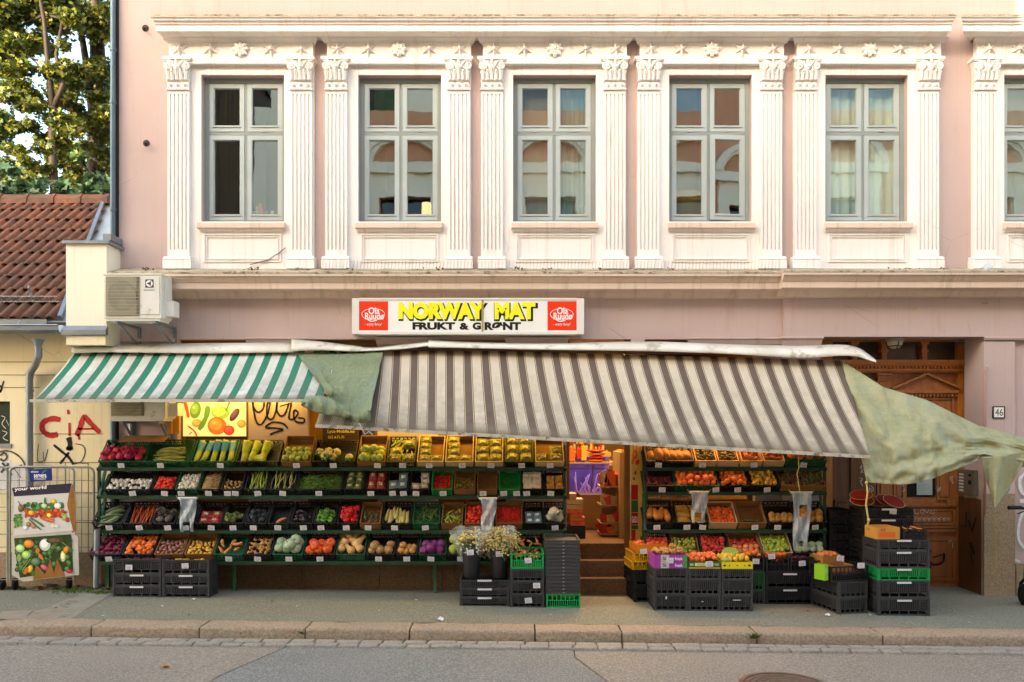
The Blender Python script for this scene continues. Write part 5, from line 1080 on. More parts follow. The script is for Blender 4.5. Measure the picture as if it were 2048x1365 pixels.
def crate_mesh(w, d, h, c, style='display'):
    key = (round(w, 3), round(d, 3), round(h, 3), c, style)
    if key in CC: return CC[key]
    mb = MB(); t = .010
    def wall(L, T):            # wall in local x 0..L, outward -y, z 0..h
        def bx(a, b, z0, z1, y0=-.0, y1=t, m=0): mb.box(a, b, y0, y1, z0, z1, m, T)
        if c in 'cw': bx(0, L, 0, h); return
        if style == 'tray':
            bx(0, L, 0, h - .006); bx(-.004, L + .004, h - .006, h, -.006, t)
            return
        bx(0, L, 0, h * .10); bx(0, L, h * .90, h); bx(-.003, L + .003, h * .94, h + .001, -.005, 0)
        for a in (0, L - .022): bx(a, a + .022, h * .10, h * .90)
        if style == 'stack':
            n = 5; iw = L - .044; s0 = h * .13; s1 = h * .29
            bx(.022, L - .022, h * .29, h * .33, -.004, t)
            for k in range(n + 1):
                a = .022 + iw * k / n; a = min(max(a, .022 + .006), L - .022 - .006); bx(a - .006, a + .006, h * .10, h * .29)
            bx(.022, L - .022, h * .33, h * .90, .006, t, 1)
            m = max(6, int(L / .026))
            for k in range(m):
                a = .03 + (L - .06) * k / (m - 1); bx(a - .004, a + .004, h * .36, h * .82, -.003, .006)
            for z in (.45, .62, .80): bx(.024, .024 + L * .14, h * z, h * z + .005, -.005, .004); bx(L - .024 - L * .14, L - .024, h * z, h * z + .005, -.005, .004)
            bx(.024 + L * .15, .024 + L * .15 + .008, h * .33, h * .9, -.006, .004); bx(L - .032 - L * .15, L - .024 - L * .15, h * .33, h * .9, -.006, .004)
            bx(0, .018, 0, h, -.008, 0); bx(L - .018, L, 0, h, -.008, 0); bx(0, L, h * .84, h * .87, -.004, .004)
        else:
            m = max(5, int(L / .028)); bx(.022, L - .022, h * .52, h * .58)
            for k in range(1, m):
                a = .022 + (L - .044) * k / m; bx(a - .0045, a + .0045, h * .10, h * .52); 
                if k % 2 == 0: bx(a - .007, a + .007, h * .58, h * .90)
    RZ = lambda a: Matrix.Rotation(R(a), 4, 'Z')
    wall(w, Matrix.Translation((-w / 2, 0, 0))); wall(w, Matrix.Translation((w / 2, d, 0)) @ RZ(180))
    wall(d - 2 * t, Matrix.Translation((w / 2, t, 0)) @ RZ(90)); wall(d - 2 * t, Matrix.Translation((-w / 2, d - t, 0)) @ RZ(-90))
    mb.box(-w / 2 + t, w / 2 - t, t, d - t, .004, .010)
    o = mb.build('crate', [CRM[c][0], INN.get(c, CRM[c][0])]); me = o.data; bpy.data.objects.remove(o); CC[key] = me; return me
def crate(M, w, d, h, c, lab, group, style='display', name=None):
    nm = name or {'c': 'cardboard_box', 'w': 'wooden_box'}.get(c, 'plastic_crate')
    o = bpy.data.objects.new(nm, crate_mesh(w, d, h, c, style)); COL.objects.link(o); o.matrix_world = M; WM[o.name] = M.copy()
    return tag(o, lab, {'c': 'cardboard box', 'w': 'wooden box'}.get(c, 'crate'), group)
# ================================================================ produce
def sph(n=6, r=1.0, pw=1.0): return [(max(math.sin(math.pi * i / n), .05) * r, -math.cos(math.pi * i / n)) for i in range(n + 1)]
def mk(fn, mts, smooth='all'):
    mb = MB(); fn(mb); o = mb.build('p', mts, smooth=smooth); me = o.data; bpy.data.objects.remove(o); return me
def pm(n, a, b=None, rough=.35, **k): return mat('skin_' + n, a, b or a, rough=rough, obrand=True, spec=.4, **k)
M_stem = mat('stem', '4a5a24', '5f6a2a')
def variants(fn, mts, n=3): return [mk(lambda mb, s=s: fn(mb, s), mts) for s in range(n)]
def round_(amp=.06, sz=.92, dimple=True):
    return lambda mb, s: mb.lathe([(.05, -.86 * sz), (.35, -.93 * sz), (.72, -.72 * sz), (.96, -.25 * sz), (1, .1), (.93, .5 * sz), (.66, .82 * sz), (.3, .90 * sz), (.05, .80 * sz)], 12, None, 0, nz=amp, sd=s * 3.7)
def long_(taper=.6, rr=.3, bend=.1, seg=8):
    def f(mb, s):
        n = 9; pts = []; rs = []
        for i in range(n):
            u = i / (n - 1); pts.append((bend * math.sin(math.pi * u) * (1 + s * .5), u * 2 - 1, bend * .5 * math.sin(3 * u + s))); e = math.sin(math.pi * min(1, max(0, .06 + u * .9))) ** .45
            rs.append(rr * e * (1 + (taper - 1) * u) * (1 + .06 * math.sin(7 * u + s)))
        mb.tube(pts, rs, seg)
    return f
def ribbed(lobes, amp, fl): return lambda mb, s: (mb.lathe([(r, z * fl) for r, z in [(.08, -.85), (.5, -.98), (.85, -.7), (1, 0), (.86, .7), (.5, .95), (.12, .82)]], lobes * 4, None, 0, lobes=lobes, amp=amp, nz=.05, sd=s), mb.tube([(0, 0, .8 * fl), (.04, .03, 1.05 * fl)], .09, 6, 1))
def pepper(mb, s): mb.lathe([(.1, -.95), (.55, -1), (.78, -.7), (.8, 0), (.98, .55), (.9, .9), (.4, .95), (.15, .8)], 16, None, 0, lobes=4, amp=.16, nz=.12, sd=s * 5); mb.tube([(0, 0, .8), (.05, 0, 1.25)], [.12, .08], 6, 1)
def squash(mb, s): mb.lathe([(.05, -1.0), (.4, -.98), (.62, -.7), (.66, -.35), (.5, .05), (.36, .4), (.36, .9), (.30, 1.15), (.05, 1.2)], 12, Matrix.Rotation(R(-90), 4, 'X'), 0, nz=.08, sd=s * 4); mb.tube([(0, 1.15, 0), (0, 1.3, 0)], .1, 6, 1)
def eggpl(mb, s): mb.lathe([(.05, -1), (.4, -.95), (.62, -.6), (.6, -.1), (.46, .5), (.3, .8), (.05, .85)], 12, Matrix.Rotation(R(-75), 4, 'X'), 0, nz=.05, sd=s); mb.lathe([(.38, .62), (.30, .86), (.1, 1.0), (.08, 1.25)], 8, Matrix.Rotation(R(-75), 4, 'X'), 1)
def cabbage(mb, s):
    mb.lathe(sph(8), 14, None, 0, nz=.07, sd=s * 3); 
    for k in range(5):
        a = k * 1.3 + s; M = Matrix.Rotation(a, 4, 'Z') @ Matrix.Rotation(R(55), 4, 'X') @ Matrix.Diagonal((.98, .98, .98, 1)); mb.lathe([(.05, 1.05), (.4, .99), (.66, .84), (.84, .62), (.97, .35)], 12, M, 1, nz=.14, sd=s + k, cap=False, nf=3)
def cauli(mb, s):
    r = random.Random(s)
    for k in range(26):
        v = Vector((r.gauss(0, 1), r.gauss(0, 1), abs(r.gauss(0, 1)))).normalized(); mb.ball(v * .68, (.34, .34, .3), 7, 5, nz=.2, sd=k)
    for k in range(6): a = k * 1.05; mb.ball((.8 * math.cos(a), .8 * math.sin(a), -.25), (.4, .4, .5), 6, 4, m=1)
def garlic(mb, s): mb.lathe([(.1, -.7), (.7, -.6), (1, -.1), (.85, .35), (.35, .7), (.15, 1.1), (.08, 1.35)], 16, None, 0, lobes=6, amp=.1, nz=.06, sd=s)
def gingr(mb, s):
    r = random.Random(s); mb.tube([(-.9, 0, 0), (-.3, .1, .05), (.3, -.05, 0), (.9, .1, 0)], [.3, .38, .34, .26], 7)
    for k in range(5): a = r.uniform(-.8, .8); q = r.uniform(0, 6.28); mb.tube([(a, 0, 0), (a + .2, .5 * math.cos(q), .5 * math.sin(q)), (a + .2, .7 * math.cos(q), .6 * math.sin(q))], [.25, .22, .12], 6)
def pillow(mb, s):
    def fn(u, v):
        a, b = u * 2 - 1, v * 2 - 1; h = (1 - a ** 4) * (1 - b ** 4); return (a * .5, b * .5, .26 * h * (1 + .55 * noise.noise(Vector((a * 3.2, b * 3.2, s * 9))) + .3 * noise.noise(Vector((a * 8, b * 8, s * 5)))))
    mb.grid(fn, 12, 12); mb.grid(lambda u, v: (u - .5, v - .5, -.01), 1, 1)
    mb.grid(lambda u, v: tuple(Vector(fn(.28 + .44 * u, .30 + .36 * v)) + Vector((0, 0, .012))), 4, 4, 1)
def bagk(mb, s):       # twisted-neck plastic bag
    mb.lathe([(.1, -.5), (.8, -.45), (1, 0), (.85, .4), (.4, .75), (.16, .95), (.3, 1.2), (.42, 1.35)], 16, None, 0, lobes=7, amp=.1, nz=.35, sd=s * 3, nf=3)
def punnet(mb, s): mb.add([(-.42, -.42, 0), (.42, -.42, 0), (.42, .42, 0), (-.42, .42, 0), (-.5, -.5, .3), (.5, -.5, .3), (.5, .5, .3), (-.5, .5, .3)], BOXF, 0); mb.grid(lambda u, v: (u * .94 - .47, v * .94 - .47, .31 + .05 * noise.noise(Vector((u * 5, v * 5, s * 7)))), 8, 8, 1); mb.box(-.25, .25, -.2, .2, .34, .35, 2)
def sleeve(mb, s):     # tall leafy head in a printed sleeve, lying along y
    mb.lathe([(.28, -1), (.36, -.6), (.34, 0), (.42, .5), (.5, .95), (.3, 1.05)], 12, Matrix.Rotation(R(-90), 4, 'X'), 0, lobes=6, amp=.12, nz=.14, sd=s, nf=3); mb.lathe([(.39, .0), (.44, .45), (.50, .80)], 12, Matrix.Rotation(R(-90), 4, 'X'), 1, nz=.1, sd=s, cap=False, nf=3)
def pine(mb, s):
    mb.lathe([(.3, -1), (.62, -.8), (.72, -.2), (.68, .4), (.5, .75), (.2, .85)], 14, Matrix.Rotation(R(-90), 4, 'X'), 0, lobes=14, amp=.08, nz=.1, sd=s)
    r = random.Random(s)
    for k in range(16): a = r.uniform(0, 6.28); q = r.uniform(.1, .5); mb.tube([(0, .75, 0), (q * math.cos(a) * .8, 1.2, q * math.sin(a) * .8), (q * 1.5 * math.cos(a), 1.2 + r.uniform(.3, .8), q * 1.5 * math.sin(a))], [.09, .07, .01], 4, 1)
def halfmelon(mb, s): mb.lathe([(.05, -.5), (.5, -.42), (.85, -.2), (1, 0)], 24, None, 1, cap=False); mb.lathe([(1.0, 0), (.95, .01)], 24, None, 2, cap=False); mb.lathe([(.95, .008), (.6, .015), (.05, .0)], 24, None, 0, cap=False)
def papaya(mb, s): mb.lathe([(.05, -1), (.35, -.9), (.5, -.4), (.42, .3), (.25, .8), (.05, .95)], 12, Matrix.Rotation(R(-90), 4, 'X'), 0, nz=.08, sd=s)
KD = {}
def kd(name): 
    if name in KD: return KD[name]
    T = {
     'beet': (round_(.1), ['5a1026', '7a1a34'], 'beetroot', 'vegetable'), 'tomatoR': (round_(.05, .85), ['c21f10', 'd93a18'], 'tomato', 'vegetable'), 'persimmon': (round_(.05, .85), ['d9501a', 'e87a1e'], 'persimmon', 'fruit'),
     'potatoP': (long_(.9, .62, .05), ['8f5a48', 'a87260'], 'potato', 'vegetable'), 'potatoY': (long_(.9, .7, .04), ['c9922e', 'e0b03c'], 'potato', 'vegetable'), 'sweet': (long_(.55, .42, .12), ['c06a30', 'd08448'], 'sweet_potato', 'vegetable'),
     'ginger': (gingr, ['b8843e', 'c99a54'], 'ginger_root', 'vegetable'), 'palesq': (ribbed(8, .12, .75), ['8fa07a', 'a9b890'], 'pale_squash', 'vegetable'), 'pumpkin': (ribbed(9, .14, .78), ['d9481a', 'e85e1c'], 'pumpkin', 'vegetable'),
     'butternut': (squash, ['cf9a55', 'ddb06c'], 'butternut_squash', 'vegetable'), 'celeriac': (lambda mb, s: mb.lathe(sph(9), 16, None, 0, nz=.22, sd=s * 4, nf=4), ['b58a50', '9c7540'], 'celeriac', 'vegetable'), 'turnip': (round_(.12), ['b97d34', 'c98e44'], 'turnip', 'vegetable'),
     'purplecab': (cabbage, ['6a1f5a', '82306c'], 'purple_cabbage', 'vegetable'), 'cabbage': (cabbage, ['8f9c2c', 'a8b040'], 'cabbage', 'vegetable'), 'zucchini': (long_(.8, .14, .08), ['5a6c3c', '8a9468'], 'zucchini', 'vegetable'), 'zucchiniD': (long_(.85, .2, .06), ['2f4420', '43582a'], 'zucchini', 'vegetable'),
     'rhubarb': (long_(.75, .055, .05, 6), ['9c3a1c', 'b8521f'], 'rhubarb_stalk', 'vegetable'), 'redpep': (pepper, ['b80f10', 'cc1c14'], 'red_pepper', 'vegetable'), 'greenpep': (pepper, ['3c6a1c', '5f8a24'], 'green_pepper', 'vegetable'),
     'eggplant': (eggpl, ['1c0f1c', '341a2c'], 'aubergine', 'vegetable'), 'corn': (long_(.5, .3, .06), ['c2a860', 'b8ae58'], 'corn_cob', 'vegetable'), 'okra': (long_(.5, .09, .1, 6), ['3c5a20', '567030'], 'cucumber', 'vegetable'),
     'chili': (long_(.4, .2, .12), ['8f9c28', 'a8b03c'], 'chilli_pepper', 'vegetable'), 'cherry': (round_(.03), ['b01410', 'c42014'], 'cherry_tomato', 'vegetable'), 'garlic': (garlic, ['d0c2ac', 'e4d8c6'], 'garlic_bulb', 'vegetable'), 'mush': (lambda mb, s: mb.lathe([(.4, -.8), (.42, -.2), (1, 0), (.9, .5), (.4, .8), (.05, .85)], 12, None, 0, nz=.06, sd=s), ['d8ccba', 'e8ddcc'], 'mushroom', 'vegetable'),
     'leek': (long_(1.2, .05, .12, 6), ['6a7a34', 'b0ac5a'], 'leek', 'vegetable'), 'celstalk': (long_(1.1, .07, .1, 6), ['7a8a2c', '9ca63c'], 'celery_stalk', 'vegetable'), 'cauli': (cauli, ['d6c27a', 'c2ae62'], 'cauliflower', 'vegetable'), 'kohl': (ribbed(5, .1, .9), ['a0a84c', '8c9a3c'], 'kohlrabi', 'vegetable'), 'fennel': (cabbage, ['bcc060', 'a8b04c'], 'fennel_bulb', 'vegetable'),
     'lettuce': (sleeve, ['9caa2c', 'c2bc3c'], 'bagged_lettuce', 'vegetable'), 'celery': (sleeve, ['8fa02c', 'aab43c'], 'celery_pack', 'vegetable'), 'bagpink': (bagk, ['b81c5c', 'c83040'], 'bag_of_vegetables', 'bag'), 'baggrey': (bagk, ['6a6258', '544a3e'], 'bag_of_vegetables', 'bag'), 'baggreen': (bagk, ['5c6a30', '7a8040'], 'bag_of_vegetables', 'bag'), 'bagred': (bagk, ['a81c20', 'c04038'], 'bag_of_vegetables', 'bag'), 'bagdark': (bagk, ['2a2a2c', '3c3c40'], 'bag_of_vegetables', 'bag'), 'bagwhite': (bagk, ['b0a890', 'c4beaa'], 'bag_of_vegetables', 'bag'),
     'pack': (pillow, ['6f6a1c', '8a7c28'], 'herb_pack', 'packet'), 'packg': (pillow, ['4a5a24', '5c6430'], 'salad_pack', 'packet'), 'packgold': (pillow, ['9c7024', 'b88430'], 'fruit_pack', 'packet'), 'packred': (pillow, ['8a2a1c', '9c3a28'], 'tomato_pack', 'packet'), 'punnetR': (punnet, ['6a1c1c', '7a2a24'], 'punnet', 'punnet'), 'punnetW': (punnet, ['c9b898', 'b8a684'], 'mushroom_punnet', 'punnet'), 'punnetB': (punnet, ['5a4c3a', '8a7c64'], 'punnet', 'punnet'),
     'appleR': (round_(.04), ['a81818', 'c2402a'], 'red_apple', 'fruit'), 'appleG': (round_(.04), ['8a9a28', 'a3ac38'], 'green_apple', 'fruit'), 'pear': (lambda mb, s: mb.lathe([(.1, -.8), (.7, -.75), (.92, -.3), (.8, .2), (.48, .7), (.35, 1.0), (.08, 1.1)], 12, None, 0, nz=.05, sd=s), ['8f9430', 'a8a83c'], 'pear', 'fruit'),
     'grapefruit': (round_(.03), ['d9602c', 'e87a34'], 'grapefruit', 'fruit'), 'orange': (round_(.03), ['d8641a', 'e07820'], 'orange', 'fruit'), 'lemon': (lambda mb, s: mb.lathe([(.08, -1.2), (.3, -1.0), (.75, -.6), (.9, 0), (.75, .6), (.3, 1.0), (.08, 1.2)], 10, None, 0), ['d0a028', 'deb238'], 'lemon', 'fruit'), 'tangerine': (round_(.04, .8), ['d9541a', 'e4661e'], 'tangerine', 'fruit'),
     'melon': (ribbed(10, .05, .95), ['c28a3a', 'b07c34'], 'melon', 'fruit'), 'papaya': (papaya, ['b8641c', 'c27c2c'], 'papaya', 'fruit'), 'mango': (long_(.8, .6, .08), ['b86a24', 'a85a24'], 'mango', 'fruit'), 'avocado': (long_(.7, .6, .05), ['3c3a1c', '50501f'], 'avocado', 'fruit'), 'pineapple': (pine, ['8a5424', 'a06a2c'], 'pineapple', 'fruit'), 'figs': (round_(.1), ['7a1420', '56702a'], 'fig', 'fruit'), 'pomelo': (round_(.05), ['c8742a', 'b8561f'], 'pomelo', 'fruit'),
     'watermelon': (halfmelon, ['8c1c10', '9c2414'], 'watermelon_half', 'fruit'), 'peach': (round_(.04), ['d06a34', 'e08a44'], 'peach', 'fruit'), 'plum': (round_(.05), ['4a1424', '6a2030'], 'plum', 'fruit')}
    fn, cs, nm, cat = T[name]; bag = name.startswith(('bag', 'pack', 'lettuce', 'celery')) and name != 'celstalk'
    two = {'pack': 'c8b07c', 'packg': 'c2b894', 'packgold': 'b88430', 'packred': 'c9b8a0', 'celery': '4a8aa8', 'lettuce': 'a8b03c', 'punnetR': 'b8a898', 'punnetW': 'e0d6c4', 'punnetB': '4f7a8c', 'watermelon': '2f5a24', 'pineapple': '5a5a28', 'cauli': '5f7a2c', 'purplecab': '7a2c66', 'cabbage': 'a3ac3c', 'fennel': 'a0aa44'}.get(name, '4a5a24')
    bs = 30 if name in ('celeriac', 'cauli', 'pineapple', 'ginger', 'potatoP', 'potatoY') else 12
    ms = [pm(name, cs[0], cs[1], rough=.18 if bag else .46, bump=.9 if bag else .15, bscale=bs if not bag else 9, scale=(1.6 if not bag else 3), lo=.4, hi=.7), pm(name + '_b', two, two, rough=.25 if bag else .5, bump=.3), pm(name + '_c', 'd8d0b8' if name != 'watermelon' else 'c9c79a', None)]
    KD[name] = (variants(fn, ms, 3), nm, cat); return KD[name]
rng = random.Random(99)
NMO = [('kiwi', 'kiwi', 'fruit'), ('brussels', 'brussels_sprout', 'vegetable'), ('snap peas', 'pea_pod', 'vegetable'), ('dark chillies', 'chilli_pepper', 'vegetable'), ('white onions', 'onion', 'vegetable'), ('radishes,', 'radish', 'vegetable'), ('turmeric', 'turmeric_root', 'vegetable'), ('yam', 'yam', 'vegetable'), ('cassava', 'cassava_root', 'vegetable'), ('taro', 'taro_root', 'vegetable'),
 ('striped melons', 'melon', 'fruit'), ('swedes', 'swede', 'vegetable'), ('red potato', 'potato', 'vegetable'), ('cherries in', 'cherry', 'fruit'), ('grape dropped', 'grape', 'fruit'), ('nectarine', 'nectarine', 'fruit'), ('brown root', 'root_vegetable', 'vegetable'), ('dried root', 'root_vegetable', 'vegetable'), ('white fruit', 'pale_fruit', 'fruit'), ('green peppers,', 'green_pepper', 'vegetable')]
def item(name, M, lab, grp):
    vs, nm, cat = kd(name)
    for k_, n_, c_ in NMO:
        if k_ in lab and not nm.startswith('bag'): nm, cat = n_, c_
    o = bpy.data.objects.new(nm, rng.choice(vs)); COL.objects.link(o); o.matrix_world = M; WM[o.name] = M; return tag(o, lab, cat, grp)
def rrot(k=1.0): return Matrix.Rotation(rng.uniform(-3.1, 3.1) * k, 4, 'Z') @ Matrix.Rotation(rng.uniform(-.6, .6) * k, 4, 'X') @ Matrix.Rotation(rng.uniform(-.6, .6) * k, 4, 'Y')
def fill(M, w, d, h, spec, lab, grp):
    kind, name, r = spec[0], spec[1], spec[2]; opt = spec[3] if len(spec) > 3 else {}
    iw, id_ = w - .03, d - .03; T = Matrix.Translation; S = lambda a, b=None, c=None: Matrix.Diagonal((a, b or a, c or a, 1))
    cov = min(1, opt.get('cov', .82) * 1.12); lift = opt.get('lift', .045); out = []
    if kind == 'pile':
        st = 1.86 * r; nr = int(id_ * cov / (st * .88)) or 1; nc = max(1, int(round(iw / st))); st = iw / nc
        for j in range(nr):
            off = .25 if j % 2 else -.25
            for i in range(nc):
                if rng.random() < opt.get('skip', .04): continue
                x = -iw / 2 + (i + .5 + off * .6) * st + rng.uniform(-.1, .1) * r; x = max(-iw / 2 + r * .9, min(iw / 2 - r * .9, x)); y = .015 + r + j * st * .88 + rng.uniform(-.08, .08) * r
                z = r + .012 + lift * 1.25 * (1 - .4 * j / nr) * rng.uniform(.7, 1.2); out.append((x, y, z, rrot() @ S(r * rng.uniform(.84, 1.1), r * rng.uniform(.86, 1.1), r * rng.uniform(.84, 1.06))))
        hp = opt.get('heap', 0) + (int(nr * nc * .32) if r < .05 and cov > .6 and nr * nc < 80 else (1 if cov > .65 else 0))
        if hp:
            for k in range(hp): out.append((rng.uniform(-iw / 2 + r, iw / 2 - r), rng.uniform(.05, id_ * cov * .7), r * 2.3 + lift, rrot() @ S(r)))
    elif kind == 'long':            # elongated things; ang: 0 = up the slope, 90 = across
        n = opt.get('n', 12); ang = opt.get('ang', 0); sp = opt.get('sp', 10); L = r
        for k in range(n):
            u = (k + .5) / n; a = R(ang + rng.uniform(-sp, sp)); hx = abs(math.sin(a)) * L; hy = abs(math.cos(a)) * L
            if ang > 45: x = rng.uniform(-.02, .02); y = .03 + u * id_ * cov
            else: x = (-iw / 2 + .02) + u * (iw - .04); y = .02 + hy + rng.uniform(0, max(.01, id_ * cov - 2 * hy))
            if opt.get('rand'): x = rng.uniform(-iw / 2 + hx * .8, iw / 2 - hx * .8) if iw > 1.6 * hx else 0; y = rng.uniform(.02 + hy * .9, max(.03 + hy, id_ * cov))
            out.append((x, y, .03 + rng.uniform(0, .05) + lift * .5, Matrix.Rotation(-a, 4, 'Z') @ Matrix.Rotation(rng.uniform(-.12, .12), 4, 'X') @ Matrix.Rotation(rng.uniform(-3, 3), 4, 'Y') @ S(L)))
    elif kind == 'grid':
        nc, nr = opt.get('nc', 2), opt.get('nr', 3); sx, sy = iw / nc, id_ * cov / nr
        for j in range(nr):
            for i in range(nc):
                if (i, j) in opt.get('gap', ()): continue
                hf = .5 if name in ('celery', 'lettuce', 'pineapple') else 1
                out.append((-iw / 2 + (i + .5) * sx + rng.uniform(-.006, .006), .02 + (j + .5) * sy, .045 + lift, Matrix.Rotation(rng.uniform(-.15, .15), 4, 'Z') @ Matrix.Rotation(rng.uniform(-.12, .2), 4, 'X') @ S(sx * .96, sy * 1.02 * hf, min(sx, sy) * opt.get('fat', 1.1))))
    for (x, y, z, Q) in out: item(name, M @ T((x, y, z)) @ Q, lab, grp if len(out) > 1 else grp)
def mass(M, w, d, h, kind, lab, cols):
    mb = MB(); iw, id_ = w - .03, d - .03; n = 420 if kind == 'beans' else 160; r = random.Random(int(w * 1000))
    for k in range(n):
        x, y = r.uniform(-iw / 2, iw / 2), r.uniform(.02, id_ * .8); z = .04 + .05 * (1 - abs(2 * x / iw)) * r.random() + .02; a = r.uniform(-1.2, 1.2) if kind == 'beans' else r.uniform(-2, 2); L = .05 if kind == 'beans' else .06; b = r.uniform(-.02, .02)
        dx, dy = L * math.cos(a), L * math.sin(a); mb.tube([(x - dx, y - dy, z), (x, y, z + .012 + b * .4), (x + dx, y + dy, z + b)], .0045 if kind == 'beans' else .006, 4)
    mb.v = [(max(-iw / 2, min(iw / 2, a)), max(.012, min(id_, b)), c) for a, b, c in mb.v]
    o = mb.build('green_beans' if kind == 'beans' else 'root_strands', mat('skin_' + kind, cols[0], cols[1], scale=25), smooth='all'); o.matrix_world = M; tag(o, lab, 'vegetables', kind='stuff')
M_paper = mat('tag_paper', 'e6e1dc', 'd2ccc8', rough=.5, obrand=True); M_ink = mat('tag_ink', '3a3a52', '5a5a70')
TAGS = []
for s in range(4):
    def f(mb, s=s):
        mb.box(-.042, .042, -.0015, 0, -.065, 0); r = random.Random(s)
        for row, (z, hh) in enumerate(((-.012, .004), (-.03, .008), (-.048, .008))):
            x = -.032 + r.uniform(0, .01)
            while x < .028:
                l = r.uniform(.004, .012); mb.box(x, x + l * .7, -.0022, -.0014, z - hh + r.uniform(-.003, .003), z, 1); x += l + r.uniform(.002, .006)
    mb = MB(); f(mb); o = mb.build('p', [M_paper, M_ink]); TAGS.append(o.data); bpy.data.objects.remove(o)
def price(p, lab, tilt=0.2, roll=None):
    o = bpy.data.objects.new('price_card', rng.choice(TAGS)); COL.objects.link(o)
    o.matrix_world = Matrix.Translation(p) @ Matrix.Rotation(rng.uniform(-.1, .1) if roll is None else roll, 4, 'Y') @ Matrix.Rotation(tilt, 4, 'X'); return tag(o, lab, 'price card', 'handwritten price cards')
# ================================================================ the two racks
M_rack = mat('rack_green', '1c3620', '24422a', scale=8, rough=.55, dirt=('5a3a1c', 10, .62)); M_rackL = mat('rack_green_light', '3c6a48', '2f5a3c', scale=8, rough=.5, dirt=('6a4a24', 10, .62))
TIER_L = [(-.26, 938, 50, .11), (-.32, 994, 46, .11), (-.38, 1063, 44, .12), (-.44, 1125, 43, .12)]
TN = ['top shelf', 'second shelf', 'third shelf', 'bottom shelf']
def rack(name, lab, tiers, px0, px1, legs, side_left):
    t = thing(name, lab, 'rack', P((px0 + px1) / 2, 1188, -.3))
    for (Y, py, a, h) in tiers:
        mb = MB(); mb.box(X(px0, Y), X(px1, Y), Y - .035, Y - .005, Z(py + 4, Y), Z(py - 3, Y)); mb.build('shelf_bar', M_rack, t)
        c = math.cos(R(a)); s = math.sin(R(a)); mb = MB(); y0, z0 = Y, Z(py - 3, Y); mb.add([(X(px0, Y), y0, z0), (X(px1, Y), y0, z0), (X(px1, Y), y0 + .38 * c, z0 + .38 * s - .012), (X(px0, Y), y0 + .38 * c, z0 + .38 * s - .012)], [(0, 1, 2, 3)]); mb.build('shelf_rail', M_rack, t, solid=.006)
    for px in (px0 + 4, px1 - 4):
        for (Ya, pa, _, _), (Yb, pb, _, _) in zip(tiers, tiers[1:]):
            mb = MB(); mb.bar((X(px, Yb), Yb - .02, Z(pb, Yb)), (X(px, Ya), Ya + .14, Z(pa, Ya) - .02), .03, .03); mb.build('side_strut', M_rackL, t)
            mb = MB(); mb.bar((X(px, Ya), Ya - .02, Z(pb, Ya)), (X(px, Ya), Ya - .02, Z(pa, Ya)), .03, .03); mb.build('side_post', M_rack, t)
        Y, py = tiers[-1][0], tiers[-1][1]; x = X(px, Y); mb = MB(); mb.bar((x, Y + .2, gz(x)), (x, Y + .2, Z(py, Y) + .02), .04, .04); mb.build('leg', M_rackL, t)
    for px in legs:
        x = X(px, -.25); mb = MB(); mb.bar((x, -.25, gz(x)), (x, -.25, Z(1124, -.25)), .04, .04); mb.build('leg', M_rackL, t)
    return t
rack('left_rack', 'long green steel rack with four sloping shelves left of the shop door', TIER_L, 196, 1133, (470, 870), True).name = 'vegetable_rack'
TIER_R = [(-.26, 938, 42, .11), (-.36, 987, 44, .11), (-.44, 1062, 44, .12), (-.52, 1122, 44, .12)]
rack('fruit_rack', 'green steel fruit rack with four sloping shelves right of the shop door', TIER_R, 1287, 1652, (), False)
mb = MB(); mb.tube([P(194, 1060, -.46), P(192, 1175, -.46)], .035, 8); tag(mb.build('post', M_zinc, smooth=True), 'short grey steel post at the left foot of the vegetable rack', 'post')
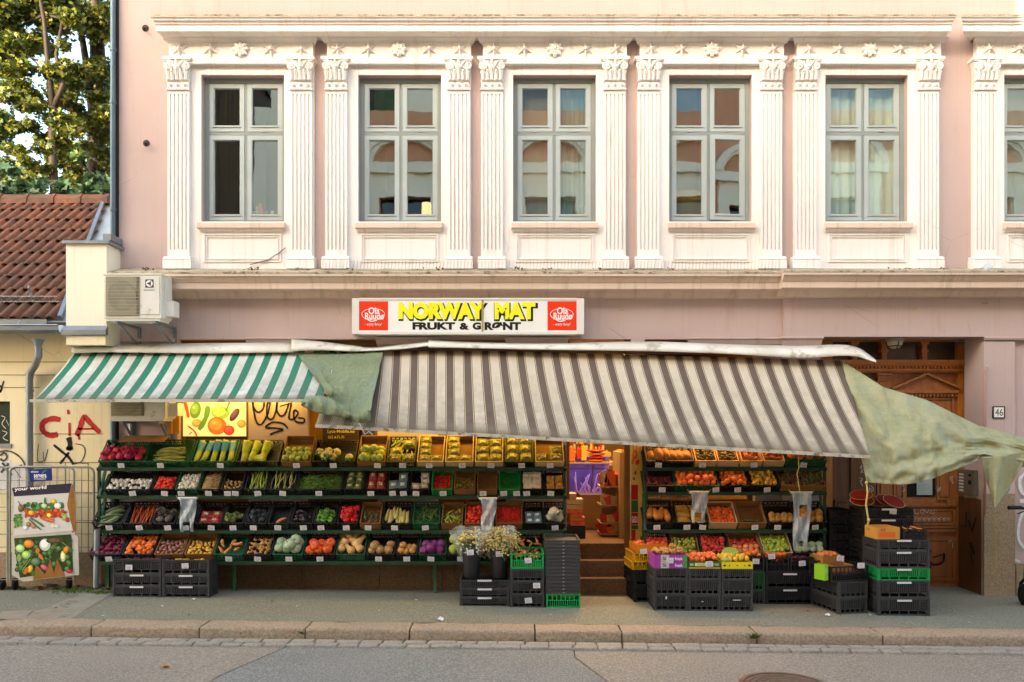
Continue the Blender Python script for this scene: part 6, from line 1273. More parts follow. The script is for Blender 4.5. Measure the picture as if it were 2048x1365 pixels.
def row(rn, tiers, k, items):
    Y, py, ang, h = tiers[k]; d = .36
    for it in items:
        x0, x1, c, what, spec = it[:5]; o = it[5] if len(it) > 5 else {}
        w = abs(X(x1, Y) - X(x0, Y)) - .006; dd = o.get('d', d); hh = o.get('h', h); cx = X((x0 + x1) / 2, Y)
        M = Matrix.Translation((cx, Y - .002, Z(py - 4, Y))) @ Matrix.Rotation(R(ang + rng.uniform(-1, 1)), 4, 'X'); M = M @ Matrix.Rotation(rng.uniform(-.01, .01), 4, 'Z')
        crate(M, round(w, 2), dd, hh, c, f"{CRM[c][1]} {'box' if c in 'cw' else 'crate'} holding {what}, {TN[k]} of {rn} rack", 'crates on the sloping racks')
        if c in 'cw' or o.get('liner'):
            mb = MB(); mb.box(-w / 2 + .012, w / 2 - .012, .012, dd - .012, .012, .016); mb.box(-w / 2 + .012, w / 2 - .012, dd - .016, dd - .012, .016, hh * .9); lo = mb.build('cardboard_liner', M_card); lo.matrix_world = M; tag(lo, f'cardboard liner under {what} on the {TN[k]} of the {rn} rack', 'cardboard')
        bxn = CRM[c][1].replace('cardboard', 'cardboard box') if c == 'c' else CRM[c][1] + (' box' if c == 'w' else ' crate'); lab = ('' if what.startswith('a ') else 'one of the ') + f'{what}, {bxn}, {TN[k]} of {rn} rack'; grp = f'{what}, {TN[k]}, {rn} rack'
        sp = spec if isinstance(spec, list) else [spec]
        for si, s_ in enumerate(sp):
            if si > 0: an = kd(s_[1])[1].replace('_', ' '); lab = f'{an} lying among {what}, {TN[k]} of {rn} rack'; grp = f'{an} among {what}, {TN[k]}, {rn} rack'
            if s_[0] == 'mass': mass(M, w, dd, hh, s_[1], lab.replace('one of the ', 'heap of '), s_[2])
            elif s_[0] == 'none': pass
            else: fill(M, w, dd, hh, s_, lab, grp)
        for tx in o.get('tags', [(x0 + x1) // 2 + rng.randint(-8, 8)]):
            q = Vector((X(tx, Y - .1), Y - hh * math.sin(R(ang)) - .012, Z(py - 5, Y) + hh * math.cos(R(ang)) * .62)); price(q, f'white price card for {what}, {TN[k]} of {rn} rack' + (' (left card)' if len(o.get('tags', [1])) > 1 and tx == o['tags'][0] else ''), R(ang) * .35)
row('left', TIER_L, 0, [
 (203, 293, 'g', 'magenta bags of radishes', ('pile', 'bagpink', .062, {'cov': .62, 'skip': .0}), {'tags': [241]}), (295, 383, 'g', 'bunched spring onions', ('long', 'leek', .19, {'n': 16, 'ang': 90, 'sp': 9, 'cov': .55}), {'tags': [320]}),
 (386, 473, 'g', 'celery in blue printed sleeves', ('grid', 'celery', 1, {'nc': 5, 'nr': 1, 'cov': .86, 'fat': .9}), {'tags': [440]}), (476, 560, 'k', 'bagged yellow green lettuce', [('grid', 'lettuce', 1, {'nc': 4, 'nr': 1, 'cov': .8, 'gap': [(3, 0)]}), ('long', 'lettuce', .09, {'n': 2, 'ang': 90, 'sp': 3, 'cov': .2, 'lift': .08})], {'tags': []}),
 (565, 624, 'c', 'green kohlrabi', ('pile', 'kohl', .042, {'cov': .5}), {'tags': [592], 'd': .44}), (627, 713, 'k', 'small cauliflowers', ('pile', 'cauli', .055, {'cov': .68, 'skip': .2}), {'tags': [666]}),
 (716, 772, 'c', 'pale fennel bulbs', ('pile', 'fennel', .048, {'cov': .6}), {'tags': [755], 'd': .44}), (775, 832, 'k', 'bags of long green peppers', [('long', 'chili', .06, {'n': 20, 'rand': 1, 'sp': 60, 'cov': .85}), ('grid', 'pack', 1, {'nc': 2, 'nr': 3, 'cov': .8, 'gap': [(0, 2), (1, 1)]})], {'tags': [805], 'd': .42}),
 (835, 888, 'w', 'flat packs of coriander', ('grid', 'pack', 1, {'nc': 2, 'nr': 4, 'gap': [(1, 1), (1, 2), (1, 3)], 'cov': .95}), {'tags': [858], 'd': .44}), (891, 947, 'w', 'packs of parsley', ('grid', 'pack', 1, {'nc': 2, 'nr': 4, 'gap': [(1, 1), (1, 2), (1, 3)], 'cov': .95}), {'tags': [924], 'd': .44}),
 (950, 1007, 'w', 'packs of dill', ('grid', 'pack', 1, {'nc': 2, 'nr': 3, 'cov': .8}), {'tags': [982], 'd': .44}), (1010, 1067, 'k', 'packs of mint', ('grid', 'pack', 1, {'nc': 2, 'nr': 3, 'cov': .95}), {'tags': [1043], 'd': .44}), (1070, 1128, 'w', 'packs of rocket', ('grid', 'pack', 1, {'nc': 2, 'nr': 3, 'cov': .8, 'gap': [(0, 1), (0, 2), (1, 2)]}), {'tags': [1100], 'd': .44})])
row('left', TIER_L, 1, [
 (213, 305, 'k', 'white garlic in sleeves', ('pile', 'garlic', .027, {'cov': .5, 'skip': .22}), {'tags': [263]}), (308, 352, 'k', 'bagged red tomatoes', ('pile', 'tomatoR', .027, {'cov': .7, 'heap': 4}), {'tags': [328]}), (355, 399, 'g', 'netted white onions', ('pile', 'garlic', .026, {'cov': .7}), {'tags': [361]}),
 (402, 441, 'k', 'pale root strands', ('mass', 'roots', ['b8935c', 'd0ae78']), {'tags': [416]}), (446, 487, 'k', 'brown turmeric', ('pile', 'ginger', .03, {'cov': .5}), {'tags': [454, 470]}), (492, 535, 'k', 'yellow green celery stalks', ('long', 'celstalk', .15, {'n': 16, 'sp': 8}), {'tags': [514]}),
 (538, 592, 'k', 'long green leeks', ('long', 'leek', .17, {'n': 11, 'sp': 14}), {'tags': [565]}), (595, 686, 'k', 'loose green beans', ('mass', 'beans', ['4a6a24', '5f7c2e']), {'tags': [637]}), (689, 729, 'k', 'packs of green herbs', ('grid', 'packg', 1, {'nc': 2, 'nr': 3, 'cov': .8}), {'tags': []}),
 (732, 773, 'k', 'square red tomato packs', ('grid', 'packred', 1, {'nc': 2, 'nr': 2, 'cov': .8}), {'tags': [741]}), (776, 818, 'k', 'punnets with white lids', ('grid', 'punnetB', 1, {'nc': 2, 'nr': 2, 'gap': [(0, 1)], 'cov': .7, 'fat': .6}), {'tags': [784, 806]}), (821, 861, 'k', 'dark berry punnets', ('grid', 'punnetR', 1, {'nc': 2, 'nr': 3, 'gap': [(0, 1), (0, 2)], 'cov': .7, 'fat': .6}), {'tags': [832]}),
 (864, 905, 'n', 'small red radishes', ('pile', 'cherry', .015, {'cov': .68}), {'tags': [886]}), (908, 951, 'c', 'green brussels sprouts', ('pile', 'chili', .024, {'cov': .6}), {'tags': []}), (954, 995, 'c', 'a few dark chillies', ('long', 'okra', .04, {'n': 7, 'rand': 1, 'sp': 60, 'cov': .5}), {'tags': [966]}),
 (998, 1040, 'n', 'green snap peas', ('long', 'okra', .05, {'n': 14, 'rand': 1, 'sp': 50, 'cov': .6}), {'tags': [1007, 1033]}), (1043, 1086, 'k', 'white mushroom punnets', ('grid', 'punnetW', 1, {'nc': 2, 'nr': 3, 'cov': .75, 'fat': .6}), {'tags': [1053]}), (1089, 1129, 'k', 'brown mushroom packs', ('grid', 'packgold', 1, {'nc': 2, 'nr': 2, 'cov': .6}), {'tags': [1102]})])
row('left', TIER_L, 2, [
 (190, 250, 'k', 'striped green zucchini', ('long', 'zucchini', .12, {'n': 13, 'ang': 62, 'sp': 12, 'cov': .7}), {'tags': [217]}), (253, 310, 'k', 'red orange rhubarb', ('long', 'rhubarb', .15, {'n': 22, 'sp': 12, 'lift': .05}), {'tags': [277]}), (313, 355, 'k', 'bagged brown celeriac', ('pile', 'baggrey', .058, {'cov': .62}), {'tags': [334]}),
 (358, 392, 'k', 'green bagged limes', ('pile', 'baggreen', .05, {'cov': .6}), {'tags': [370]}), (395, 446, 'k', 'bags of red long peppers', [('grid', 'packred', 1, {'nc': 2, 'nr': 2, 'cov': .55}), ('long', 'redpep', .03, {'n': 5, 'rand': 1, 'cov': .4})], {'tags': [422]}), (449, 490, 'k', 'bagged salad cucumbers', ('pile', 'baggreen', .048, {'cov': .55}), {'tags': [465]}),
 (493, 536, 'k', 'bagged shiny dark aubergines', ('pile', 'bagdark', .046, {'cov': .62}), {'tags': [506]}), (539, 581, 'k', 'a single brown yam', ('long', 'sweet', .07, {'n': 1, 'ang': 60, 'cov': .3}), {'tags': [555]}), (584, 628, 'k', 'round dark aubergines', ('pile', 'eggplant', .045, {'cov': .7}), {'tags': [606]}),
 (631, 673, 'k', 'glossy green peppers', ('pile', 'greenpep', .043, {'cov': .7}), {'tags': [641]}), (676, 718, 'k', 'glossy red peppers', ('pile', 'redpep', .043, {'cov': .85, 'heap': 1}), {'tags': [692]}), (721, 763, 'c', 'small dark avocados', ('pile', 'avocado', .036, {'cov': .6}), {'tags': [736]}),
 (766, 823, 'k', 'pale yellow corn cobs', ('long', 'corn', .10, {'n': 13, 'sp': 9}), {'tags': [789]}), (826, 880, 'g', 'long green cucumbers', ('long', 'okra', .08, {'n': 34, 'rand': 1, 'sp': 60, 'cov': .75}), {'tags': [850]}), (883, 926, 'c', 'yellow green peppers', ('long', 'chili', .05, {'n': 26, 'rand': 1, 'sp': 50, 'cov': .75, 'lift': .06}), {'tags': []}),
 (930, 988, 'c', 'ripe red vine tomatoes', ('pile', 'tomatoR', .034, {'cov': .9}), {'tags': []}), (991, 1045, 'c', 'bright cherry tomatoes', ('pile', 'cherry', .016, {'cov': .8}), {'tags': [1022]}), (1048, 1086, 'k', 'blue labelled punnets', ('grid', 'punnetB', 1, {'nc': 2, 'nr': 2, 'cov': .5, 'fat': .6}), {'tags': []}), (1089, 1130, 'k', 'a big bag of white cabbage', ('pile', 'bagwhite', .078, {'cov': .6}), {'tags': [1110]})])
row('left', TIER_L, 3, [
 (184, 246, 'k', 'dark red beetroots', ('pile', 'beet', .031, {'cov': .85}), {'tags': [216]}), (249, 310, 'k', 'glossy orange persimmons', ('pile', 'persimmon', .031, {'cov': .85, 'heap': 3}), {'tags': []}), (313, 371, 'c', 'pinkish brown potatoes', ('pile', 'potatoP', .029, {'cov': .75}), {'tags': []}),
 (373, 429, 'c', 'small yellow potatoes', ('pile', 'potatoY', .028, {'cov': .7}), {'tags': []}), (431, 490, 'g', 'orange sweet potatoes', ('pile', 'sweet', .06, {'cov': .7}), {'tags': [457]}), (493, 546, 'k', 'knobbly tan ginger', ('pile', 'ginger', .04, {'cov': .75, 'heap': 3}), {'tags': [515]}),
 (549, 608, 'g', 'pale green squashes', ('pile', 'palesq', .072, {'cov': .72, 'heap': 1, 'skip': 0}), {'tags': [577]}), (611, 671, 'k', 'small orange pumpkins', ('pile', 'pumpkin', .064, {'cov': .6, 'skip': 0}), {'tags': [639]}), (674, 732, 'g', 'smooth butternut squashes', ('long', 'butternut', .08, {'n': 12, 'rand': 1, 'sp': 70, 'cov': .9, 'lift': .06}), {'tags': []}),
 (735, 791, 'k', 'rough brown celeriac', ('pile', 'celeriac', .056, {'cov': .62}), {'tags': [757]}), (794, 836, 'k', 'yellow brown swedes', ('pile', 'turnip', .046, {'cov': .55}), {'tags': [813]}), (839, 893, 'g', 'purple cabbages', ('pile', 'purplecab', .058, {'cov': .75}), {'tags': [862]}), (896, 945, 'k', 'yellow green pointed cabbages', ('pile', 'cabbage', .062, {'cov': .75}), {'tags': [921]}),
 (948, 990, 'k', 'brown skinned yams', ('pile', 'potatoP', .04, {'cov': .7}), {'tags': []}), (993, 1032, 'g', 'reddish cassava roots', ('pile', 'sweet', .05, {'cov': .7}), {'tags': []}), (1035, 1086, 'k', 'long brown taro roots', ('pile', 'sweet', .055, {'cov': .8}), {'tags': []})])
row('right', TIER_R, 0, [
 (1291, 1386, 'k', 'small ripe pineapples', ('long', 'pineapple', .10, {'n': 6, 'sp': 8, 'cov': .5, 'lift': .05}), {'tags': [1318]}), (1389, 1431, 'w', 'dark kiwis', ('pile', 'avocado', .035, {'cov': .8}), {'tags': [1406]}), (1433, 1476, 'w', 'dark ripe avocados', ('pile', 'avocado', .035, {'cov': .8}), {'tags': []}),
 (1480, 1523, 'w', 'green orange mangoes', ('pile', 'mango', .040, {'cov': .8}), {'tags': [1509]}), (1525, 1567, 'w', 'ripe orange mangoes', ('pile', 'mango', .040, {'cov': .8}), {'tags': []}), (1570, 1650, 'g', 'large orange pomelos', ('pile', 'pomelo', .058, {'cov': .5, 'lift': .06}), {'tags': [1609]})])
row('right', TIER_R, 1, [
 (1291, 1346, 'k', 'dark plums', ('pile', 'plum', .026, {'cov': .5}), {'tags': [1325]}), (1349, 1435, 'g', 'pink orange grapefruits', ('pile', 'grapefruit', .040, {'cov': .8, 'skip': 0}), {'tags': [1432]}), (1438, 1496, 'k', 'bright oranges', ('pile', 'orange', .036, {'cov': .9, 'heap': 2}), {'tags': [1476]}),
 (1499, 1556, 'k', 'yellow lemons', ('pile', 'lemon', .030, {'cov': .9, 'heap': 2}), {'tags': [1535]}), (1559, 1648, 'c', 'red and green figs', ('pile', 'figs', .024, {'cov': .8}), {'tags': []})])
row('right', TIER_R, 2, [
 (1291, 1347, 'k', 'netted papayas', ('long', 'papaya', .10, {'n': 4, 'sp': 20}), {'tags': [1314]}), (1350, 1414, 'k', 'golden fruit packs', ('grid', 'packgold', 1, {'nc': 2, 'nr': 3, 'cov': .8}), {'tags': [1374, 1406]}), (1417, 1472, 'w', 'small orange tangerines', ('pile', 'tangerine', .025, {'cov': .88, 'skip': 0}), {'tags': []}),
 (1475, 1530, 'c', 'a few green avocados', ('pile', 'avocado', .038, {'cov': .3}), {'tags': [1510]}), (1533, 1590, 'k', 'yellow honey melons', ('pile', 'melon', .045, {'cov': .4}), {'tags': [1556]}), (1593, 1650, 'k', 'orange netted melons', ('pile', 'melon', .055, {'cov': .6, 'heap': 1}), {'tags': [1631]})])
row('right', TIER_R, 3, [
 (1289, 1341, 'k', 'dark red apples', ('pile', 'appleR', .033, {'cov': .8}), {'tags': []}), (1344, 1397, 'c', 'yellow green pears', ('pile', 'pear', .030, {'cov': .7}), {'tags': []}), (1400, 1456, 'k', 'shiny red apples', ('pile', 'appleR', .034, {'cov': .85, 'heap': 2}), {'tags': []}),
 (1459, 1521, 'c', 'large orange peaches', [('pile', 'peach', .038, {'cov': .5}), ('pile', 'appleR', .032, {'cov': .8, 'lift': .01})], {'tags': []}), (1524, 1582, 'w', 'small green apples', ('pile', 'appleG', .030, {'cov': .8}), {'tags': []}), (1585, 1650, 'k', 'pale striped melons', ('pile', 'palesq', .05, {'cov': .5}), {'tags': []})])
# ================================================================ stacks of crates on the pavement
TR = Matrix.Translation
def stack(px0, px1, Y, levels, d, desc, grp, rz=0, cards=True, style='stack', zb=None, topspec=None, name=None):
    w = (px1 - px0) * (D + Y) / F; cx = X((px0 + px1) / 2, Y); z = gz(cx) if zb is None else zb; n = len(levels); ords = ['bottom', 'second', 'third', 'fourth', 'fifth', 'sixth', 'seventh', 'eighth', 'ninth', 'tenth', 'eleventh', 'twelfth', 'thirteenth', 'fourteenth', 'fifteenth', 'sixteenth']
    for i, (h, c) in enumerate(levels):
        M = TR((cx + rng.uniform(-.004, .004), Y + rng.uniform(-.004, .004), z)) @ Matrix.Rotation(rz + rng.uniform(-.008, .008), 4, 'Z')
        pos = 'topmost' if i == n - 1 and n > 1 else ords[i]
        o = crate(M, round(w, 2), d, round(h - .002, 3), c, f'{CRM[c][1]} crate, {pos} of {desc}', grp, style, name)
        if cards and style == 'stack' and c in 'kygn' and w > .5:
            mb = MB(); mb.box(-.085, .085, -.012, -.009, h * .82, h * .82 + .022); lo = mb.build('label_card', M_paper, o, local=True); WM[lo.name] = M
        z += h
    return TR((cx, Y, z)) @ Matrix.Rotation(rz, 4, 'Z'), w, z
def toplabel(M, w, d, h, c, lab, spec, content, grp='produce boxes on the crate stacks', style='display', dz=0, tg=None):
    crate(M, round(w, 2), d, h, c, lab, grp, style)
    if spec: fill(M, w, d, h, spec, content, content)
ga = 'crates stacked on the pavement'
M1, w1, z1 = stack(226, 322, -.70, [(.14, 'y'), (.145, 'y')], .27, 'the leftmost stack beside the grey post', ga)
toplabel(M1, w1, .27, .19, 'y', 'grey crate of red potatoes, topmost of the leftmost stack', ('pile', 'plum', .03, {'cov': .95, 'lift': .09}), 'red potato in the top crate of the leftmost stack', ga, 'stack')
M1, w1, z1 = stack(325, 418, -.70, [(.145, 'y'), (.14, 'y')], .27, 'the stack right of the leftmost one', ga)
toplabel(M1, w1, .27, .185, 'y', 'grey crate of yellow potatoes, topmost of the second stack', ('pile', 'potatoY', .03, {'cov': .95, 'lift': .09}), 'yellow potato in the top crate of the second stack', ga, 'stack')
for px, py in ((258, 1134), (370, 1131)): price(P(px, py - 4, -.725), 'large white price card on the %s left pavement stack' % ('first' if px == 258 else 'second'), 0)
stack(921, 1018, -1.0, [(.105, 'y'), (.105, 'y'), (.105, 'y')], .38, 'the low stack under the flower buckets', ga)
zb = gz(-.3) + .315
M_buck = mat('bucket_black', '1f1e20', '28272a', rough=.45, spec=.5)
def bucket(px, Y, lab, flower, flab, rs):
    t = thing('flower_bucket', lab, 'bucket', (X(px, Y), Y, zb)); mb = MB(); mb.lathe([(.088, 0), (.092, .01), (.118, .33), (.126, .335), (.126, .355), (.12, .36), (.112, .34), (.09, .02)], 24); mb.build('bucket', M_buck, t, local=True, smooth=50)
    mb = MB()
    for z in (.31, .325): mb.lathe([(.121, z), (.123, z + .005), (.121, z + .01)], 24, cap=False)
    mb.build('rim', M_buck, t, local=True, smooth='all')
    q = thing('flower_bunch', flab, 'flowers', (X(px, Y), Y, zb + .1)); r = random.Random(rs); st = MB(); fl = MB(); lf = MB()
    for k in range(90 if flower == 'dry' else 46):
        a = r.uniform(0, 6.28); rr = (r.random() ** .6) * (.24 if flower == 'dry' else .17); h = r.uniform(.33, .52) - rr * .5; x, y = rr * math.cos(a), rr * math.sin(a) * .8; st.tube([(x * .25, y * .25, 0), (x * .5, y * .5, h * .6), (x, y, h)], .003, 4)
        if flower == 'dry':
            for _ in range(9): fl.ball((x + r.gauss(0, .03), y + r.gauss(0, .03), h + r.gauss(0, .03)), r.uniform(.007, .014), 5, 3, r.choice((0, 1, 1)))
        else:
            if k % 3 == 0: 
                R_ = r.uniform(.024, .042)
                for _ in range(11): b = r.uniform(0, 6.28); c_ = r.uniform(-.4, 1); fl.ball((x + R_ * math.cos(b) * .8, y + R_ * math.sin(b) * .7, h + R_ * .4 * c_), (R_ * .45, R_ * .45, R_ * .35), 5, 3, r.choice((0, 0, 1)))
            else:
                for _ in range(4): fl.ball((x + r.gauss(0, .02), y + r.gauss(0, .02), h - .02 + r.gauss(0, .025)), r.uniform(.008, .015), 5, 3, r.choice((1, 2, 2)))
        for _ in range(3): b = Vector((x * .7, y * .7, h * r.uniform(.45, .85))); e = b + Vector((r.gauss(0, .04), r.gauss(0, .03), r.uniform(.03, .08))); s_ = Vector((.007, .004, 0)); lf.add([b, (b + e) / 2 + s_, e, (b + e) / 2 - s_], [(0, 1, 2, 3)])
    st.build('stems', mat('stem_green', '4f6234', '6f7c4a', scale=20), q, local=True); lf.build('foliage', mat('foliage_grey', '6a7a58', '8c9a74', scale=20), q, local=True)
    cs = [('petal_yellow', 'e0c41c', 'ecd640'), ('petal_pale', 'c2a860', 'd8c48a'), ('petal_white', 'c8c4a8', 'dcd8c0')] if flower != 'dry' else [('dry_straw', 'b0923c', 'c4a850'), ('dry_pale', 'c8b470', 'd8c888'), ('x', 'c0b080', None)]
    fl.build('blossoms', [mat(*c, scale=30) for c in cs], q, local=True, smooth='all')
    wr = MB()
    for j, (dx, dy) in enumerate(((-.09, .02), (.06, -.03), (.0, .07))):
        Mx = TR((dx, dy, 0)) @ Matrix.Rotation(dx * 2.2, 4, 'Y'); wr.lathe([(.02, .12), (.05, .25), (.085, .42), (.10, .50)], 14, Mx, 0, lobes=5, amp=.15, nz=.12, sd=j, cap=False, nf=6)
    g = NT('clear_wrap'); g.b.inputs['Roughness'].default_value = .12; g.b.inputs['Alpha'].default_value = .22; g.col(lin('e8e8e0')); wr.build('clear_wrap', g.m, q, local=True, smooth='all')
bucket(943, -.82, 'black bucket of yellow chrysanthemums, left one on the low crate stack', 'yel', 'bunches of yellow chrysanthemums in clear wrap in the left bucket', 4)
bucket(999, -.80, 'black bucket of dried flowers, right one on the low crate stack', 'dry', 'cream dried statice flowers in the right black bucket', 6)
price(P(940, 1100, -.96), 'light blue price card on the left flower bucket', 0); price(P(998, 1103, -.94), 'light blue price card on the right flower bucket', 0)
M1, w1, z1 = stack(1021, 1088, -1.05, [(.155, 'y'), (.155, 'y'), (.155, 'y')], .56, 'the narrow stack between buckets and folded crates', ga)
toplabel(M1, w1, .56, .18, 'n', 'bright green crate on top of the narrow stack beside the buckets', ('pile', 'sweet', .05, {'cov': .9, 'lift': .06}), 'brown cassava root in the bright green crate', ga, 'display')
for px, py, l in ((1056, 1116, 'white price card on the bright green crate by the buckets'), (1056, 1196, 'white card on the bottom crate of the narrow stack'), (1073, 1166, 'small yellow card on the middle crate of the narrow stack')): price(P(px, py, -1.07), l, 0)
M1, w1, z1 = stack(1092, 1161, -1.05, [(.165, 'n')], .56, 'the tall tower of folded crates', ga, style='display')
stack(1091, 1160, -1.05, [(.0432, 'y')] * 15, .56, 'the tall tower of nested trays by the shop steps', 'nested crates of the tall tower', zb=z1, style='tray', name='folded_crate')
mb = MB()
for k in range(15): mb.box(X(1127, -1.05) - .012, X(1127, -1.05) + .012, -1.064, -1.058, z1 + k * .0432 + .012, z1 + k * .0432 + .024)
tag(mb.build('clip_strip', mat('clip_light', '8a8686')), 'column of small pale clips down the folded crate tower', 'clip strip')
# ---- right group: three columns of crates with cartons on top
def carton(M, w, d, h, fc, lab, cat='cardboard box', marks=None, grp=None, spec=None, content=None):
    o = bpy.data.objects.new('fruit_carton', crate_mesh(w, d, h, 'c')); mb = MB(); t_ = .008
    for a in ((-w / 2, w / 2, 0, t_), (-w / 2, w / 2, d - t_, d), (-w / 2, -w / 2 + t_, t_, d - t_), (w / 2 - t_, w / 2, t_, d - t_)): mb.box(*a, 0, h)
    mb.box(-w / 2 + t_, w / 2 - t_, t_, d - t_, 0, .006); bpy.data.objects.remove(o)
    ob = mb.build('fruit_carton', mat('carton_' + fc, fc, rough=.6)); ob.matrix_world = M; WM[ob.name] = M.copy(); tag(ob, lab, cat, grp)
    for (kind, col, a, b, c, e, *tx) in marks or []:
        x0, x1, zz0, zz1 = -w / 2 + a * w, -w / 2 + b * w, c * h, e * h; mt_ = mat('ink_' + col, col, rough=.6)
        if kind == 'r': m_ = MB(); m_.box(x0, x1, -.002, -.0005, zz0, zz1); m_.build('printed_band', mt_, ob, local=True)
        elif kind == 'e': m_ = MB(); m_.prism_y([((x0 + x1) / 2 + (x1 - x0) / 2 * math.cos(q * .52), (zz0 + zz1) / 2 + (zz1 - zz0) / 2 * math.sin(q * .52)) for q in range(12)], -.0026, -.0012); m_.build('printed_oval', mt_, ob, local=True)
        else: text_mb(tx[0], x0, x1, zz0, zz1, -.0032, .02).build('lettering', mt_, ob, local=True)
    if spec: fill(M, w, d, h, spec, content, content)
    return ob
cols3 = [(1308, 1375, 'left', .56), (1377, 1441, 'middle', .56), (1443, 1506, 'right', .56)]
tops = {}
for a, b, nm, d in cols3:
    tops[nm] = stack(a, b, -1.14, [(.19, 'y'), (.19, 'y'), (.125, 'y')], d, f'the {nm} column in the front row of small crates', ga)
M1, w1, z1 = tops['left']
pk = [('r', 'b8b4ac', .20, .45, .0, 1.0), ('r', '2f9a2c', .88, 1.0, .15, 1.0), ('t', '4a2a4a', .26, .36, .2, .75, 'Si'), ('t', 'f0e0f0', .62, .86, .2, .7, 'fresk')]
carton(M1, w1 - .004, .38, .078, '9c3c94', 'purple fruit carton with white panel and green corner, lower of two', marks=pk)
carton(M1 @ TR((0, 0, .079)), w1 - .004, .38, .078, '9c3c94', 'purple fruit carton with white panel and green corner, upper of two', marks=pk, spec=('pile', 'ginger', .05, {'cov': .9}), content='brown root in the upper purple carton')
M1, w1, z1 = tops['middle']
carton(M1, w1 - .004, .38, .085, '3c5c30', 'green carton with yellow base holding red and peach fruit', marks=[('r', 'c9a42c', .0, 1.0, .0, .16), ('r', 'e8d88a', .2, .78, .34, .78), ('t', 'b8861c', .26, .52, .4, .74, 'GUA'), ('t', 'd8e0c0', .04, .16, .4, .7, 'FRESH'), ('t', 'd8e0c0', .82, .96, .4, .7, 'FRUIT')], spec=('pile', 'grapefruit', .034, {'cov': .95, 'heap': 5, 'lift': .06}), content='pinkish orange fruit in the green carton')
M1, w1, z1 = tops['right']
carton(M1, w1 - .004, .38, .08, 'e0c814', 'yellow carton with dark dots holding yellow fruit', marks=[('e', '2a3a14', .05, .14, .35, .65), ('e', '2a3a14', .84, .94, .35, .65), ('e', '3a3414', .23, .27, .38, .6), ('e', '3a3414', .48, .52, .38, .6), ('e', '3a3414', .72, .76, .38, .6)], spec=('pile', 'lemon', .034, {'cov': .95, 'heap': 4, 'lift': .05}), content='yellow lemon in the yellow carton')
item('fennel', M1 @ TR((-.13, .05, .10)) @ Matrix.Diagonal((.05, .05, .035, 1)), 'pale white fruit at the left corner of the yellow carton', 'x'); 
t = thing('melon_half', 'halved green melon with seeds leaning behind the yellow carton', 'melon', M1 @ Vector((-.03, .2, .10))); Mh = TR(M1 @ Vector((-.03, .2, .17))) @ Matrix.Rotation(R(75), 4, 'X') @ Matrix.Diagonal((.10, .06, .07, 1)); mb = MB(); mb.lathe([(.05, -1), (.6, -.8), (.95, -.3), (1, 0)], 20, Mh, cap=False); mb.build('rind', mat('melon_rind', 'a8b428', 'c2c43c', scale=8), t, smooth='all'); mb = MB(); mb.lathe([(1, 0), (.7, .01), (.05, .02)], 20, Mh); mb.build('flesh', mat('melon_flesh', '7a9a3c', 'b8c04c', scale=40), t)
for px, py, l in ((1340, 1116, 'white price card on the purple cartons'), (1418, 1123, 'light blue price card on the green fruit carton')): price(P(px, py, -1.165), l, 0)
for k, (px, py, s) in enumerate(((1331, 1193, 0), (1403, 1203, 1), (1466, 1200, 1))):
    mb = MB(); mb.pbox(px, px + 3, py, py + 6, -1.152, -1.149) if s == 0 else mb.pbox(px, px + 12 * (k == 2) + 4, py, py + 1.5, -1.152, -1.149); tag(mb.build('torn_label', M_paper), ['torn white sticker on the lower left small crate', 'scraps of white label on the lower middle small crate', 'strip of white label on the lower right small crate'][k], 'sticker')
M1, w1, z1 = stack(1268, 1330, -.66, [(.2, 'k'), (.2, 'k')], .5, 'the stack at the right side of the shop steps', ga, rz=.10)
M2 = M1 @ TR((-.02, .02, 0)); crate(M2, round(w1, 2), .42, .10, 'o', 'yellow crate, lower one on the stack right of the shop steps', ga); crate(M2 @ TR((.02, .01, .10)), round(w1, 2), .42, .11, 'o', 'yellow crate, upper one on the stack right of the shop steps', ga)
carton(M2 @ TR((.07, .05, .21)), .40, .36, .10, 'd97a14', 'orange carton with open flaps on top of the yellow crates', spec=('pile', 'tangerine', .026, {'cov': .9}), content='orange fruit in the open orange carton')
price(P(1287, 1098, -.70), 'white price card on the yellow crates', 0)
M1, w1, z1 = stack(1484, 1529, -.72, [(.16, 'y'), (.24, 'g')], .4, 'the half hidden stack behind the small crates', ga)
toplabel(M1, w1, .4, .2, 'k', 'black crate of oranges behind the yellow carton', ('pile', 'orange', .038, {'cov': .95, 'lift': .12}), 'orange in the black crate behind the yellow carton', ga)
M1, w1, z1 = stack(1531, 1628, -.72, [(.2, 'k'), (.2, 'k')], .4, 'the wide stack under the right rack', ga)
for a, (nm, sp) in enumerate((('persimmons', ('pile', 'persimmon', .03, {'cov': .9, 'lift': .12})), ('dark plums', ('pile', 'plum', .028, {'cov': .9, 'lift': .10})))):
    MM = M1 @ TR((-w1 / 4 + a * w1 / 2, 0, 0)); toplabel(MM, w1 / 2 - .01, .4, .18, 'k', f'black crate of {nm} on the wide stack under the right rack', sp, f'{nm} in the crate on the wide stack', ga)
for px, py, l in ((1512, 1118, 'cream price card on the black orange crate'), (1543, 1108, 'white price card on the persimmon crate'), (1604, 1122, 'small white card on the plum crate')): price(P(px, py, -.745), l, 0)
M1, w1, z1 = stack(1674, 1738, -1.2, [(.19, 'y'), (.19, 'y')], .56, 'the turned stack beside the tallest pavement stack', ga, rz=.22)
toplabel(M1 @ TR((-.03, .02, 0)), .5, .44, .18, 'k', 'black crate with cartons inside on the turned stack', ('pile', 'plum', .02, {'cov': .5}), 'dark cherries in the black crate on the turned stack', ga)
carton(M1 @ TR((-.06, .10, .06)), .28, .2, .12, '9c6a34', 'brown carton standing inside the black crate of the turned stack')
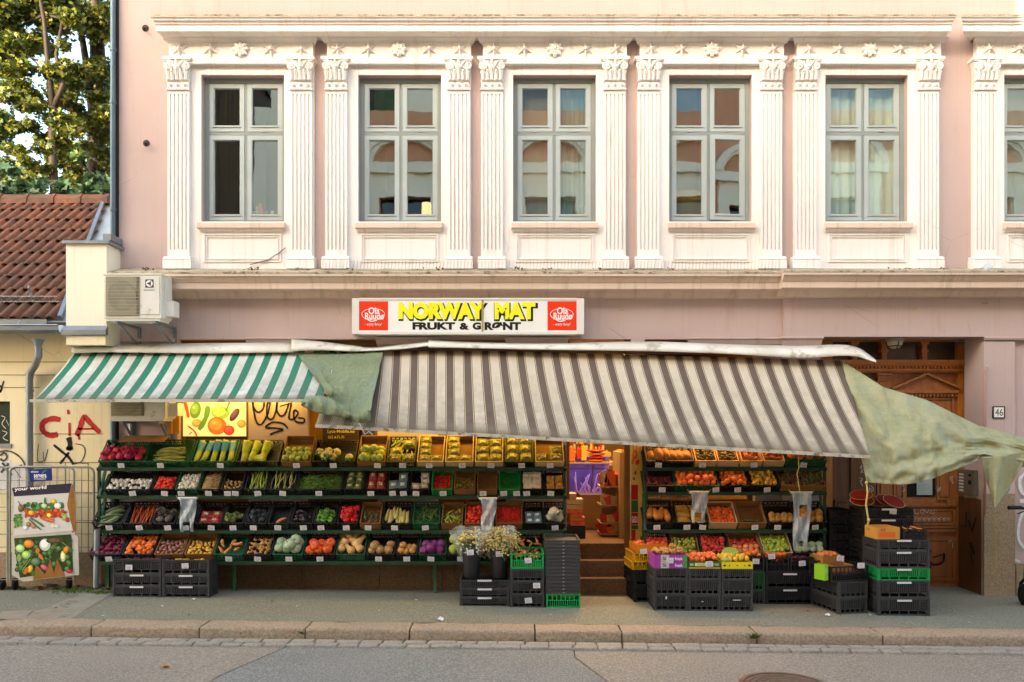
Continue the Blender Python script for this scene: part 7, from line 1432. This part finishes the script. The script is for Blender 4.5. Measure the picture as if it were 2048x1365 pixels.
MM = M1 @ TR((-.33, .03, .02)) @ Matrix.Rotation(.30, 4, 'Z'); carton(MM, .06, .15, .18, '86b818', 'lime green carton at the left end of the turned stack', marks=[('r', 'a8b8b0', .1, .6, .5, .8)])
carton(M1 @ TR((.02, .40, .14)), .30, .3, .10, 'a8773c', 'shallow carton of nectarines behind the turned stack', spec=('pile', 'peach', .028, {'cov': .9, 'lift': .05}), content='nectarine in the shallow carton')
price(P(1681, 1112, -1.0), 'blue white price card on the nectarine carton', 0); price(P(1722, 1126, -1.22), 'light blue price card on the black crate of the turned stack', 0)
M1, w1, z1 = stack(1757, 1859, -1.28, [(.205, 'y'), (.21, 'y'), (.14, 'n'), (.21, 'y'), (.125, 'y')], .40, 'the tallest front stack at the right', ga)
carton(M1 @ TR((-.17, .02, .002)) @ Matrix.Rotation(.05, 4, 'Z'), .27, .30, .14, 'c98d3c', 'tan carton with orange print on the tallest right stack', marks=[('r', 'e0601c', .08, .80, .2, .62), ('t', 'a8381c', .12, .36, .7, .92, 'AZ')])
toplabel(M1 @ TR((.14, .02, .002)), .28, .3, .12, 'k', 'small black crate beside the tan carton on the tallest stack', ('pile', 'sweet', .04, {'cov': .6}), 'dried root in the small black crate', ga)
M1, w1, z1 = stack(1727, 1826, -.82, [(.135, 'k')] * 9, .40, 'the black tower under the watermelons', ga)
wmx = [(1722, 990, .0, .14), (1724, 1001, -.02, .15), (1752, 1003, .02, .13), (1762, 1004, .04, .13), (1774, 1001, -.04, .14), (1788, 1003, -.10, .14)]
for k, (px, py, dy, r_) in enumerate(wmx):
    Y = -.62 + dy; p = P(px, py, Y); Mx = TR((p.x, p.y, max(p.z, z1 + .06))) @ Matrix.Rotation(R(22 + 2 * k), 4, 'X') @ Matrix.Rotation(R(4 * (k - 3)), 4, 'Y') @ Matrix.Diagonal((r_ * .95, r_ * .95, r_ * .55, 1))
    item('watermelon', Mx, ['leftmost back watermelon half, cut face up', 'front left watermelon half, cut face up', 'watermelon half third from the left', 'watermelon half fourth from the left', 'watermelon half just behind the right front one', 'front right watermelon half with the full red face showing'][k], 'watermelon halves on the black tower')
price(P(1787, 1018, -.85), 'white price card below the watermelon halves', 0)
stack(1660, 1704, -.42, [(.105, 'k')] * 11, .36, 'the dark tower between rack and door', 'crates of the dark tower')
# ================================================================ hanging rolls of bags
g = NT('bag_film'); g.b.inputs['Roughness'].default_value = .25; g.b.inputs['Alpha'].default_value = .75; g.col(g.ramp(g.noise(8, 4, stretch=(3, 1, .5)), [(.35, lin('8f9aa0')), (.6, lin('d0d4d4'))])); g.bump(g.noise(16, 4, stretch=(2, 1, .4)), .8, .02); M_film = g.m
for k, (a, b, y0, y1, Y, lab) in enumerate(((358, 392, 997, 1064, -.50, 'roll of clear plastic bags hanging on the left rack before the limes'), (961, 992, 998, 1060, -.56, 'roll of clear plastic bags hanging above the dried flowers'), (1381, 1415, 985, 1046, -.52, 'short roll of plastic bags at the left of the fruit rack'), (1584, 1622, 986, 1102, -.60, 'long torn strip of plastic bags at the right of the fruit rack'))):
    t = thing('bag_roll', lab, 'plastic bags', P((a + b) / 2, y0, Y)); mb = MB(); mb.tube([P(a - 2, y0, Y), P(b + 2, y0, Y)], .018, 10); mb.build('roll', mat('roll_white', 'c2c4c2', rough=.4), t, smooth=True)
    mb = MB(); mb.grid(lambda u, v: P(a + (b - a) * (u * (1 - .25 * v) + .12 * v) + 2 * math.sin(v * 6), y0 + (y1 - y0) * v, Y - .02 - .02 * math.sin(u * 9 + v * 8) - .02 * noise.noise(Vector((u * 5, v * 6, k)))), 12, 24)
    if k == 3: mb.f = [f for i, f in enumerate(mb.f) if not (4 <= i % 12 <= 8 and 5 <= i // 12 <= 9) and not (3 <= i % 12 <= 8 and i // 12 >= 20)]; mb.mi = [0] * len(mb.f)
    if k == 0: mb.f = [f for i, f in enumerate(mb.f) if not (3 <= i % 12 <= 8 and i // 12 >= 17)]; mb.mi = [0] * len(mb.f)
    if k == 2: mb.f = [f for i, f in enumerate(mb.f) if not (3 <= i % 12 <= 8 and 16 <= i // 12 <= 22)]; mb.mi = [0] * len(mb.f)
    mb.build('bag_strip', M_film, t, smooth='all')
    mb = MB(); mb.tube([P(a - 6, y0 - 6, Y + .06), P(a - 3, y0, Y)], .004, 4); mb.tube([P(b + 6, y0 - 6, Y + .06), P(b + 3, y0, Y)], .004, 4); mb.build('wire_holder', M_zinc, t)
mb = MB(); mb.add([P(236, 884, -.42), P(328, 884, -.44), P(340, 872, -.12), P(250, 872, -.12)], [(0, 1, 2, 3)]); tag(mb.build('cardboard_sheet', M_card, solid=.006), 'flat cardboard sheet lying over the top left crate', 'cardboard')
# ================================================================ poster trolley, fence
M_tube = mat('galv_tube', '8c8a80', 'a09c90', metal=.4, rough=.5, scale=9); YC = -.42
def cage(name, lab, cat, a, b, top, bot, Y, sx, sy, wheels, rad=.014):
    t = thing(name, lab, cat, P((a + b) / 2, bot, Y)); mb = MB(); c = 12
    pts = [(a, bot)] + [(a, top + c)] + [(a + c * (1 - math.cos(q)), top + c * (1 - math.sin(q))) for q in (.4, .8, 1.2)] + [(a + c, top), (b - c, top)] + [(b - c * (1 - math.sin(q)), top + c * (1 - math.cos(q))) for q in (.4, .8, 1.2)] + [(b, top + c), (b, bot)]
    mb.tube([P(x, y, Y) for x, y in pts], rad, 8); mb.build('tube_frame', M_tube, t, smooth=True); mb = MB()
    n = max(2, int((b - a) / sx))
    for k in range(1, n): x = a + (b - a) * k / n; mb.tube([P(x, top, Y), P(x, bot, Y)], .004, 4)
    m = max(2, int((bot - top) / sy))
    for k in range(1, m + 1): y = top + (bot - top) * k / m; mb.tube([P(a, y, Y), P(b, y, Y)], .004, 4)
    mb.build('wire_grid', M_tube, t)
    if wheels:
        for x in (a + 10, b - 10):
            p = P(x, bot + 10, Y + .1); mb = MB(); mb.lathe([(.055, -.014), (.06, 0), (.055, .014)], 14, TR((p.x, p.y, gz(p.x) + .06)) @ Matrix.Rotation(R(90), 4, 'Y')); mb.box(p.x - .025, p.x + .025, p.y - .03, p.y + .03, gz(p.x) + .07, P(x, bot, Y).z); mb.build('castor', M_black, t)
    return t
cage('wire_fence', 'galvanised wire fence panel with round corners against the yellow wall', 'fence', -60, 188, 935, 1148, -.14, 23, 26, False)
T1 = cage('roll_cage', 'galvanised roll cage trolley carrying the fruit posters', 'trolley', 20, 148, 934, 1160, YC, 16, 38, True)
cage('roll_cage', 'second roll cage trolley cut by the left photo edge', 'trolley', -90, 15, 934, 1160, YC, 16, 38, True)
t = thing('advert_board', 'tilted advertising board with torn vegetable posters on the trolley', 'poster board', P(90, 1160, YC - .03)); Y = YC - .03
mb = MB(); mb.pprism([(24, 976), (146, 967), (152, 1000), (150, 1070), (156, 1074), (158, 1150), (46, 1164), (24, 1150)], Y, .012); mb.build('board', mat('board_white', 'c9c2b4', 'b8b0a0', rough=.6), t)
mb = MB(); mb.pprism([(138, 984), (146, 968), (150, 1000), (152, 1062), (144, 1066), (134, 1010)], Y - .004, .003); mb.pprism([(72, 1128), (82, 1140), (90, 1150), (100, 1118), (108, 1148), (114, 1118), (130, 1152), (66, 1160)], Y - .008, .003); mb.build('torn_cardboard', mat('torn_card', '8a5a20', 'a06c2c', scale=9), t)
mb = MB(); mb.pprism([(24, 976), (143, 967), (138, 986), (28, 993)], Y - .006, .004); hd = mb.build('header_band', mat('header_purple', '2c2438', rough=.5), t)
def fY(a, b, zz): return P(a, b - (a - 28) * .07 + 0, zz)
text_mb('your world', 0, 1, 0, 1, 0, .03, mb=(mb := MB()), f=lambda u, v: P(29 + 64 * u, 984.5 - 9 * v - 4.6 * u, Y - .0075)); mb.build('lettering', M_wpaint, hd)
mb = MB(); mb.pprism([(28, 994), (138, 986), (134, 1010), (146, 1062), (28, 1072)], Y - .005, .003); p1 = mb.build('upper_poster', mat('poster_white', 'd8d2c8', rough=.4), t)
rf_ = random.Random(8)
def veg(x0, x1, y0, y1, n, cols, sz, clip=None):
    out = []
    for k in range(n):
        x, y = rf_.uniform(x0, x1), rf_.uniform(y0, y1)
        if clip and not clip(x, y): continue
        out.append((x, y, rf_.uniform(.6, 1) * sz, rf_.uniform(.6, 1) * sz, 0, rf_.choice(cols)))
    return out
bl = veg(48, 124, 1008, 1024, 70, ['2f5a24', '3f6e2c', '4a7a30', '2a4a20'], 5) + veg(50, 132, 1021, 1034, 90, ['b8321c', 'c9481f', 'd9601f', 'a8241a'], 3.6) + veg(29, 44, 1030, 1056, 40, ['5f8a34', '4a7a2c', '6f9a40'], 3.2) + [(88, 1012, 6, 5, 0, 'a8c48a'), (90, 1002, 2.4, 7, 0, '5a7a3a'), (115, 1012, 7, 6, 0, 'e0dcc8'), (107, 1003, 6, 5, 0, 'c9a42c'), (112, 1022, 6, 5, 0, 'c23a1c'), (62, 1026, 6, 5, 0, 'd89a1c'), (98, 1031, 5, 4.5, 0, 'd8c02c'), (57, 1049, 5, 5, 0, '8a5a44'), (67, 1053, 5, 4.5, 0, '9a6a44'), (105, 1052, 4, 4, 0, 'e8e0d0'), (113, 1052, 4, 4, 0, 'e8e0d0'), (50, 1056, 5, 4, 0, 'e0d8c8'), (129, 1036, 5, 6, 0, '8aa03c'), (126, 1030, 4, 4, 0, '9ab04c'), (135, 1040, 4, 5, 0, 'a8403c'), (41, 1017, 5, 8, 0, '6a5228')]
pics('fruit_print', bl, [([(80, 1036), (95, 1042), (108, 1045)], 4, 'd9601f'), ([(84, 1033), (98, 1038), (109, 1041)], 3, 'd9601f'), ([(60, 1036), (74, 1044), (88, 1054)], 4, '3f7a34'), ([(58, 1039), (70, 1050), (82, 1060)], 3, '2f5a24'), ([(36, 1002), (40, 1010)], 3, '3f5a24')], Y - .008, p1, 0, dy=.0001)
mb = MB(); mb.pprism([(28, 1077), (142, 1069), (146, 1140), (40, 1156), (34, 1130)], Y - .005, .003); p2 = mb.build('lower_poster', mat('poster_green', '2a3d1c', '34461f', scale=8, rough=.4), t)
inp = lambda x, y: not (68 < x < 130 and y > 1120 + abs((x % 22) - 11))
bl = veg(32, 142, 1080, 1148, 150, ['2f4f20', '3f6428', '24401a', '4a7030', '3a4a20'], 5.5, inp) + [(40, 1097, 9, 8, 0, 'a8c878'), (52, 1110, 9, 8, 0, '9cc060'), (38, 1116, 4, 8, 0, '8aac58'), (90, 1090, 11, 12, 0, 'd0d8c8'), (57, 1088, 10, 8, 0, 'd97a1c'), (75, 1102, 4, 5, 0, 'd9701f'), (82, 1114, 3, 8, -.6, 'd9742a'), (71, 1124, 10, 8, 0, '4f6e4a'), (88, 1135, 8, 5, .6, 'b84a5a'), (126, 1113, 5, 11, 0, 'e0cc8a'), (132, 1100, 5, 8, .5, 'd9701f'), (60, 1138, 5, 8, .3, 'd8a01c'), (52, 1142, 4, 8, .5, 'd8701c'), (139, 1143, 7, 4, 0, '9c1c24'), (110, 1082, 18, 6, 0, '4a3a24')]
pics('fruit_print', bl, [([(40, 1140), (56, 1118)], 2.5, '86a04c'), ([(44, 1142), (61, 1118)], 2.5, '9aae5c'), ([(124, 1085), (142, 1098)], 2.5, '7a944c')], Y - .008, p2, 0, dy=.0001)
t = thing('blue_sign', 'small blue sign hanging on the roll cage above the posters', 'sign', P(81, 962, YC - .02)); Y = YC - .03
mb = MB(); mb.pprism([(58, 940), (103, 937), (104, 961), (60, 964)], Y, .006); mb.build('panel', mat('sign_blue', '142a7a', rough=.4), t)
text_mb('servera', X(68, Y), X(93, Y), Z(956, Y), Z(949, Y), Y - .002, .02).build('lettering', M_wpaint, t); text_mb('tilsluttet', X(62, Y), X(77, Y), Z(945.5, Y), Z(942, Y), Y - .002, .02).build('lettering', M_wpaint, t)
mb = MB(); mb.box(X(68, Y), X(92, Y), Y - .002, Y - .001, Z(959, Y), Z(958, Y)); mb.build('line_print', M_wpaint, t); mb = MB(); stroke(mb, [(84, 949), (88, 943), (93, 941)], 3, Y - .002); mb.build('swoosh', mat('swoosh_green', '3c8a4c'), t)
# ================================================================ scooter at the right edge
t = thing('electric_scooter', 'black electric scooter with green stem cut by the right photo edge', 'scooter', (X(2042, -.62), -.62, gz(7)))
x0 = X(2060, -.62); zg = gz(7); Y = -.62
mb = MB(); mb.tube([(x0 + .02, Y, Z(1018, Y)), (x0 - .06, Y, zg + .33)], .028, 8); mb.build('stem', mat('scooter_green', '1f7a44', '1a5c38', rough=.4), t, smooth=True)
mb = MB(); mb.tube([(x0 - .29, Y - .03, Z(1017, Y) + .01), (x0 + .02, Y, Z(1018, Y)), (x0 + .28, Y + .06, Z(1017, Y) + .01)], .016, 8); mb.tube([(x0 - .29, Y - .03, Z(1017, Y) + .01), (x0 - .12, Y - .02, Z(1017, Y) + .01)], .024, 8); mb.tube([(x0 - .20, Y - .07, Z(1022, Y) - .03), (x0 - .1, Y - .05, Z(1022, Y)), (x0 - .05, Y - .02, Z(1020, Y))], .008, 6); mb.ball((x0 - .07, Y - .04, Z(1016, Y)), .03, 8, 5); mb.build('handlebar', M_black, t, smooth=True)
mb = MB(); mb.lathe([(.06, -.05), (.10, -.055), (.135, -.03), (.135, .03), (.10, .055), (.06, .05)], 24, TR((x0 - .06, Y, zg + .137)) @ Matrix.Rotation(R(75), 4, 'Z') @ Matrix.Rotation(R(90), 4, 'X') @ Matrix.Rotation(R(0), 4, 'Z')); wh = mb.build('wheel', mat('tyre', '141414', rough=.8), t, smooth=True)
mb = MB(); mb.tube([(x0 - .06, Y - .08, zg + .14), (x0 - .07, Y - .07, zg + .27), (x0 - .06, Y, zg + .34)], .02, 6); mb.tube([(x0 - .06, Y + .08, zg + .14), (x0 - .07, Y + .07, zg + .27), (x0 - .06, Y, zg + .34)], .02, 6); mb.build('fork', M_black, t, smooth=True)
mb = MB(); mb.box(x0 + .05, x0 + .8, Y - .08, Y + .08, zg + .12, zg + .18); mb.bar((x0 - .05, Y, zg + .32), (x0 + .1, Y, zg + .15), .06, .05); mb.build('deck', mat('deck_black', '1d1d1f', rough=.7), t)
mb = MB(); mb.lathe([(.06, -.05), (.10, -.055), (.125, -.03), (.125, .03), (.10, .055), (.06, .05)], 24, TR((x0 + .85, Y, zg + .127)) @ Matrix.Rotation(R(90), 4, 'X')); mb.build('wheel', MC['tyre'], t, smooth=True)
mb = MB(); mb.tube([(x0 + .12, Y - .06, zg + .13), (x0 + .02, Y - .16, zg + .01)], .01, 6); mb.build('kickstand', M_black, t)
# ================================================================ inside the shop doorway
M_cream2 = mat('shop_unit', 'b09468', 'a0865c'); M_or2 = [mat('packet_orange', 'c9541c', 'd97a2c', scale=30, rough=.3), mat('packet_red', 'a82418', 'c23a1c', scale=30, rough=.3), mat('packet_yellow', 'c9a03c', 'd8b44c', scale=30, rough=.3), mat('packet_cream', 'c9b890', 'b8a47c', scale=30)]
def inb(name, a, b, c, d, Y, dp, mt_, lab=None, cat=None, par=None, grp=None):
    mb = MB(); mb.pbox(a, b, c, d, Y, Y + dp); o = mb.build(name, mt_, par)
    if lab: tag(o, lab, cat, grp)
    return o
inb('plastic_crate', 1131, 1171, 1053, 1092, .62, .4, M_crB, 'black crate under the snack boxes just inside the shop door', 'crate')
for k in range(4): inb('snack_box', 1141 if k < 3 else 1134, 1170 if k < 2 else 1165, 1044 - k * 8.5, 1052 - k * 8.5, .62, .3, M_or2[0], ['lowest', 'second', 'third', 'highest'][k] + ' orange snack box on the black crate in the doorway', 'box', None, 'orange snack boxes in the doorway')
for k in range(2): inb('snack_box', 1134, 1166, 1010 - k * 11, 1020 - k * 11, .63, .3, M_or2[3], ['lower', 'upper'][k] + ' cream snack box with print above the orange boxes', 'box')
inb('snack_box', 1134, 1153, 988, 998, .63, .3, mat('box_pink', 'c99a8a'), 'small pinkish box on top of the doorway box pile', 'box')
t = thing('cooler', 'glass fronted cooler lit purple above a beige counter inside the shop', 'cooler', P(1180, 1085, 2.0))
inb('counter', 1160, 1216, 990, 1075, 1.8, .8, M_cream2, par=t); inb('back_panel', 1128, 1218, 915, 995, 2.6, .05, mat('purple_lit_panel', '8a78b8', '5a4a88', scale=3), par=t); inb('hood', 1140, 1222, 905, 914, 1.7, .9, M_cream2, par=t)  # cooler's purple light is put into the colour of back panel and vegetables
mb = MB(); r = random.Random(5)
for k in range(16): a = P(1150 + r.uniform(0, 60), 985, 2.1); mb.tube([a, a + Vector((r.uniform(-.12, .12), .0, r.uniform(.12, .34)))], [.022, .008], 6)
mb.build('vegetables', mat('violet_lit', 'c8b0d8', 'a890b8'), t)
mb = MB(); mb.tube([P(1142, 938, 1.85), P(1216, 938, 1.85)], .008, 6); mb.tube([P(1188, 915, 1.85), P(1182, 985, 1.85)], .012, 6); mb.build('glass_rail', M_zinc, t)
t = thing('snack_shelf', 'curved cream snack shelf unit inside the shop door', 'shelf', P(1222, 1090, 1.0))
inb('side_panel', 1240, 1248, 905, 1090, .62, .8, M_cream2, par=t); inb('back_panel', 1204, 1242, 970, 1080, 1.3, .05, M_cream2, par=t)
for py in (973, 1010, 1046, 1068): inb('shelf_board', 1201, 1241, py, py + 3, .8, .5, M_cream2, par=t)
r = random.Random(12)
for (y0, n) in ((973, 9), (1010, 8), (1046, 8), (1068, 6)):
    for k in range(n):
        px = 1205 + k * 34 / n; h = r.uniform(12, 24) if y0 != 973 else r.uniform(14, 40); Yk = .82 + r.uniform(0, .1); c = P(px, y0, Yk); mb = MB(); w_ = .03; hh = h * 11.3 / 1575
        mb.box(-w_, w_, -.02, .02, 0, hh); mb.v = [tuple(TR(c) @ Matrix.Rotation(r.uniform(-.5, .5), 4, 'Y') @ Vector(v)) for v in mb.v]; tag(mb.build('snack_packet', r.choice(M_or2)), {973: 'bottle or packet on the top board of the snack shelf', 1010: 'snack packet on the second board of the snack shelf', 1046: 'snack packet on the third board of the snack shelf', 1068: 'snack packet on the lowest board of the snack shelf'}[y0], 'packet', {973: 'packets on the top snack board', 1010: 'packets on the second snack board', 1046: 'packets on the third snack board', 1068: 'packets on the lowest snack board'}[y0])
t = thing('goods_shelf', 'far shelf of many small packets at the back of the shop doorway', 'shelf', P(1160, 1085, 3.0))
r = random.Random(31)
for py in (930, 950, 970): inb('shelf_board', 1216, 1248, py, py + 2, 2.9, .3, M_cream2, par=t)
for q, (nm_, mt_) in enumerate((('red_goods', M_or2[1]), ('yellow_goods', M_or2[2]), ('orange_goods', M_or2[0]), ('cream_goods', M_or2[3]))):
    mb = MB()
    for k in range(22): a = r.uniform(1128, 1246); c = r.choice((930, 950, 970) if a > 1216 else (888, 900, 912)); mb.pbox(a, a + r.uniform(2, 5), c - r.uniform(5, 12), c, 2.9 + r.uniform(0, .1), 3.05)
    tag(mb.build(nm_, mt_, t), kind='stuff')
t = thing('wall_shelf', 'shelf board across the top of the doorway carrying snack bags', 'shelf', P(1190, 927, 1.5)); inb('shelf_board', 1128, 1250, 925, 928, 1.45, .4, M_cream2, par=t)
for a, b, c, d, m_, l in ((1134, 1150, 895, 923, 0, 'tall orange snack bag at the left of the wall shelf'), (1154, 1162, 899, 918, 1, 'plain red box on the wall shelf'), (1163, 1173, 893, 921, 2, 'yellow bottle pack on the wall shelf')): inb('snack_bag', a, b, c, d, 1.5, .2, M_or2[m_], l, 'packet')
for col, (a, b) in enumerate(((1175, 1210), (1230, 1248))):
    for k in range(4):
        mb = MB(); p = P((a + b) / 2, 921.5 - k * 6.4, 1.55); mb.lathe([(max(math.sin(math.pi * i / 6), .05), -math.cos(math.pi * i / 6)) for i in range(7)], 12, TR(p) @ Matrix.Diagonal(((b - a) / 2 * 12 / 1575, .1, .026, 1)), nz=.15, sd=k); tag(mb.build('snack_bag', M_or2[(k + col) % 2], smooth='all'), f'{["lowest", "second", "third", "top"][k]} red orange snack bag of the {["wide", "narrow"][col]} pile on the wall shelf', 'packet')
# ================================================================ lamps that light the goods
def tube_lamp(lab, a, b, py, Y, col, e, pit, sz=.12):
    t = thing('tube_lamp', lab, 'lamp', P((a + b) / 2, py, Y)); mb = MB(); mb.tube([P(a, py, Y), P(b, py, Y)], .018, 8); mb.build('tube', emis('tube_' + lab[:12], 'ffd890', .8), t, smooth=True)
    mb = MB(); p0, p1 = P(a, py, Y), P(b, py, Y); mb.box(p0.x, p1.x, Y + .02, Y + .05, p0.z - .03, p0.z + .05); mb.build('batten', MC['sign_alu'], t)
    l = bpy.data.lights.new('tube_light', 'AREA'); l.shape = 'RECTANGLE'; l.size = p1.x - p0.x; l.size_y = sz; l.color = col; l.energy = e; o = bpy.data.objects.new('tube_light', l); COL.objects.link(o); o.parent = t; o.location = (0, -.04, -.03); o.rotation_euler = (R(pit), 0, 0); return t
tube_lamp('fluorescent tube under the green awning over the vegetables', 380, 600, 782, -.10, (1, .62, .10), 1.6, 8)
tube_lamp('fluorescent tube under the brown awning over the herb packs', 700, 1110, 800, -.12, (1, .62, .08), 4, 8)
tube_lamp('fluorescent tube under the brown awning over the fruit rack', 1310, 1500, 815, -.12, (1, .45, .12), 3.5, 10)
l = bpy.data.lights.new('cooler_light', 'AREA'); l.shape = 'RECTANGLE'; l.size = .7; l.size_y = .1; l.color = (.75, .5, 1); l.energy = .6; o = bpy.data.objects.new('cooler_light', l); COL.objects.link(o); o.location = P(1180, 918, 2.0); o.rotation_euler = (R(15), 0, 0)
tube_lamp('ceiling tube light just inside the shop door', 1140, 1250, 700, 1.2, (1, .62, .25), 22, 0, .5)
# ================================================================ small things: litter, weeds, ledge leaves, spikes
M_leafo = mat('dry_leaf', '8a5a24', '5f3c1c', scale=30); M_leafy = mat('yellow_leaf', 'd8901c', 'c97a14', scale=20)
def leaf(p, s, mt_, lab, nm='fallen_leaf', cat='leaf', grp=None):
    r = random.Random(lab + str(p)); mb = MB(); q = r.uniform(0, 6.28); pts = [Vector((math.cos(q + k * 1.05) * s * r.uniform(.6, 1.1), math.sin(q + k * 1.05) * s * r.uniform(.6, 1.1), r.uniform(.004, s * .8))) for k in range(6)]
    mb.add([tuple(p + v) for v in pts] + [tuple(p + Vector((0, 0, .004)))], [(k, (k + 1) % 6, 6) for k in range(6)]); return tag(mb.build(nm, mt_), lab, cat, grp)
leaf(gp(330, 1336, .0, -.125), .04, M_leafy, 'curled orange yellow leaf lying on the road at the left'); leaf(gp(1655, 1284, .03, -.125), .06, mat('peel', 'e0c050', 'd8c890'), 'yellow white banana peel lying on the gutter setts', 'banana_peel', 'peel')
leaf(gp(1615, 1223), .035, mat('red_scrap', 'b81c1c'), 'small red scrap on the pavement by the turned stack', 'litter', 'litter'); leaf(gp(1655, 1233), .04, M_paper, 'white paper scrap on the pavement by the turned stack', 'litter', 'litter'); leaf(gp(882, 1242), .05, M_paper, 'white paper scrap near the kerb in the middle', 'litter', 'litter'); leaf(gp(387, 1201), .03, M_paper, 'white scrap on the pavement in front of the second stack', 'litter', 'litter')
for k, (px, py) in enumerate(((379, 1188), (386, 1190))): item('plum', TR(gp(px, py + 2) + Vector((0, 0, .018))) @ Matrix.Diagonal((.018, .018, .018, 1)), 'dark red grape dropped on the pavement before the second stack', 'dropped grapes')
for k in range(16):
    leaf(gp(rng.uniform(100, 900), rng.uniform(1196, 1235)), rng.uniform(.01, .022), rng.choice((M_leafo, M_paper)), 'tiny scrap of leaf or paper strewn on the left pavement', 'litter', 'litter', 'tiny scraps on the left pavement')
for k in range(14):
    leaf(gp(rng.uniform(1000, 2030), rng.uniform(1226, 1250)), rng.uniform(.008, .018), rng.choice((M_leafo, M_paper)), 'tiny scrap of leaf or paper strewn on the right pavement', 'litter', 'litter', 'tiny scraps on the right pavement')
def weed(c, n, s, lab, sp):
    mb = MB(); r = random.Random(lab)
    for k in range(n):
        b = Vector(c) + Vector((r.gauss(0, sp), r.gauss(0, sp * .5), 0)); t_ = b + Vector((r.gauss(0, s * .6), r.gauss(0, s * .5), s * r.uniform(.4, 1.1))); w = Vector((.008, .006, 0)); mb.add([b - w * .3, (b + t_) / 2 - w, t_, (b + t_) / 2 + w], [(0, 1, 2, 3)])
    tag(mb.build('weeds', mat('weed_green', '4a6228', '66802f', scale=20)), lab, 'weeds', kind='stuff')
weed(gp(1509, 1278, 0, -.06), 60, .07, 'green weed tuft in the kerb joint', .02); weed(gp(150, 1184), 90, .045, 'low weeds at the foot of the poster trolley', .16); weed(gp(205, 1188), 40, .04, 'low weeds beside the grey post foot', .06); weed(gp(604, 1268, 0, -.06), 14, .04, 'few green blades in the kerb joint left of centre', .01)
for k, px in enumerate((850, 920, 1040, 808)): weed(gp(px, 1285, 0, -.125), 22, .03, ['moss in the gutter left of centre', 'moss tuft in the gutter joint', 'wide moss patch in the gutter setts', 'thin moss blades in the gutter'][k], .04)
mb = MB(); r = random.Random(21)
for k in range(170): px = rng.choice((285, 300, 480, 500, 512, 600, 700, 840, 870, 885, 1030, 1042, 1085, 1095, 1200, 1275, 1345, 1530, 1780, 1800, 1815, 1830, 1885)) + r.gauss(0, 7); s = r.uniform(.008, .03); y = r.uniform(-.28, -.10) ; p = Vector((X(px, y), y, 4.27 + (y / .35) * .105 + .012)); mb.add([p + Vector((r.uniform(-s, s), r.uniform(-s, s), r.uniform(0, s * 1.6))) for _ in range(3)] + [p], [(0, 1, 2), (0, 2, 3)])
tag(mb.build('dry_leaf_litter', M_leafo), 'dry brown leaves lying along the ledge above the sign', 'leaves', kind='stuff')
for lab, x0, x1, z, y in (('thin bird spikes along the top cornice', X(322), X(1880), 7.475, -.30), ('thin bird spikes along the ledge under the middle windows', X(640), X(1545), 4.20, -.26)):
    mb = MB(); x = x0
    while x < x1:
        for dy in (0, .05): mb.bar((x, y, z), (x + .01, y - .01 + dy, z + .13), .0022, .0022)
        x += .045
    mb.box(x0, x1, y - .01, y + .01, z - .01, z + .004); tag(mb.build('bird_spikes', mat('spike_steel', 'a8987c', rough=.4)), lab, 'bird spikes')
mb = MB(); mb.ball(P(1975, 538, -.3), (.06, .05, .06), 12, 8, nz=.5, nf=3); tag(mb.build('plastic_bag', mat('clear_bag', 'd8dce0', rough=.15, alpha=.7), smooth='all'), 'crumpled clear plastic bag lying on the ledge at the right', 'plastic bag')
mb = MB(); mb.tube([P(500, 530, -.06), P(535, 521, -.06), P(556, 508, -.06), P(571, 496, -.06)], .005, 5); tag(mb.build('twig', M_bark), 'thin dry twig leaning under the first window', 'twig')
mb = MB(); r = random.Random(2)
for k in range(40): p = gp(r.uniform(0, 215), r.uniform(1166, 1180)); s = r.uniform(.02, .07); mb.ball(p, (s, s, s * .5), 6, 4, nz=.5, sd=k)
tag(mb.build('rubble', mat('rubble', '4a3f30', '6a5a44', scale=10, bump=.5)), 'dark soil and rubble along the foot of the yellow wall', 'rubble', kind='stuff')
